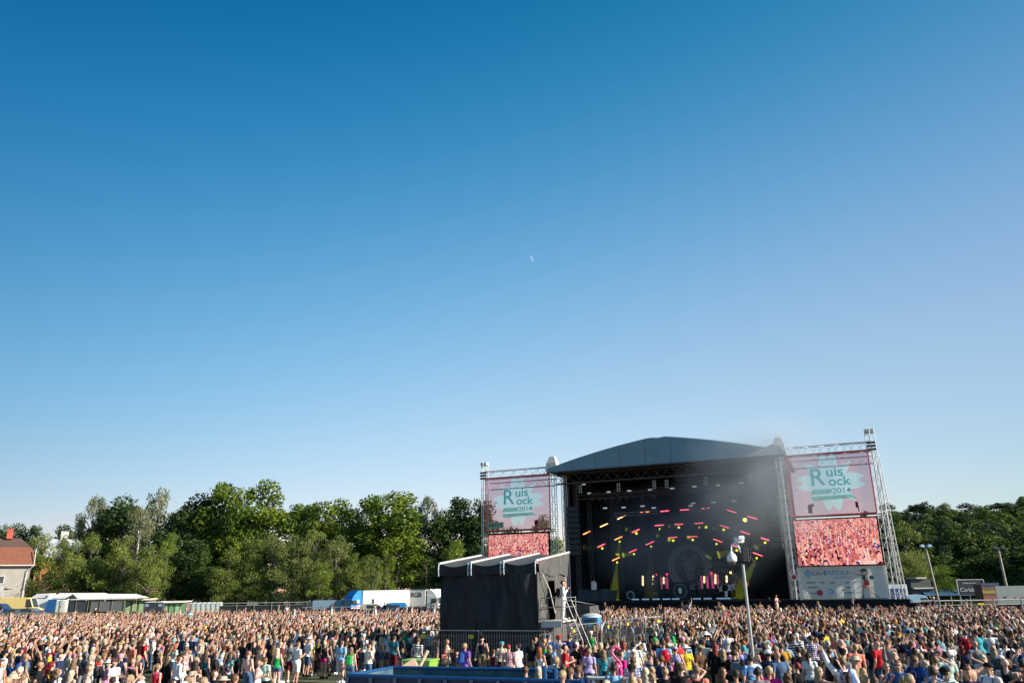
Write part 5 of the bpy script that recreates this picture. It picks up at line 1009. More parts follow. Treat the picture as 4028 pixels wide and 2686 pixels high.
TR = [
 ('dark',0,20,2062,205,110,'dark tree at the left edge behind the red roofed house'),('dark',1,82,2056,200,105,'dark round tree rising behind the red chimney'),('dark',2,138,2060,198,95,'dark tree between the two houses'),
 ('dark',1,262,2062,230,130,'dark tree behind the pale metal roof'),
 ('willow',0,178,2092,168,140,'olive willow tree right of the red roofed house'),('willow',1,276,2092,172,130,'olive willow tree covering the far house'),
 ('birch',0,318,2012,200,110,'small drooping birch, leftmost of the tall trees'),('birch',1,384,1950,202,140,'tall pale birch left of the big dark oak'),('dark',0,492,1947,198,230,'big dark oak between the birches'),
 ('birch',2,560,1985,186,150,'pale birch with a white trunk before the dark oak'),('birch',0,636,1914,206,210,'broad pale yellow-green birch, highest at the left'),
 ('dark',2,700,2010,192,190,'dark tree below the broad birch'),('dark',1,790,1940,196,200,'tall dark tree left of the lindens'),('linden',0,888,1897,194,190,'tall linden with sunlit top, left of the pair'),
 ('linden',1,968,1908,190,150,'narrow linden between the two tallest'),('linden',2,1068,1885,192,230,'tallest linden, the highest treetop in the picture'),('linden',0,1180,1982,188,130,'small rounded linden right of the tallest one'),
 ('linden',1,1262,1960,186,170,'flat topped linden behind the grey willows'),('linden',2,1352,1958,188,170,'right half of the wide flat linden group'),
 ('linden',0,1470,1945,186,170,'left crown of the large sunlit linden by the lorries'),('linden',1,1560,1925,182,260,'large bright linden above the white lorry'),
 ('birch',1,1682,1950,196,110,'pale birch right of the large linden'),('dark',0,1752,2000,188,170,'blue-green tree left of the stage wing'),('dark',2,1812,1950,190,190,'tall blue-green tree beside the stage wing'),('dark',1,1890,1962,186,170,'dark tree seen through the left banner'),
 ('linden',2,2140,2022,150,120,'tree behind the lower right corner of the left banner'),('dark',0,2010,2068,175,170,'dark tree behind the middle of the left banner'),
 ('willow',2,372,2088,166,150,'round olive willow with a sunlit right side, third from the left'),('willow',0,500,2098,164,150,'olive willow before the big dark oak'),('willow',1,610,2130,160,150,'sunlit willow before the dark trees'),('bright',0,672,2085,168,80,'small bright yellow-green tree among the dark trees'),
 ('dark',1,770,2120,172,170,'dark tree in deep shade behind the toilets'),('willow',2,905,2150,162,150,'olive shrubby willow below the tall linden'),
 ('willow',0,985,2105,164,150,'olive willow left of the bare grey tree'),('grey',0,1080,2092,163,160,'sparse grey-olive tree with pale stems, left one'),('grey',1,1165,2098,160,160,'sparse grey tree with bare twigs in the middle of the thicket'),('grey',2,1248,2080,162,150,'brown-grey thin tree at the top of the thicket'),
 ('grey',0,1330,2098,160,160,'grey-olive tree sloping down towards the lorries'),('willow',1,1405,2165,156,140,'low olive willow above the grey-blue trailer'),('bright',1,1262,2205,150,90,'small light green sapling before the grey thicket'),
 ('grey',1,1468,2178,155,80,'thin young tree left of the large linden trunk'),('bright',2,1522,2160,158,80,'light green hanging branches at the foot of the large linden'),
 ('bright',0,1795,2110,120,130,'bright yellow-green tree just behind the mixing tower roof'),
 ('dark',1,436,1988,205,150,'dark crown between the tall birch and the oak'),('dark',0,742,1978,205,140,'dark crown behind the gap right of the broad birch'),('linden',2,838,1950,204,140,'dark green linden between the dark tree and the sunlit linden'),('linden',0,1225,1985,202,150,'low linden filling the gap left of the flat topped group'),('dark',2,1412,1990,204,150,'dark crown in the gap left of the large bright linden'),('dark',0,1640,1985,200,150,'dark crown in the gap between the bright linden and the pale birch'),
 ('willow',2,3538,2045,104,185,'tall drooping willow right of the right stage wing'),('willow',0,3570,2180,100,120,'lower part of the willow clump beside the stage wing'),
 ('ball',1,3708,2220,97,112,'round ball-shaped green tree with a bright right edge'),
]
for q in TR:
    k = {}
    q = list(q); q[4] += 14 if q[4] > 150 or q[2] < 1500 and q[4] > 140 else 0
    tree_px(*q[:6], q[6], **k)
SH = [(30,2235,150,150,'green shrub below the red roofed house'),(70,2290,146,130,'low green shrub behind the yellow van'),(185,2235,150,120,'olive shrub left of the motorhome'),(255,2290,160,110,'dark shrub behind the motorhome'),(330,2230,165,150,'dark shrub behind the marquee'),(430,2240,165,140,'dark shrub behind the right half of the marquee'),(530,2225,165,150,'dark shrub behind the green doors'),(640,2240,168,150,'dark shrub behind the dark cabin'),(740,2215,170,150,'dark shrub left of the toilet row'),(840,2225,168,150,'dark shrub above the right end of the toilet row'),(940,2260,162,140,'mid green shrub behind the long fence'),(1030,2250,160,140,'mid green shrub below the bare grey tree'),(1120,2270,156,130,'mid green shrub left of the trailer'),(1210,2262,155,120,'dark green shrub behind the trailer'),(1560,2200,176,170,'dark undergrowth behind the white lorry'),(1680,2190,176,170,'dark undergrowth behind the RGB lorry'),(1800,2190,170,160,'dark undergrowth left of the mixing tower'),(1910,2200,165,150,'dark undergrowth behind the left wing of the stage'),(1390,2255,160,120,'green shrub just left of the blue cab'),
 (2010,2230,170,150,'dark undergrowth below the left screen'),(2110,2215,170,150,'dark undergrowth right of the left screen')]
for i, (px, py, Y, w, lb) in enumerate(SH): tree_px('bush' if i not in (0, 10, 11, 18) else 'willow', i % 3, px, py, max(Y+16, 172), w*1.1, lb, cat='shrub', group='shrubs behind the field', name='shrub')
# hill at the right: crest trees told apart, the wood below as one mass
CRS = [('hill',0,3482,2012,'left of the gap by the stage wing'),('pine',1,3520,2010,'just right of the wing mast'),('pine',0,3594,1986,'pointed dark one'),('hill',1,3640,2000,'between the two dark pines'),('pine',2,3692,1986,'broad dark one'),('hill',2,3745,1998,'rounded one above the round tree'),('pine',1,3795,1978,'dark one above the beer board'),('hill',0,3845,1992,'pale one right of the dark pine'),('hill',1,3886,1986,'sunlit one above the food stall'),('pine',0,3930,1976,'dark one near the right edge'),('hill',2,3962,1970,'bright one near the right edge'),('hill',0,4015,1960,'rightmost one at the frame edge'),('hill',1,4075,1955,'just outside the right frame edge')]
for kd, v, px, py, lb in CRS:
    Y = 238; x = atY(px, py, Y).x; hz = hill_h(x, Y)
    tree_px(kd, v, px, py, Y, 120, 'hilltop tree, '+lb, z=hz-.3, group='trees along the hill crest')
def wood(ob, lb):
    vs = []; ms = []
    for me, p, h, w, a in ob:
        n = len(me.vertices); co = np.empty(n*3); me.vertices.foreach_get('co', co); co = co.reshape(-1, 3); ca, sa = math.cos(a), math.sin(a)
        vs.append(np.c_[(co[:, 0]*ca-co[:, 1]*sa)*w/12+p.x, (co[:, 0]*sa+co[:, 1]*ca)*w/12+p.y, co[:, 2]*h/20+p.z])
        mi = np.empty(len(me.polygons), np.int32); me.polygons.foreach_get('material_index', mi); ms.append(mi+(3 if 'pine' in me.materials[0].name else 0))
    V = np.vstack(vs); M = np.concatenate(ms); nq = len(M); me = bpy.data.meshes.new('woodland'); me.vertices.add(nq*4); me.vertices.foreach_set('co', V.ravel()); me.loops.add(nq*4); me.loops.foreach_set('vertex_index', np.arange(nq*4)); me.polygons.add(nq); me.polygons.foreach_set('loop_start', np.arange(nq)*4); me.polygons.foreach_set('loop_total', np.full(nq, 4))
    for kd in ('hill', 'pine'):
        for i in range(3): me.materials.append(_mats['leaf_%s_%d' % (kd, i)])
    me.polygons.foreach_set('material_index', M); me.update(); o = bpy.data.objects.new('woodland', me); C.objects.link(o); tag(o, lb, 'woodland', kind='stuff')
ob = []
rg = random.Random(9)
for Y, n in ((222, 12), (204, 12), (188, 11), (172, 10), (156, 9), (142, 8), (130, 7)):
    for i in range(n):
        px = 3440+i*(720/n)+rg.uniform(-20, 20); p = gp(px, Y); p.z = hill_h(p.x, Y)-.3
        hgt = rg.uniform(9.5, 13.5)*(1.0 if Y > 140 else .8); me, tm = tree_data('hill' if rg.random() < .8 else 'pine', rg.randint(0, 2)); ob.append((me, p, hgt, rg.uniform(8, 12), rg.uniform(0, 6)))
for i in range(46):  # unseen trees right of the frame, added to shade the hill foot
    y = rg.uniform(88, 160); x = .68*y+rg.uniform(10, 55); me, tm = tree_data('hill', rg.randint(0, 2)); ob.append((me, Vector((x, y, hill_h(x, y)-.3)), rg.uniform(17, 23), rg.uniform(11, 15), rg.uniform(0, 6)))
wood(ob, 'dense dark green woodland covering the hillside behind the right of the field')
ob = []
for Y, n, h0 in ((240, 20, 15), (256, 18, 16)):
    for i in range(n):
        px = -80+i*(2250/n)+rg.uniform(-25, 25); p = gp(px, Y); p.z = 0; k_ = 1.0 if px > 330 else .75
        me, tm = tree_data(rg.choice(['hill', 'hill', 'pine']), rg.randint(0, 2)); ob.append((me, p, h0*k_*rg.uniform(.8, 1.1), rg.uniform(11, 15), rg.uniform(0, 6)))
wood(ob, 'dark distant wood closing the gaps behind the tall trees at the left')
# ---------------------------------------------------------------- people
def _cap(bm, p, q, r1, r2, seg=10, rings=4):
    p = Vector(p); q = Vector(q); d = q-p; L_ = d.length or 1e-6; d = d/L_; a = d.orthogonal().normalized(); b = d.cross(a); rows = []
    for j in range(rings+1): 
        t = PI/2*(1-j/rings); rows.append((p-d*(math.sin(t)*r1), math.cos(t)*r1))
    for j in range(rings+1):
        t = PI/2*(j/rings); rows.append((q+d*(math.sin(t)*r2), math.cos(t)*r2))
    vr = []
    for c, r in rows:
        vr.append([bm.verts.new(c+a*(math.cos(2*PI*i/seg)*max(r, 1e-4))+b*(math.sin(2*PI*i/seg)*max(r, 1e-4))) for i in range(seg)])
    for j in range(len(vr)-1):
        for i in range(seg): bm.faces.new((vr[j][i], vr[j][(i+1) % seg], vr[j+1][(i+1) % seg], vr[j+1][i]))
    bm.faces.new(vr[0][::-1]); bm.faces.new(vr[-1])
def _ell(bm, c, r, rx=0.0):
    m = Matrix.Translation(Vector(c)) @ Matrix.Rotation(rx, 4, 'X') @ Matrix.Diagonal((*r, 1)); bmesh.ops.create_icosphere(bm, subdivisions=3, radius=1, matrix=m)
POSE = {  # right elbow, right wrist, left elbow, left wrist, (knees/ankles optional)
 'stand':  ((.245, -.03, 1.12), (.27, .06, .87), (-.245, -.03, 1.12), (-.27, .06, .87)),
 'raise':  ((.27, .10, 1.64), (.24, .20, 1.90), (-.245, -.03, 1.12), (-.25, .08, .88)),
 'raisel': ((.245, -.03, 1.12), (.25, .08, .88), (-.30, .08, 1.63), (-.34, .18, 1.88)),
 'both':   ((.26, .10, 1.64), (.15, .20, 1.89), (-.26, .10, 1.64), (-.12, .20, 1.90)),
 'hold':   ((.25, -.02, 1.13), (.14, .21, 1.20), (-.25, -.02, 1.13), (-.13, .22, 1.14)),
 'phone':  ((.25, .02, 1.14), (.12, .20, 1.36), (-.245, -.03, 1.12), (-.27, .06, .87)),
 'head':   ((.40, .02, 1.56), (.17, .04, 1.70), (-.245, -.03, 1.12), (-.27, .06, .87)),
 'point':  ((.40, .14, 1.36), (.60, .28, 1.45), (-.245, -.03, 1.12), (-.25, .08, .88)),
 'sit':    ((.25, .02, .60), (.14, .24, .50), (-.25, .02, .60), (-.14, .24, .50)),
}
SEGI = {'uarm': 1, 'farm': 2, 'hand': 3, 'thigh': 4, 'shin': 5, 'foot': 6, 'torso': 0, 'neck': 7, 'head': 8}
def skeleton(sex, pose):
    f = sex == 'f'; sw = .155 if f else .178; dz = -.46 if pose == 'sit' else 0
    eR, wR, eL, wL = [Vector(v) for v in POSE[pose]]
    if f: 
        for v in (eR, wR, eL, wL): v.x *= .92
    S = []
    for s, e, w in ((1, eR, wR), (-1, eL, wL)):
        sh = Vector((s*sw, 0, 1.40+dz)); d = (w-e).normalized(); k = .86 if f else 1
        S.append(('uarm', sh, e, .050*k, .040*k)); S.append(('farm', e, w, .040*k, .026*k)); S.append(('hand', w, w+d*.10, .030*k, .026*k))
    for s in (1, -1):
        hp = Vector((s*.088, 0, .92+dz)); kn = Vector((s*.10, .015, .50)); an = Vector((s*.11, -.03, .09)); to = Vector((s*.135, .13, .035))
        if pose == 'sit': kn = Vector((s*.16, .36, .52)); an = Vector((s*.13, .50, .10)); to = Vector((s*.15, .64, .04))
        S.append(('thigh', hp, kn, .088, .056)); S.append(('shin', kn, an, .056, .036)); S.append(('foot', an+Vector((0, -.03, -.04)), to, .042, .032))
    tz = dz
    S.append(('torso', Vector((0, 0, .95+tz)), Vector((0, 0, 1.32+tz)), .14, .15)); S.append(('torso', Vector((-sw, 0, 1.39+tz)), Vector((sw, 0, 1.39+tz)), .06, .06))
    S.append(('neck', Vector((0, -.005, 1.44+tz)), Vector((0, .01, 1.55+tz)), .05, .046)); S.append(('head', Vector((0, .015, 1.60+tz)), Vector((0, .01, 1.68+tz)), .085, .09))
    return S, dz, sw
def region(P, S):
    best = np.full(len(P), 9e9); idx = np.zeros(len(P), int); tt = np.zeros(len(P))
    for k, (nm, p, q, r1, r2) in enumerate(S):
        p = np.array(p); q = np.array(q); d = q-p; t = np.clip(((P-p)@d)/(d@d), 0, 1); r = r1+(r2-r1)*t
        dist = np.linalg.norm(P-(p+t[:, None]*d), axis=1)-r; m = dist < best; best[m] = dist[m]; idx[m] = k; tt[m] = t[m]
    return idx, tt
_body = {}
def body(sex, pose):
    key = (sex, pose)
    if key in _body: return _body[key]
    S, dz, sw = skeleton(sex, pose); f = sex == 'f'; bm = bmesh.new()
    for nm, p, q, r1, r2 in S:
        if nm in ('torso', 'head', 'hand'): continue
        _cap(bm, p, q, r1, r2)
        if nm == 'shin': _cap(bm, p.lerp(q, .15)+Vector((0, -.018, 0)), p.lerp(q, .45)+Vector((0, -.022, 0)), .045, .038)
        if nm == 'uarm': _ell(bm, p, (.06, .055, .06))
    k = .9 if f else 1
    _ell(bm, (0, .0, 1.30+dz), (.160*k, .108, .185)); _ell(bm, (0, 0, 1.12+dz), (.128*k, .092, .16)); _ell(bm, (0, -.01, .96+dz), (.158, .112, .125)); _cap(bm, (-sw, 0, 1.395+dz), (sw, 0, 1.395+dz), .056*k, .056*k)
    for s in (-1, 1):
        _ell(bm, (s*.07, -.05, .92+dz), (.085, .075, .09))
        if f: _ell(bm, (s*.07, .085, 1.27+dz), (.062, .055, .06))
    _ell(bm, (0, .0, 1.655+dz), (.077, .094, .10)); _ell(bm, (0, .035, 1.60+dz), (.056, .062, .068)); _ell(bm, (0, .105, 1.625+dz), (.012, .022, .022))
    for s in (-1, 1): _ell(bm, (s*.079, .0, 1.64+dz), (.012, .022, .032))
    for nm, p, q, r1, r2 in S:
        if nm == 'hand':
            d = (q-p).normalized(); a = d.cross(Vector((0, 1, .2))).normalized() if abs(d.y) < .95 else Vector((1, 0, 0))
            m = Matrix.Translation(p+d*.045) @ Matrix(((a.x, a.cross(d).x, d.x, 0), (a.y, a.cross(d).y, d.y, 0), (a.z, a.cross(d).z, d.z, 0), (0, 0, 0, 1))) @ Matrix.Diagonal((.042, .02, .055, 1)); bmesh.ops.create_icosphere(bm, subdivisions=2, radius=1, matrix=m)
    me = bpy.data.meshes.new('person_body'); bm.to_mesh(me); bm.free(); o = bpy.data.objects.new('tmp', me); C.objects.link(o)
    rm = o.modifiers.new('r', 'REMESH'); rm.mode = 'VOXEL'; rm.voxel_size = .0155; sm = o.modifiers.new('s', 'SMOOTH'); sm.iterations = 4; sm.factor = .5
    dg = bpy.context.evaluated_depsgraph_get(); m2 = bpy.data.meshes.new_from_object(o.evaluated_get(dg)); bpy.data.objects.remove(o)
    # fingers: four of unequal length and a thumb, slightly bent, growing out of each palm
    fb = MB()
    for nm, p, q, r1, r2 in S:
        if nm == 'hand':
            d = (q-p).normalized(); a = d.cross(Vector((0, 1, .2))).normalized() if abs(d.y) < .95 else Vector((1, 0, 0)); n_ = a.cross(d)
            sd = 1 if p.x > 0 else -1
            for i, (off, ln) in enumerate(((-.028, .062), (-.010, .074), (.009, .070), (.027, .055))):
                st = p+d*.085+a*off; md = st+d*ln*.5+a*off*.25; en = md+d*ln*.45+n_*ln*.28; fb.tube([st, md, en], [.0095, .0088, .0065], 6)
            st = p+d*.035-a*.034*sd; md = st+d*.03-a*.028*sd; fb.tube([st, md, md+d*.03-a*.006*sd], [.011, .010, .007], 6)
    nb = len(m2.vertices); co = np.empty(nb*3); m2.vertices.foreach_get('co', co); co = co.reshape(-1, 3); nrm = np.empty(nb*3); m2.vertices.foreach_get('normal', nrm); nrm = nrm.reshape(-1, 3)
    polys = [tuple(p.vertices) for p in m2.polygons]
    me = bpy.data.meshes.new('person_body'); me.from_pydata([tuple(v) for v in co]+fb.v, [], polys+[tuple(i+nb for i in f_) for f_ in fb.f]); me.polygons.foreach_set('use_smooth', [True]*len(me.polygons)); me.materials.append(None); me.update(); bpy.data.meshes.remove(m2)
    idx, tt = region(co, S); names = np.array([s[0] for s in S]); rn = names[idx]
    _body[key] = dict(me=me, co=co, n=nrm, polys=np.array(polys), rn=rn, tt=tt, dz=dz, S=S); return _body[key]
_cloth = {}
def clothing(sex, pose, kind):
    """a mesh that follows the body surface, a little outside it"""
    key = (sex, pose, kind)
    if key in _cloth: return _cloth[key]
    B = body(sex, pose); co, n, rn, tt, dz = B['co'], B['n'], B['rn'], B['tt'], B['dz']; z_ = co[:, 2]-dz; x_ = np.abs(co[:, 0])
    torso = (rn == 'torso') | ((rn == 'neck') & (z_ < 1.44)) | (rn == 'thigh') & (z_ > .86); off = .016
    if kind == 'tee': m = (torso & (z_ > .90)) | ((rn == 'uarm') & (tt < .62)); off = .020
    elif kind == 'long': m = (torso & (z_ > .88)) | (rn == 'uarm') | ((rn == 'farm') & (tt < .93)); off = .022
    elif kind == 'tank': m = torso & (z_ > .93) & ~((z_ > 1.34) & (x_ > .115)) & ~((z_ > 1.40) & (x_ < .05))
    elif kind == 'dress': m = torso & (z_ > .90) & ~((z_ > 1.36) & (x_ > .12))
    elif kind == 'bikini': m = (rn == 'torso') & (z_ > 1.21) & (z_ < 1.31)
    elif kind == 'trousers': m = ((z_ < 1.0) & ((rn == 'torso') | (rn == 'thigh') | (rn == 'shin') & (tt < .95))); off = .017
    elif kind == 'shorts': m = ((z_ < 1.0) & ((rn == 'torso') | (rn == 'thigh') & (tt < .93))); off = .024
    elif kind == 'hotpants': m = ((z_ < 1.0) & ((rn == 'torso') | (rn == 'thigh') & (tt < .38))); off = .015
    elif kind == 'shoes': m = (rn == 'foot') | (rn == 'shin') & (tt > .93); off = .010
    P = B['polys']; keep = m[P].all(axis=1); P = P[keep]; used = np.unique(P); mp = -np.ones(len(co), int); mp[used] = np.arange(len(used))
    v = co[used]+n[used]*off
    if kind in ('tee', 'dress', 'long'):
        h = np.clip((1.18-(v[:, 2]-dz))/.3, 0, 1); tor = (rn[used] == 'torso') | (rn[used] == 'thigh'); k = 1+h*.10*tor; v[:, 0] *= k; v[:, 1] *= 1+h*.14*tor
    for i in range(len(v)): v[i] += n[used[i]]*.007*noise.noise(Vector(v[i]*9))
    V = [tuple(q) for q in v]; F_ = [tuple(mp[p]) for p in P]
    if kind == 'dress' or kind == 'skirt': pass
    me = bpy.data.meshes.new(kind); me.from_pydata(V, [], F_)
    if kind == 'dress':
        b = MB(); b.v = V; b.f = F_; b.m = [0]*len(F_); b.sm = [True]*len(F_); b.lathe((0, -.01, 0), [(.20, .60), (.185, .75), (.165, .92), (.15, 1.0)], 20); o = b.build('dress', [None]); me = o.data; bpy.data.objects.remove(o)
    else: me.materials.append(None); me.polygons.foreach_set('use_smooth', [True]*len(me.polygons))
    me.update(); _cloth[key] = me; return me
def simple(name, fn):
    if name in _cloth: return _cloth[name]
    b = MB(); fn(b); o = b.build(name, [None]); me = o.data; bpy.data.objects.remove(o); _cloth[name] = me; return me
HZ = 1.655
def hair_fn(kind, sd=0):
    def fn(b):
        n, m = 18, 12; vs = []; r = (.088, .106, .112)
        if kind == 'curly': r = (.14, .15, .15)
        if kind == 'cropped': r = (.086, .104, .110)
        keep = {}
        for j in range(m+1):
            ph = PI*j/m
            for i in range(n):
                t = 2*PI*i/n; v = Vector((math.sin(ph)*math.cos(t), math.sin(ph)*math.sin(t), math.cos(ph))); k = 1+(.20 if kind != 'cropped' else .12)*noise.noise(v*4+Vector((sd, 0, 0)))
                vs.append((v.x*r[0]*k, v.y*r[1]*k-.008, HZ+v.z*r[2]*k)); keep[j*n+i] = not ((v.y > .25 and v.z < .42) or v.z < (-.55 if kind not in ('long', 'wavy', 'pony') else -.8))
        fs = []
        for j in range(m):
            for i in range(n):
                f_ = (j*n+(i+1) % n, j*n+i, (j+1)*n+i, (j+1)*n+(i+1) % n)
                if all(keep[q] for q in f_): fs.append(f_)
        b.add(vs, fs, 0, True)
        if kind in ('long', 'wavy'):
            vs = []; nn = 11; mm = 9; wv = .012 if kind == 'long' else .03
            for j in range(mm+1):
                for i in range(nn):
                    a = math.radians(-8+196*i/(nn-1)); t = j/mm; rr = .092+.025*t-.02*max(0, t-.7); w_ = wv*math.sin(t*14+i*1.7+sd)
                    vs.append((math.cos(a)*(rr+w_*.6), -math.sin(a)*(rr+w_)*(1.0)-.012-.015*t, HZ+.03-.36*t-(.03*math.sin(i*2.2) if j == mm else 0)))
            b.add(vs, [(j*nn+i, (j+1)*nn+i, (j+1)*nn+i+1, j*nn+i+1) for j in range(mm) for i in range(nn-1)], 0, True)
        if kind == 'bun': b.ell((0, -.06, HZ+.12), (.045, .045, .04), 10, 8)
        if kind == 'pony': b.tube([(0, -.10, HZ+.05), (0, -.16, HZ+.02), (0, -.16, HZ-.12), (.01, -.13, HZ-.26)], [.03, .035, .03, .01], 8)
    return fn
def cap_fn(b):
    b.lathe((0, -.005, HZ), [(.105, .02), (.107, .05), (.095, .09), (.06, .118), (.01, .125)], 16); b.add([(-.06, .09, HZ+.03), (.06, .09, HZ+.03), (.05, .18, HZ+.015), (-.05, .18, HZ+.015)], [(0, 1, 2, 3), (3, 2, 1, 0)])
def brim_fn(b): b.lathe((0, -.005, HZ), [(.19, .03), (.19, .037), (.108, .05), (.105, .10), (.085, .135), (.01, .14)], 20)
def bandana_fn(b): b.lathe((0, -.002, HZ), [(.095, .01), (.099, .03), (.096, .06), (.08, .09), (.04, .112), (.01, .115)], 16)
def pack_fn(b):
    b.box((0, -.21, 1.22), (.29, .17, .42), bev=.07); b.box((0, -.31, 1.14), (.22, .06, .2), bev=.03)
    for s in (-1, 1): b.tube([(s*.10, -.14, 1.40), (s*.115, -.04, 1.475), (s*.12, .09, 1.42), (s*.135, .12, 1.25), (s*.15, .03, 1.06), (s*.12, -.13, 1.04)], .017, 5)
def glasses_fn(b):
    for s in (-1, 1): b.box((s*.034, .103, 1.655), (.05, .012, .03), bev=.005); b.bar((s*.06, .10, 1.66), (s*.082, .0, 1.66), .004, n=4)
def bag_fn(b):
    b.box((.2, -.06, .95), (.12, .3, .22), bev=.04); b.tube([(.2, -.1, 1.05), (.05, -.13, 1.3), (-.10, -.03, 1.47), (-.06, .12, 1.35), (.18, .05, 1.05)], .012, 5)
def lei_fn(b):
    for i in range(20):
        a = 2*PI*i/20; b.ell((math.cos(a)*.14, math.sin(a)*.12+.02, 1.40-.09*max(0, math.sin(a))+.02*math.cos(a*7)), (.03, .03, .03), 6, 4)
def skirt_fn(b): b.lathe((0, -.01, 0), [(.235, .60), (.205, .78), (.175, .92), (.148, 1.02)], 20)
def shortsleeve(b): pass
def eyes_fn(b):
    for s in (-1, 1): b.ell((s*.032, .092, 1.655), (.010, .006, .006), 6, 4)
    b.box((0, .098, 1.585), (.042, .012, .008))
ACC = {'cap': ('cap', cap_fn), 'hat': ('sun_hat', brim_fn), 'bandana': ('bandana', bandana_fn), 'pack': ('backpack', pack_fn), 'glasses': ('sunglasses', glasses_fn), 'bag': ('shoulder_bag', bag_fn), 'lei': ('flower_garland', lei_fn)}
COL = dict(white=(.74, .74, .73), black=(.012, .012, .014), grey=(.17, .18, .19), navy=(.018, .028, .075), blue=(.03, .10, .32), lightblue=(.22, .42, .60), teal=(.02, .12, .16), turquoise=(.05, .38, .42), mint=(.42, .60, .50), green=(.02, .32, .08), lime=(.35, .60, .06), olive=(.13, .13, .05), mustard=(.48, .26, .03), yellow=(.72, .50, .04), orange=(.65, .18, .03), salmon=(.72, .22, .15), red=(.50, .02, .03), maroon=(.12, .012, .025), pink=(.72, .28, .40), magenta=(.62, .02, .22), purple=(.20, .09, .38), lavender=(.40, .34, .58), brown=(.10, .05, .03), beige=(.50, .41, .30), denim=(.06, .11, .20), khaki=(.22, .19, .10), cream=(.66, .62, .50), rose=(.55, .38, .36))
HC = dict(blonde=(.31, .225, .125), pale=(.47, .39, .27), brown=(.085, .045, .022), dark=(.022, .014, .010), light=(.17, .11, .06), ginger=(.28, .08, .02), redhair=(.20, .018, .012), grey=(.34, .33, .31))
HN = dict(blonde='blonde', pale='pale blonde', brown='brown', dark='dark', light='light brown', ginger='ginger', redhair='dyed red', grey='grey')
def cloth_mat(c): return mat('cloth_'+c, COL[c], .85, var=.12, scale=6, spec=.15)
def pattern(name):
    if name in _mats: return _mats[name]
    m = bpy.data.materials.new(name); m.use_nodes = True; n = m.node_tree.nodes; l = m.node_tree.links; b = n['Principled BSDF']; b.inputs['Roughness'].default_value = .85
    t = n.new('ShaderNodeTexCoord'); sp_ = n.new('ShaderNodeSeparateXYZ'); l.new(t.outputs['Object'], sp_.inputs[0])
    def M(op, a, b_):
        q = n.new('ShaderNodeMath'); q.operation = op
        for i, v in enumerate((a, b_)):
            if isinstance(v, (int, float)): q.inputs[i].default_value = v
            else: l.new(v, q.inputs[i])
        return q.outputs[0]
    mx = n.new('ShaderNodeMix'); mx.data_type = 'RGBA'
    if name.startswith('striped'): l.new(M('GREATER_THAN', M('FRACT', M('MULTIPLY', sp_.outputs[2], 11), 0), .5), mx.inputs[0]); mx.inputs[6].default_value = (.02, .02, .03, 1); mx.inputs[7].default_value = (.7, .7, .7, 1)
    elif name.startswith('plaid'):
        l.new(M('MULTIPLY', M('ADD', M('GREATER_THAN', M('FRACT', M('MULTIPLY', sp_.outputs[2], 14), 0), .6), M('GREATER_THAN', M('FRACT', M('MULTIPLY', sp_.outputs[0], 14), 0), .6)), .5), mx.inputs[0])
        mx.inputs[6].default_value = (.06, .04, .16, 1) if 'purple' in name else (.05, .12, .32, 1) if 'blue' in name else (.25, .04, .05, 1); mx.inputs[7].default_value = (.7, .6, .6, 1)
    else:
        v = n.new('ShaderNodeTexVoronoi'); v.inputs['Scale'].default_value = 16; l.new(t.outputs['Object'], v.inputs[0]); r = n.new('ShaderNodeValToRGB'); r.color_ramp.interpolation = 'CONSTANT'
        sp2 = n.new('ShaderNodeSeparateColor'); l.new(v.outputs['Color'], sp2.inputs[0]); l.new(sp2.outputs[0], r.inputs[0]); e = r.color_ramp.elements; cs = ((.01, .01, .02), (.05, .5, .45), (.75, .2, .35), (.02, .02, .03)) if 'floral' in name else ((.03, .12, .35), (.5, .6, .75), (.02, .06, .2), (.1, .3, .55))
        e[0].color = (*cs[0], 1); e[1].position = .35; e[1].color = (*cs[1], 1)
        for p_, c in ((.6, cs[2]), (.8, cs[3])): q = e.new(p_); q.color = (*c, 1)
        l.new(r.outputs[0], mx.inputs[6]); mx.inputs[0].default_value = 0
    l.new(mx.outputs[2], b.inputs['Base Color']); _mats[name] = m; return m
PAT = ('striped', 'plaid-red', 'plaid-blue', 'plaid-purple', 'floral', 'blue-patterned')
SKINS = [mat('skin_%d' % i, c, .55, var=.06, scale=5, spec=.3) for i, c in enumerate([(.50, .29, .21), (.54, .33, .25), (.43, .24, .16), (.58, .38, .30), (.36, .19, .12)])]
def hair_mat(c): return mat('hair_'+c, HC[c], .6, var=.5, scale=25, stretch=(1, 1, .15), spec=.35)
def child(t, name, me, m):
    o = bpy.data.objects.new(name, me); C.objects.link(o); o.parent = t; o.material_slots[0].link = 'OBJECT'; o.material_slots[0].material = m; return o
HK = {'s': 'short', 'c': 'cropped', 'l': 'long', 'w': 'wavy', 'b': 'bun', 'p': 'pony', 'u': 'curly', '0': None}
HT = {'short': 'short %s hair', 'cropped': 'cropped %s hair', 'long': 'long straight %s hair', 'wavy': 'long wavy %s hair', 'bun': '%s hair in a bun', 'pony': 'a %s ponytail', 'curly': 'big curly %s hair', None: 'a shaved head'}
TT = {'tee': 't-shirt', 'long': 'long-sleeved top', 'tank': 'tank top', 'dress': 'dress', 'bikini': 'bikini top', 'none': None}
PT = {'stand': '', 'raise': 'one arm up', 'raisel': 'left arm up', 'both': 'both arms up', 'hold': 'hands at chest', 'phone': 'hand at chin', 'head': 'hand on head', 'point': 'arm stretched out', 'sit': 'sitting'}
used_labels = {}
STAGE_C = Vector((17, 86, 0))
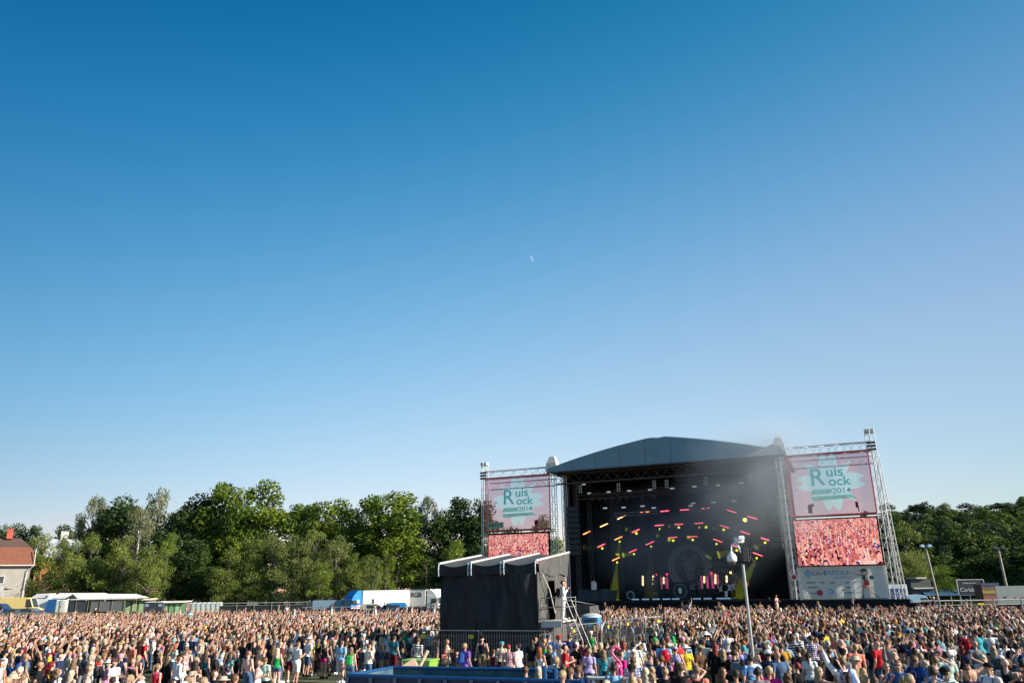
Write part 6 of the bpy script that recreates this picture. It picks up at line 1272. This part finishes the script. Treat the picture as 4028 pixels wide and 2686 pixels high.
def person(loc, sex, hk, hc, top, tc_, bot, bc, face=0.0, pose='stand', acc=(), scale=None, skin=1, where='', group='festival crowd in the foreground', rnd=random):
    hk = HK.get(hk, hk); B = body(sex, pose)
    sc_ = scale or (.94 if sex == 'f' else 1.02); d = STAGE_C-Vector(loc); rz_ = math.atan2(d.y, d.x)-PI/2+math.radians(face)
    o = bpy.data.objects.new('person', B['me']); C.objects.link(o); o.location = loc; o.rotation_euler = (math.radians(rnd.gauss(1, 2.5)), math.radians(rnd.gauss(0, 2.5)), rz_); k_ = 1.05 if projx((loc[0], loc[1], 1.7))[0] > 2120 and loc[1] < 46 else 1.0; o.scale = (sc_*1.13*k_, sc_*1.13*k_, sc_*1.02*k_)
    o.material_slots[0].link = 'OBJECT'; o.material_slots[0].material = SKINS[skin % 5]; dz = B['dz']
    if hk: h = child(o, 'hair', simple('hair_'+hk+str(skin % 2), hair_fn(hk, skin % 2*7)), hair_mat(hc)); h.location.z = dz
    e = child(o, 'face', simple('face', eyes_fn), mat('dark_eyes', (.05, .02, .02), .5)); e.location.z = dz
    tm_ = pattern(tc_) if tc_ in PAT else cloth_mat(tc_)
    if top != 'none': child(o, {'tee': 'shirt', 'long': 'jacket', 'tank': 'tank_top', 'dress': 'dress', 'bikini': 'bikini_top'}[top], clothing(sex, pose, top), tm_)
    if top != 'dress':
        if bot == 'skirt': child(o, 'skirt', simple('skirt', skirt_fn), cloth_mat(bc))
        else: child(o, bot, clothing(sex, pose, bot), cloth_mat(bc))
    child(o, 'shoes', clothing(sex, pose, 'shoes'), cloth_mat('white' if skin % 2 else 'black'))
    an_ = []
    for a in acc:
        k, c = a.split(':') if ':' in a else (a, 'black'); nm, fn = ACC[k]; x = child(o, nm, simple(nm, fn), cloth_mat(c)); x.location.z = dz
        an_.append('%s %s' % ({'redhair': 'red'}.get(c, c), {'pack': 'backpack', 'cap': 'cap', 'hat': 'brimmed hat', 'bandana': 'bandana', 'glasses': 'sunglasses', 'bag': 'shoulder bag', 'lei': 'flower garland'}[k]))
    ht = HT[hk] % HN[hc] if hk else HT[None]
    tt_ = 'shirtless' if top == 'none' else '%s %s' % (tc_, TT[top])
    parts = ['person with', ht, 'in' if top != 'none' else 'and', tt_ if top != 'none' else 'bare back']
    lab = ' '.join(parts)+(', '+an_[0] if an_ else '')+(', '+PT[pose] if PT[pose] else '')
    if len(lab.split()) < 11 and where: lab += ', '+where
    if len(lab.split()) < 15 and used_labels.get(lab): lab += ', '+('%s %s' % (bc, bot))
    o['category'] = 'person'; o['group'] = group
    return o, lab
def zone(px, py):
    for lim, nm in ((170, 'far left'), (430, 'left edge'), (700, 'left crowd'), (980, 'middle left'), (1480, 'by the path'), (2000, 'behind the skip'), (2330, 'right of the skip'), (2620, 'centre right'), (2960, 'left of the mast'), (3250, 'right of the mast'), (3560, 'right crowd'), (3800, 'far right')):
        if px < lim: return nm
    return 'right edge'
# hand-placed people: px py sex hair colour top colour bottom colour facing pose accessories
PL = '''
3081 2526 m s brown tee mustard trousers denim 0 stand -
3153 2537 m s dark tee black trousers black 10 stand -
3041 2554 m c dark tee navy trousers denim 0 stand cap:white,pack:navy
3017 2614 m c blonde tee magenta trousers black 0 stand -
3096 2639 f w brown tank black trousers black 0 stand -
3128 2601 f s redhair long black trousers black 40 stand -
3215 2620 f l blonde tank black shorts denim -70 point glasses:black
3264 2548 f b brown tee black skirt black 0 stand -
3308 2548 m c dark tee black shorts khaki 0 stand cap:black,pack:grey
3342 2530 m c blonde tee salmon trousers denim 0 stand -
3427 2531 f l dark tee black trousers denim 0 stand -
3360 2503 m s dark tank black trousers black 20 stand -
3191 2497 m s brown tee plaid-purple trousers denim 0 stand -
3247 2513 m s grey tank lightblue trousers denim 0 stand -
3319 2640 f l dark tank white shorts denim 60 raise -
3489 2605 f w blonde tank black trousers black 180 phone glasses:black
3410 2656 f l brown tee grey trousers black 20 stand -
3457 2518 m 0 brown tee red trousers denim 30 stand -
3272 2484 f l pale long salmon trousers denim -20 stand -
3138 2495 m s light tee striped trousers denim -20 stand -
3183 2561 f p dark tee white shorts denim -20 stand -
3828 2517 m 0 brown tee grey trousers grey 0 stand -
3897 2539 f l blonde tank teal shorts black 0 stand -
3848 2570 f w pale tee cream shorts denim 0 stand -
3870 2606 m c dark tee white trousers khaki 120 stand cap:black,pack:grey
3812 2622 m s brown tee navy trousers denim 170 stand -
3733 2622 m c dark tee white trousers denim -60 stand cap:black
3662 2577 m s light tee blue-patterned trousers denim 0 head -
3599 2575 m s brown tee blue trousers denim -60 stand pack:navy
3527 2595 m s light tee blue trousers denim 150 phone glasses:black
3597 2649 m s blonde tee grey trousers denim -70 stand glasses:black
3536 2652 f s blonde tee black trousers black 0 stand -
3653 2622 m s dark tank teal trousers denim -20 stand -
3675 2613 m s light tee lavender trousers denim -80 stand glasses:black
3570 2543 f l dark tank brown shorts denim 0 stand -
3601 2512 m s brown tank navy shorts denim 30 stand bag:black
3722 2519 f s brown tee white shorts denim 0 stand bag:olive
3944 2512 m s dark tee white shorts grey 0 stand pack:black
4003 2528 m s dark tank white shorts grey 0 stand pack:navy
3778 2476 m s brown tee maroon trousers denim 0 stand pack:red
3843 2474 m s dark long turquoise trousers denim 0 stand -
3879 2473 m c grey tee white trousers denim -20 stand cap:cream
3904 2465 m c dark tee black trousers black 0 stand cap:beige
3675 2523 m s dark tee black trousers grey 10 stand bag:grey
3700 2560 m s dark tee mint trousers denim 0 stand -
3805 2581 m c dark none black shorts denim 0 head cap:navy
3774 2534 f l redhair tee black trousers black 20 stand -
3978 2514 f s blonde tank black trousers black 0 stand -
2980 2566 m 0 brown tee white trousers denim 20 stand -
2973 2621 m s dark tee grey trousers black 0 stand -
2677 2604 m s brown tee black trousers denim 0 stand -
2734 2615 m s light tee salmon trousers denim 0 stand pack:black
2834 2623 f l brown tank brown trousers denim -70 hold glasses:black
2889 2630 m s dark tank lightblue trousers denim 0 stand pack:navy
2593 2570 m c brown tee navy trousers black 0 stand -
2613 2621 f b blonde tee black trousers black 0 stand -
2542 2621 f l pale tank beige shorts denim 0 stand -
2672 2539 f c brown tank lavender skirt white 0 stand bandana:lavender
2706 2537 f s blonde tee yellow shorts denim 20 stand hat:white,bag:black
2739 2535 m c brown tee brown trousers denim 50 stand cap:khaki
2752 2511 m s brown tee cream trousers khaki 0 stand -
2803 2528 f l redhair long black trousers black 0 stand -
2840 2546 f l blonde long black trousers black 0 stand -
2885 2550 m s dark long black trousers black 0 stand pack:grey
2953 2573 m s dark tee blue-patterned trousers denim 20 stand -
2858 2480 m c brown tee white shorts denim 0 stand cap:navy
2606 2515 m s brown tee lightblue trousers denim 0 stand pack:blue
2542 2557 f b light bikini blue shorts denim 0 stand -
2776 2484 m c dark tee navy trousers black 0 stand hat:white
3008 2533 f l brown long maroon trousers black 0 stand -
2659 2598 f l dark tee black trousers black 0 stand -
2086 2614 m s brown tee black trousers denim 10 stand -
2195 2632 m c blonde tee navy trousers denim -30 stand -
2260 2620 m s brown tee yellow trousers denim -20 stand pack:olive
2295 2623 m s brown long navy trousers denim 0 stand -
2469 2611 m c dark tank white shorts denim 0 stand cap:black
2474 2656 f l blonde tee pink shorts denim 0 stand -
2505 2580 m s brown tee plaid-blue trousers denim 0 stand -
2545 2620 f w blonde tank cream shorts denim 0 stand -
2098 2513 m l dark tee black trousers khaki 0 stand -
2233 2544 f b brown tank black trousers black 0 stand -
2307 2547 f s blonde tee lavender trousers denim 0 stand -
2331 2535 f l blonde long grey shorts denim -10 stand -
2383 2551 f l light tee turquoise skirt black 0 stand -
2414 2551 m s brown tee white trousers denim 0 stand pack:khaki
2450 2556 m s brown tee magenta trousers denim -60 hold glasses:black
2198 2528 f l pale tee rose hotpants pink -20 stand -
2171 2532 f w blonde tee lightblue shorts black 0 stand pack:black
2136 2540 f l ginger tank white trousers blue -20 stand -
2133 2506 m s brown tank green trousers denim -60 raise -
2229 2490 m s brown tee navy trousers black 10 stand -
2495 2520 m s dark tee white trousers denim 0 stand -
2502 2551 f c blonde tee cream shorts denim 20 stand bandana:white
2457 2532 f b redhair tee turquoise trousers denim 0 stand -
2331 2480 f c pale tank green skirt green 0 stand cap:white
2221 2532 m s dark tee red trousers denim -70 hold -
2205 2497 m c brown tee lavender trousers denim 0 stand cap:red
2007 2532 m s redhair tee plaid-red trousers black 0 stand -
2033 2528 m s dark tee white trousers teal 80 stand -
2098 2490 m s dark tee black trousers black -60 stand glasses:black
2125 2494 f p brown tee blue trousers denim 30 stand -
2160 2494 m c brown tee blue trousers denim 0 stand cap:blue
1757 2490 f w light dress beige trousers black -70 hold bag:salmon
1832 2527 m s blonde tee purple shorts purple -20 stand pack:blue
1797 2556 f l dark long black trousers black -80 sit -
1972 2522 f s blonde tee beige trousers black 20 stand cap:turquoise
1940 2535 f s brown tank maroon shorts denim 0 sit -
1579 2490 m s brown tank black shorts denim 0 stand bag:khaki
1636 2504 m s brown tee striped shorts black 0 stand -
1664 2490 f s brown tank black shorts khaki 60 stand pack:grey
1528 2497 f l pale tee white shorts denim 0 stand -
1505 2500 f l blonde tank grey shorts denim -20 stand -
1550 2497 m s dark tee teal trousers maroon 0 stand -
1347 2516 m s brown tee lightblue shorts rose 0 stand -
1279 2520 f b pale tank black hotpants magenta 0 stand -
1213 2505 m c blonde tee white shorts denim -10 stand hat:white
1232 2514 f b pale tee lime hotpants cream 0 stand cap:cream,pack:olive
1155 2516 m c brown tee grey shorts maroon 30 stand cap:black,bag:black
1171 2522 m s brown tee white shorts white -10 hold -
1096 2546 f l pale tank green hotpants denim 20 stand -
1062 2578 f s brown tee mint trousers black 0 stand -
1030 2537 m c brown none black shorts red -10 stand bandana:salmon
1021 2592 f s light tank white trousers white -60 hold -
1380 2541 f l light tank pink trousers denim 20 stand pack:green
1453 2531 f b brown tee cream trousers denim -20 phone -
1434 2492 m c grey tee white trousers denim 0 stand cap:white,pack:black
1417 2503 f p pale tee blue shorts black 0 stand bandana:white
1278 2490 f w pale tee rose shorts denim 0 stand -
1293 2514 f s redhair tank black shorts grey 20 stand -
1327 2510 f l blonde tee grey trousers denim 0 stand -
1153 2492 m s brown long denim trousers denim -20 raise -
1113 2518 m c light tee maroon trousers denim -30 stand -
734 2502 m s brown tee striped trousers denim -20 stand -
764 2497 m s light tee navy trousers denim 20 stand -
787 2510 f s light tank white trousers grey -10 stand -
853 2563 f l dark tank black trousers black -10 stand -
902 2565 f l dark tee floral trousers black 0 stand -
991 2555 m s brown none black trousers denim 0 stand -
936 2529 f l brown tank lightblue trousers black 0 raisel -
700 2576 f s brown long white trousers black -10 stand -
730 2572 f s light dress white trousers black -30 hold lei:magenta
621 2606 f p light tank red trousers black 0 stand lei:magenta
555 2572 f l blonde tank black shorts denim 0 stand pack:maroon
528 2587 f s blonde tank black shorts black 20 stand lei:pink
568 2514 m s brown tee red shorts denim 0 stand pack:black
606 2500 m s light tee white trousers denim 150 stand glasses:black
630 2527 m s dark tee black trousers black 0 stand -
632 2553 f w blonde tank black trousers black 170 stand glasses:black,bandana:grey
657 2574 f l brown long black trousers black 0 stand -
874 2661 f s brown tee beige trousers black 0 stand hat:beige
532 2525 m c dark tee salmon trousers denim 0 stand cap:grey
819 2555 f l brown tank teal trousers black 0 stand -
681 2529 f w ginger tee mint shorts denim 0 stand -
21 2593 m s brown tee white trousers denim -30 stand pack:khaki
121 2565 m s light tee grey trousers denim -10 stand pack:blue
155 2599 m 0 brown tee black trousers black -40 stand glasses:black
213 2602 f u redhair tee brown trousers black 0 stand bag:yellow
217 2627 f w light tee white trousers black 0 stand pack:black
289 2585 f l light tank black trousers black 20 stand -
293 2631 f l pale tank grey trousers black 0 stand -
355 2608 m s light tank white trousers denim -40 stand pack:grey
472 2587 m s brown tee white trousers denim -70 hold cap:brown
387 2604 f b brown tee black trousers black -30 stand bandana:red
51 2555 f l blonde tank rose trousers blue 20 stand -
89 2548 m u dark tee navy trousers black 0 stand -
15 2557 m c dark tee white trousers denim 0 stand cap:black
166 2555 f s dark tank black trousers black 170 both glasses:black
159 2504 f l light tank rose shorts denim 0 stand hat:pink
238 2489 m s brown tee navy trousers denim 0 head -
236 2546 m s light tee white trousers denim 10 both -
463 2657 f s dark tee rose trousers black 30 stand lei:white
106 2519 m s brown tee maroon trousers denim -40 stand glasses:black
268 2563 m s dark tee navy trousers black -50 stand -
315 2546 f w light tank beige shorts denim 0 stand -
344 2534 f l pale tee grey shorts denim 0 stand -
368 2542 f l pale tank lavender shorts denim 0 stand -
364 2572 f w pale long cream trousers denim -30 stand -
'''
occ = []
made = []
def near(x, y, r): return any(abs(x-a) < r and abs(y-b_) < r and (x-a)**2+(y-b_)**2 < r*r for a, b_ in occ)
rgp = random.Random(21)
for ln_ in PL.strip().splitlines():
    px, py, sex, hk, hc, top, tc_, bot, bc, fc, pose, acc = ln_.split(); px = float(px); py = float(py)
    hgt = (1.655+.11)*(.96 if sex == 'f' else 1.04)*(1.05 if px > 2120 else 1)*(1.0 if pose != 'sit' else .72)
    p = atZ(px, py, hgt)
    if pose == 'sit': p = atZ(px, py, 1.27)
    if 1690 < px < 2120 and p.y > 40.6-(px-1735)*.0045: p = atY(px, py, 40.4-(px-1735)*.0045)
    tries = 0
    while near(p.x, p.y, .36) and tries < 6: p.y += .3; tries += 1
    occ.append((p.x, p.y)); sk = rgp.randint(0, 3)
    o, lb = person((p.x, p.y, 0), sex, hk, hc, top, tc_, bot, bc, float(fc), pose, () if acc == '-' else acc.split(','), skin=sk, where=zone(px, py)); made.append((o, lb, px, py, hk, hc, bot, bc))
# crowd field: which ground is covered with people
def field(x, y):
    r = x/y; px = 2031+3190*r; l = Vector((x, y, 0))-S0; sx_, sy_ = l.dot(SU), l.dot(SV)
    if sy_ > -4.2 and sx_ > -16: return 0
    lt = Vector((x, y, 0))-T0; tx, ty = lt.dot(SU), lt.dot(SV)
    if -1.6 < tx < 10.6 and -1.4 < ty < 12.5: return 0
    if tx > 6 and tx < 11 and -1.4 < ty < 15: return 0
    if px > 3500 and y > 78: return 0
    if y > 106: return 0
    if y < 37.6:
        if 985 < px < 1480: return .55 if y > 35.2 else 0
        if 1480 <= px < 2120: return 0
        if px > 2120 and px < 2330 and y < 25.6: return 0
    elif y < 43.5 and 1480 < px < 2120: return 0
    if 900 < px < 1480 and y < 40: return .8
    return 1
def spacing(y): return .72 if y < 34 else (.70 if y < 50 else (.76 if y < 75 else .88))
cand = []; y = 20.6; rgc = random.Random(4)
while y < 107:
    s = spacing(y); xm = .69*y+4; x = -xm
    while x < xm:
        X = x+rgc.uniform(-.34, .34)*s; Y = y+rgc.uniform(-.36, .36)*s; f_ = field(X, Y)
        if f_ and rgc.random() < f_*(.93 if Y < 36 else .80+.45*noise.noise(Vector((X*.22, Y*.22, 0)))+.1): cand.append((X, Y))
        x += s*1.02
    y += s*1.05
cand.sort(key=lambda c: c[1]); cand = [c for c in cand if not near(c[0], c[1], .72 if c[1] < 36 else .5)]
front = []
for o_, lb_, ppx, ppy, *_r in made:
    front.append((ppx, ppy, o_.location.y))
def hides(X, Y):
    a, b_ = projx((X, Y, 1.75)); w = .31*3190/Y; h = .5*3350/Y
    return any(Y < fy and abs(a-fx) < w and -6 < b_-fpy < h for fx, fpy, fy in front)
cand = [c for c in cand if c[1] > 44 or not hides(*c)]
NI = 292-len(made); rgq = random.Random(33)
tops = ['white']*12+['black']*36+['grey']*9+['navy']*12+['lightblue']*4+['beige']*4+['rose']*3+['red']*2+['maroon']*2+['pink']*2+['teal']*2+['green', 'mint', 'purple', 'lavender', 'yellow', 'blue', 'blue', 'olive', 'brown', 'brown', 'cream', 'cream', 'denim', 'denim', 'striped', 'plaid-blue', 'plaid-red', 'khaki', 'khaki']
hairs = ['blonde']*5+['pale']*3+['light']*7+['brown']*9+['dark']*7+['ginger', 'redhair', 'grey']
near_c = [c for c in cand if abs(c[0]) < .655*c[1]+.3][:NI]; ns = set(near_c)
for X, Y in near_c:
    sex = 'f' if rgq.random() < .55 else 'm'; hc = rgq.choice(hairs); tc_ = rgq.choice(tops)
    hk = rgq.choice('llwwbps') if sex == 'f' else rgq.choice('ssssccc0'); top = rgq.choice(['tank', 'tee', 'tank', 'tee', 'long', 'tee'] if sex == 'f' else ['tee', 'tee', 'tee', 'tank', 'long'])
    if rgq.random() < .04: top = 'none' if sex == 'm' else 'bikini'
    bot = rgq.choice(['shorts', 'hotpants', 'trousers', 'skirt'] if sex == 'f' else ['trousers', 'shorts']); bc = rgq.choice(['denim', 'black', 'denim', 'khaki', 'white', 'grey'])
    pose = rgq.choices(['stand', 'hold', 'phone', 'raise', 'raisel', 'both', 'head', 'point'], [62, 12, 6, 6, 4, 3, 4, 1])[0]; acc = []
    if rgq.random() < .16: acc.append('pack:'+rgq.choice(['black', 'navy', 'grey', 'red', 'olive', 'blue']))
    if rgq.random() < .10 and hk != 'b': acc.append('cap:'+rgq.choice(['black', 'white', 'navy', 'red', 'beige', 'grey'])); hk = 'c' if sex == 'm' else hk
    elif rgq.random() < .05: acc.append('hat:'+rgq.choice(['white', 'beige']))
    elif rgq.random() < .10: acc.append('glasses:black')
    a, b_ = projx((X, Y, 1.7)); sc_ = (.94 if sex == 'f' else 1.02)*rgq.uniform(.95, 1.05)
    o, lb = person((X, Y, 0), sex, hk, hc, top, tc_, bot, bc, rgq.gauss(0, 32) if rgq.random() < .9 else rgq.uniform(60, 300), pose, acc, scale=sc_, skin=rgq.randint(0, 4), where=zone(a, b_)); made.append((o, lb, a, b_, hk, hc, bot, bc)); occ.append((X, Y))
# make every label single out one person
from collections import defaultdict
grp = defaultdict(list)
for q in made: grp[q[1]].append(q)
def words(s): return len(s.split())
taken = set()
for lb, qs in grp.items():
    if len(qs) == 1: qs[0][0]['label'] = lb; taken.add(lb); continue
    qs.sort(key=lambda q: q[2])
    for i, q in enumerate(qs):
        base = lb.split(', ')
        side = ('leftmost' if i == 0 else ('rightmost' if i == len(qs)-1 else ORD[i]+' from left'))
        l2 = (base[0]+', '+', '.join(base[1:])) if len(base) > 1 else base[0]
        l2 = l2+', '+side+(' of %d alike' % len(qs) if words(l2) < 12 else '')
        if words(l2) > 16: l2 = base[0]+', '+side
        q[0]['label'] = l2; taken.add(l2)
# performers, photographer, camera operator
def pf(px, py, y_loc, base_z, lb, **k):
    p = SL(px, py, y_loc); w = SW(p.x, y_loc, base_z); o, _ = person(w, **k); o['label'] = lb; o['group'] = 'people on the stage'; return o
pf(2856, 2340, 2.2, DZ, 'person in a dark jacket and white trousers singing at the front of the stage', sex='m', hk='s', hc='dark', top='long', tc_='black', bot='trousers', bc='white', face=180, pose='phone')
pf(2742, 2320, 4.0, DZ, 'person in black with a guitar at the middle of the stage', sex='m', hk='s', hc='dark', top='tee', tc_='black', bot='trousers', bc='black', face=160, pose='hold')
pf(2835, 2300, 5.0, DZ+.0, 'person in a white shirt behind the singer, left of the three in white', sex='f', hk='l', hc='dark', top='tee', tc_='white', bot='trousers', bc='black', face=180, pose='both')
pf(2868, 2300, 4.5, DZ, 'person in a white shirt close beside the singer on the stage', sex='m', hk='s', hc='dark', top='tee', tc_='white', bot='trousers', bc='black', face=180, pose='stand')
pf(2884, 2300, 5.2, DZ+.1, 'person in a white shirt with one arm up, right of the three in white', sex='m', hk='s', hc='dark', top='tee', tc_='white', bot='trousers', bc='black', face=180, pose='raise')
pf(2578, 2330, 6.5, DZ+.7, 'person playing keyboards at the left behind the footlights', sex='m', hk='s', hc='dark', top='tee', tc_='grey', bot='trousers', bc='black', face=180, pose='hold')
p = px4(1945, 1480, -2.4); o, _ = person(SW(p.x, -2.4, 1.1), 'm', 's', 'dark', 'tee', 'rose', 'shorts', 'beige', face=160, pose='hold', skin=2); o['label'] = 'person in a pale red shirt standing high in front of the stage beside a camera'; o['group'] = 'people on the stage'
b = MB(); b.box((0, 0, .55), (1.4, 1.4, 1.1)); o2 = b.build('camera_riser', black, loc=SW(p.x, -2.4, 0), rot=(0, 0, SA)); tag(o2, 'black camera riser in the pit before the stage', 'riser')
tt = thing('tripod_camera', SW(p.x-.75, -2.4, 1.1), SA, 'black television camera on a tripod in the pit beside a person in pale red', 'camera')
b = MB(); b.box((0, 0, 1.45), (.3, .7, .35), bev=.04); b.bar((0, -.35, 1.45), (0, -.75, 1.45), .11, .13, 10); b.build('body', black, tt)
for i in range(3): b = MB(); b.bar((0, 0, 1.3), (.45*math.cos(2.1*i), .45*math.sin(2.1*i), 0), .025); b.build('leg', black, tt)
p = T0+SU*(TWD+.75)+SV*1.6; o, _ = person((p.x, p.y, 2.41), 'm', 's', 'dark', 'long', 'white', 'trousers', 'white', face=-75, pose='phone', acc=('pack:black',), skin=1); o['label'] = 'person in white photographing from the scaffold platform beside the mixing tower'; o['group'] = 'people on the stage'
q = atY(1897, 2484, 39.6); o, _ = person((q.x, q.y, 0), 'm', 'c', 'dark', 'tank', 'black', 'trousers', 'khaki', face=190, pose='stand', acc=('cap:black',), skin=1); o['label'] = 'person in black cap and black tank top at the mixing tower fence'; occ.append((q.x, q.y))
for px_, py_, c_, nm, lb in ((1735, 2612, 'teal', 'pack_on_ground', ''),): pass
for px_, c_, lb in ((1873, 'orange', 'small orange bag on the ground by the fence'), (1905, 'turquoise', 'turquoise and white bag on the ground beside the orange bag')):
    q = atZ(px_, 2618, .25); b = MB(); b.box((0, 0, .2), (.42, .3, .4), bev=.12); b.tube([(-.12, 0, .4), (0, 0, .5), (.12, 0, .4)], .015, 5); b.box((0, -.16, .15), (.26, .06, .2), bev=.03); o = b.build('bag', cloth_mat(c_), loc=(q.x, q.y, 0)); tag(o, lb, 'bag')
# ---------------------------------------------------------------- the far crowd: one mass
def lowpoly(sex, pose, hk, faces=300):
    B = body(sex, pose); S = B['S']; o = bpy.data.objects.new('tmp', B['me'].copy()); C.objects.link(o); me = o.data
    dm = o.modifiers.new('d', 'DECIMATE'); dm.ratio = faces/ (2*len(me.polygons)); dm.use_collapse_triangulate = True
    dg = bpy.context.evaluated_depsgraph_get(); m2 = bpy.data.meshes.new_from_object(o.evaluated_get(dg)); bpy.data.objects.remove(o)
    n = len(m2.vertices); co = np.empty(n*3); m2.vertices.foreach_get('co', co); co = co.reshape(-1, 3); m2.calc_loop_triangles(); tr = np.array([t.vertices[:] for t in m2.loop_triangles]); bpy.data.meshes.remove(m2)
    cen = co[tr].mean(axis=1); idx, tt = region(cen, S); rn = np.array([s[0] for s in S])[idx]; cl = np.zeros(len(tr), int)
    cl[(rn == 'torso') | ((rn == 'neck') & (cen[:, 2] < 1.44))] = 1; cl[(rn == 'thigh') | ((rn == 'torso') & (cen[:, 2] < .97))] = 2; cl[rn == 'shin'] = 3; cl[rn == 'uarm'] = 5; cl[rn == 'foot'] = 6
    if hk:
        hm_ = simple('hair_'+hk+'0', hair_fn(hk, 0)); hn = len(hm_.vertices); hc_ = np.empty(hn*3); hm_.vertices.foreach_get('co', hc_); hc_ = hc_.reshape(-1, 3); hm_.calc_loop_triangles(); ht = np.array([t.vertices[:] for t in hm_.loop_triangles])
        co = np.vstack([co, hc_]); tr = np.vstack([tr, ht+n]); cl = np.concatenate([cl, np.full(len(ht), 4)])
    return co, tr, cl
VAR = [lowpoly(s, p, h, f) for s, p, h, f in (('m', 'stand', 'short', 300), ('m', 'stand', 'cropped', 300), ('f', 'stand', 'long', 300), ('f', 'stand', 'bun', 300), ('m', 'both', 'short', 340), ('f', 'both', 'long', 340), ('m', 'raise', 'short', 320), ('f', 'raise', 'long', 320), ('m', 'raisel', 'cropped', 320), ('f', 'raisel', 'short', 320), ('m', 'hold', 'cropped', 320), ('f', 'head', 'long', 320))]
rest = [c for c in cand if c not in ns]
r2 = np.random.RandomState(8); VV = []; TTt = []; CC = []; vo = 0
colA = np.array([COL[c] for c in tops if c in COL]); hairA = np.array([HC[c] for c in hairs]); skA = np.array([(.45, .27, .20), (.50, .32, .25), (.40, .23, .16), (.55, .37, .30), (.33, .18, .12)]); botA = np.array([COL[c] for c in ('denim', 'black', 'denim', 'khaki', 'white', 'grey', 'beige')])
for X, Y in rest:
    far_ = min(1, max(0, (Y-45)/25)); up_ = .10+.28*far_
    if r2.rand() < up_: vi = r2.choice([4, 5, 6, 7, 8, 9, 11], p=[.2, .2, .16, .16, .12, .1, .06])
    else: vi = r2.choice([0, 1, 2, 3, 10], p=[.22, .2, .28, .18, .12])
    co, tr, cl = VAR[vi]; fem = vi in (2, 3, 5, 7, 9, 11); s = (.93 if fem else 1.02)*r2.uniform(.91, 1.08); a = math.atan2(86-Y, 17-X)-PI/2+r2.normal()*.5
    dzz = 0.0
    if Y > 70 and r2.rand() < .018: dzz = .75
    if Y > 52: 
        k = cl != 6
    ca, sa = math.cos(a)*s, math.sin(a)*s
    ca *= 1.13; sa *= 1.13; v = np.c_[co[:, 0]*ca-co[:, 1]*sa+X, co[:, 0]*sa+co[:, 1]*ca+Y, co[:, 2]*s+dzz]
    v[:, 0] += (v[:, 2]-.9)*r2.normal()*.07; v[:, 1] += (v[:, 2]-.9)*r2.normal()*.07
    tcx = colA[r2.randint(len(colA))]; skx = skA[r2.randint(5)]*r2.uniform(.9, 1.1); hx_ = hairA[r2.randint(len(hairA))]*r2.uniform(.6, 1.1); bx = botA[r2.randint(len(botA))]
    if r2.rand() < .075: hx_ = COL[r2.choice(['white', 'white', 'black', 'navy', 'red', 'cream', 'turquoise', 'pink', 'green', 'yellow'])]
    if r2.rand() < .07: tcx = skx
    bare = r2.rand() < (.45 if fem else .2)
    tcx = np.array(tcx)*r2.uniform(.6, 1.0)
    pal = np.array([skx, tcx, bx, bx if r2.rand() < .45 else skx, hx_, skx if bare else tcx, (.03, .03, .03)])
    if Y > 60: m_ = cl != 6; m_ &= cl != 3; t_ = tr[m_]; c_ = pal[cl[m_]]
    else: t_ = tr; c_ = pal[cl]
    VV.append(v); TTt.append(t_+vo); CC.append(c_); vo += len(v)
V = np.vstack(VV); T_ = np.vstack(TTt); CCc = np.vstack(CC); nf = len(T_)
me = bpy.data.meshes.new('crowd'); me.vertices.add(len(V)); me.vertices.foreach_set('co', V.ravel()); me.loops.add(nf*3); me.loops.foreach_set('vertex_index', T_.ravel().astype(np.int32)); me.polygons.add(nf); me.polygons.foreach_set('loop_start', (np.arange(nf)*3).astype(np.int32)); me.polygons.foreach_set('loop_total', np.full(nf, 3, np.int32))
at = me.attributes.new('dye', 'FLOAT_COLOR', 'FACE'); at.data.foreach_set('color', np.c_[CCc, np.ones(nf)].astype(np.float32).ravel())
m = bpy.data.materials.new('crowd_cloth_and_skin'); m.use_nodes = True; n = m.node_tree.nodes; l = m.node_tree.links; an2 = n.new('ShaderNodeAttribute'); an2.attribute_name = 'dye'; nz = n.new('ShaderNodeTexNoise'); nz.inputs['Scale'].default_value = 8
tcn = n.new('ShaderNodeTexCoord'); l.new(tcn.outputs['Object'], nz.inputs[0]); mr = n.new('ShaderNodeMapRange'); mr.inputs[3].default_value = .8; mr.inputs[4].default_value = 1.2; l.new(nz.outputs[0], mr.inputs[0]); vm = n.new('ShaderNodeVectorMath'); vm.operation = 'SCALE'; l.new(an2.outputs[0], vm.inputs[0]); l.new(mr.outputs[0], vm.inputs['Scale']); l.new(vm.outputs[0], n['Principled BSDF'].inputs['Base Color']); n['Principled BSDF'].inputs['Roughness'].default_value = .7; n['Principled BSDF'].inputs['Specular IOR Level'].default_value = .2
me.materials.append(m); me.update(); o = bpy.data.objects.new('crowd', me); C.objects.link(o); tag(o, 'dense sunlit crowd filling the field up to the stage, many with arms raised', 'crowd', kind='stuff')
print('PEOPLE', len(made), 'rest', len(rest), 'faces', nf, 'maxY near', near_c[-1] if near_c else None)

for o_ in bpy.data.objects:
    if o_.parent is None and 'label' in o_ and len(o_['label'].split()) > 16: print('LONG', o_.name, o_['label'])
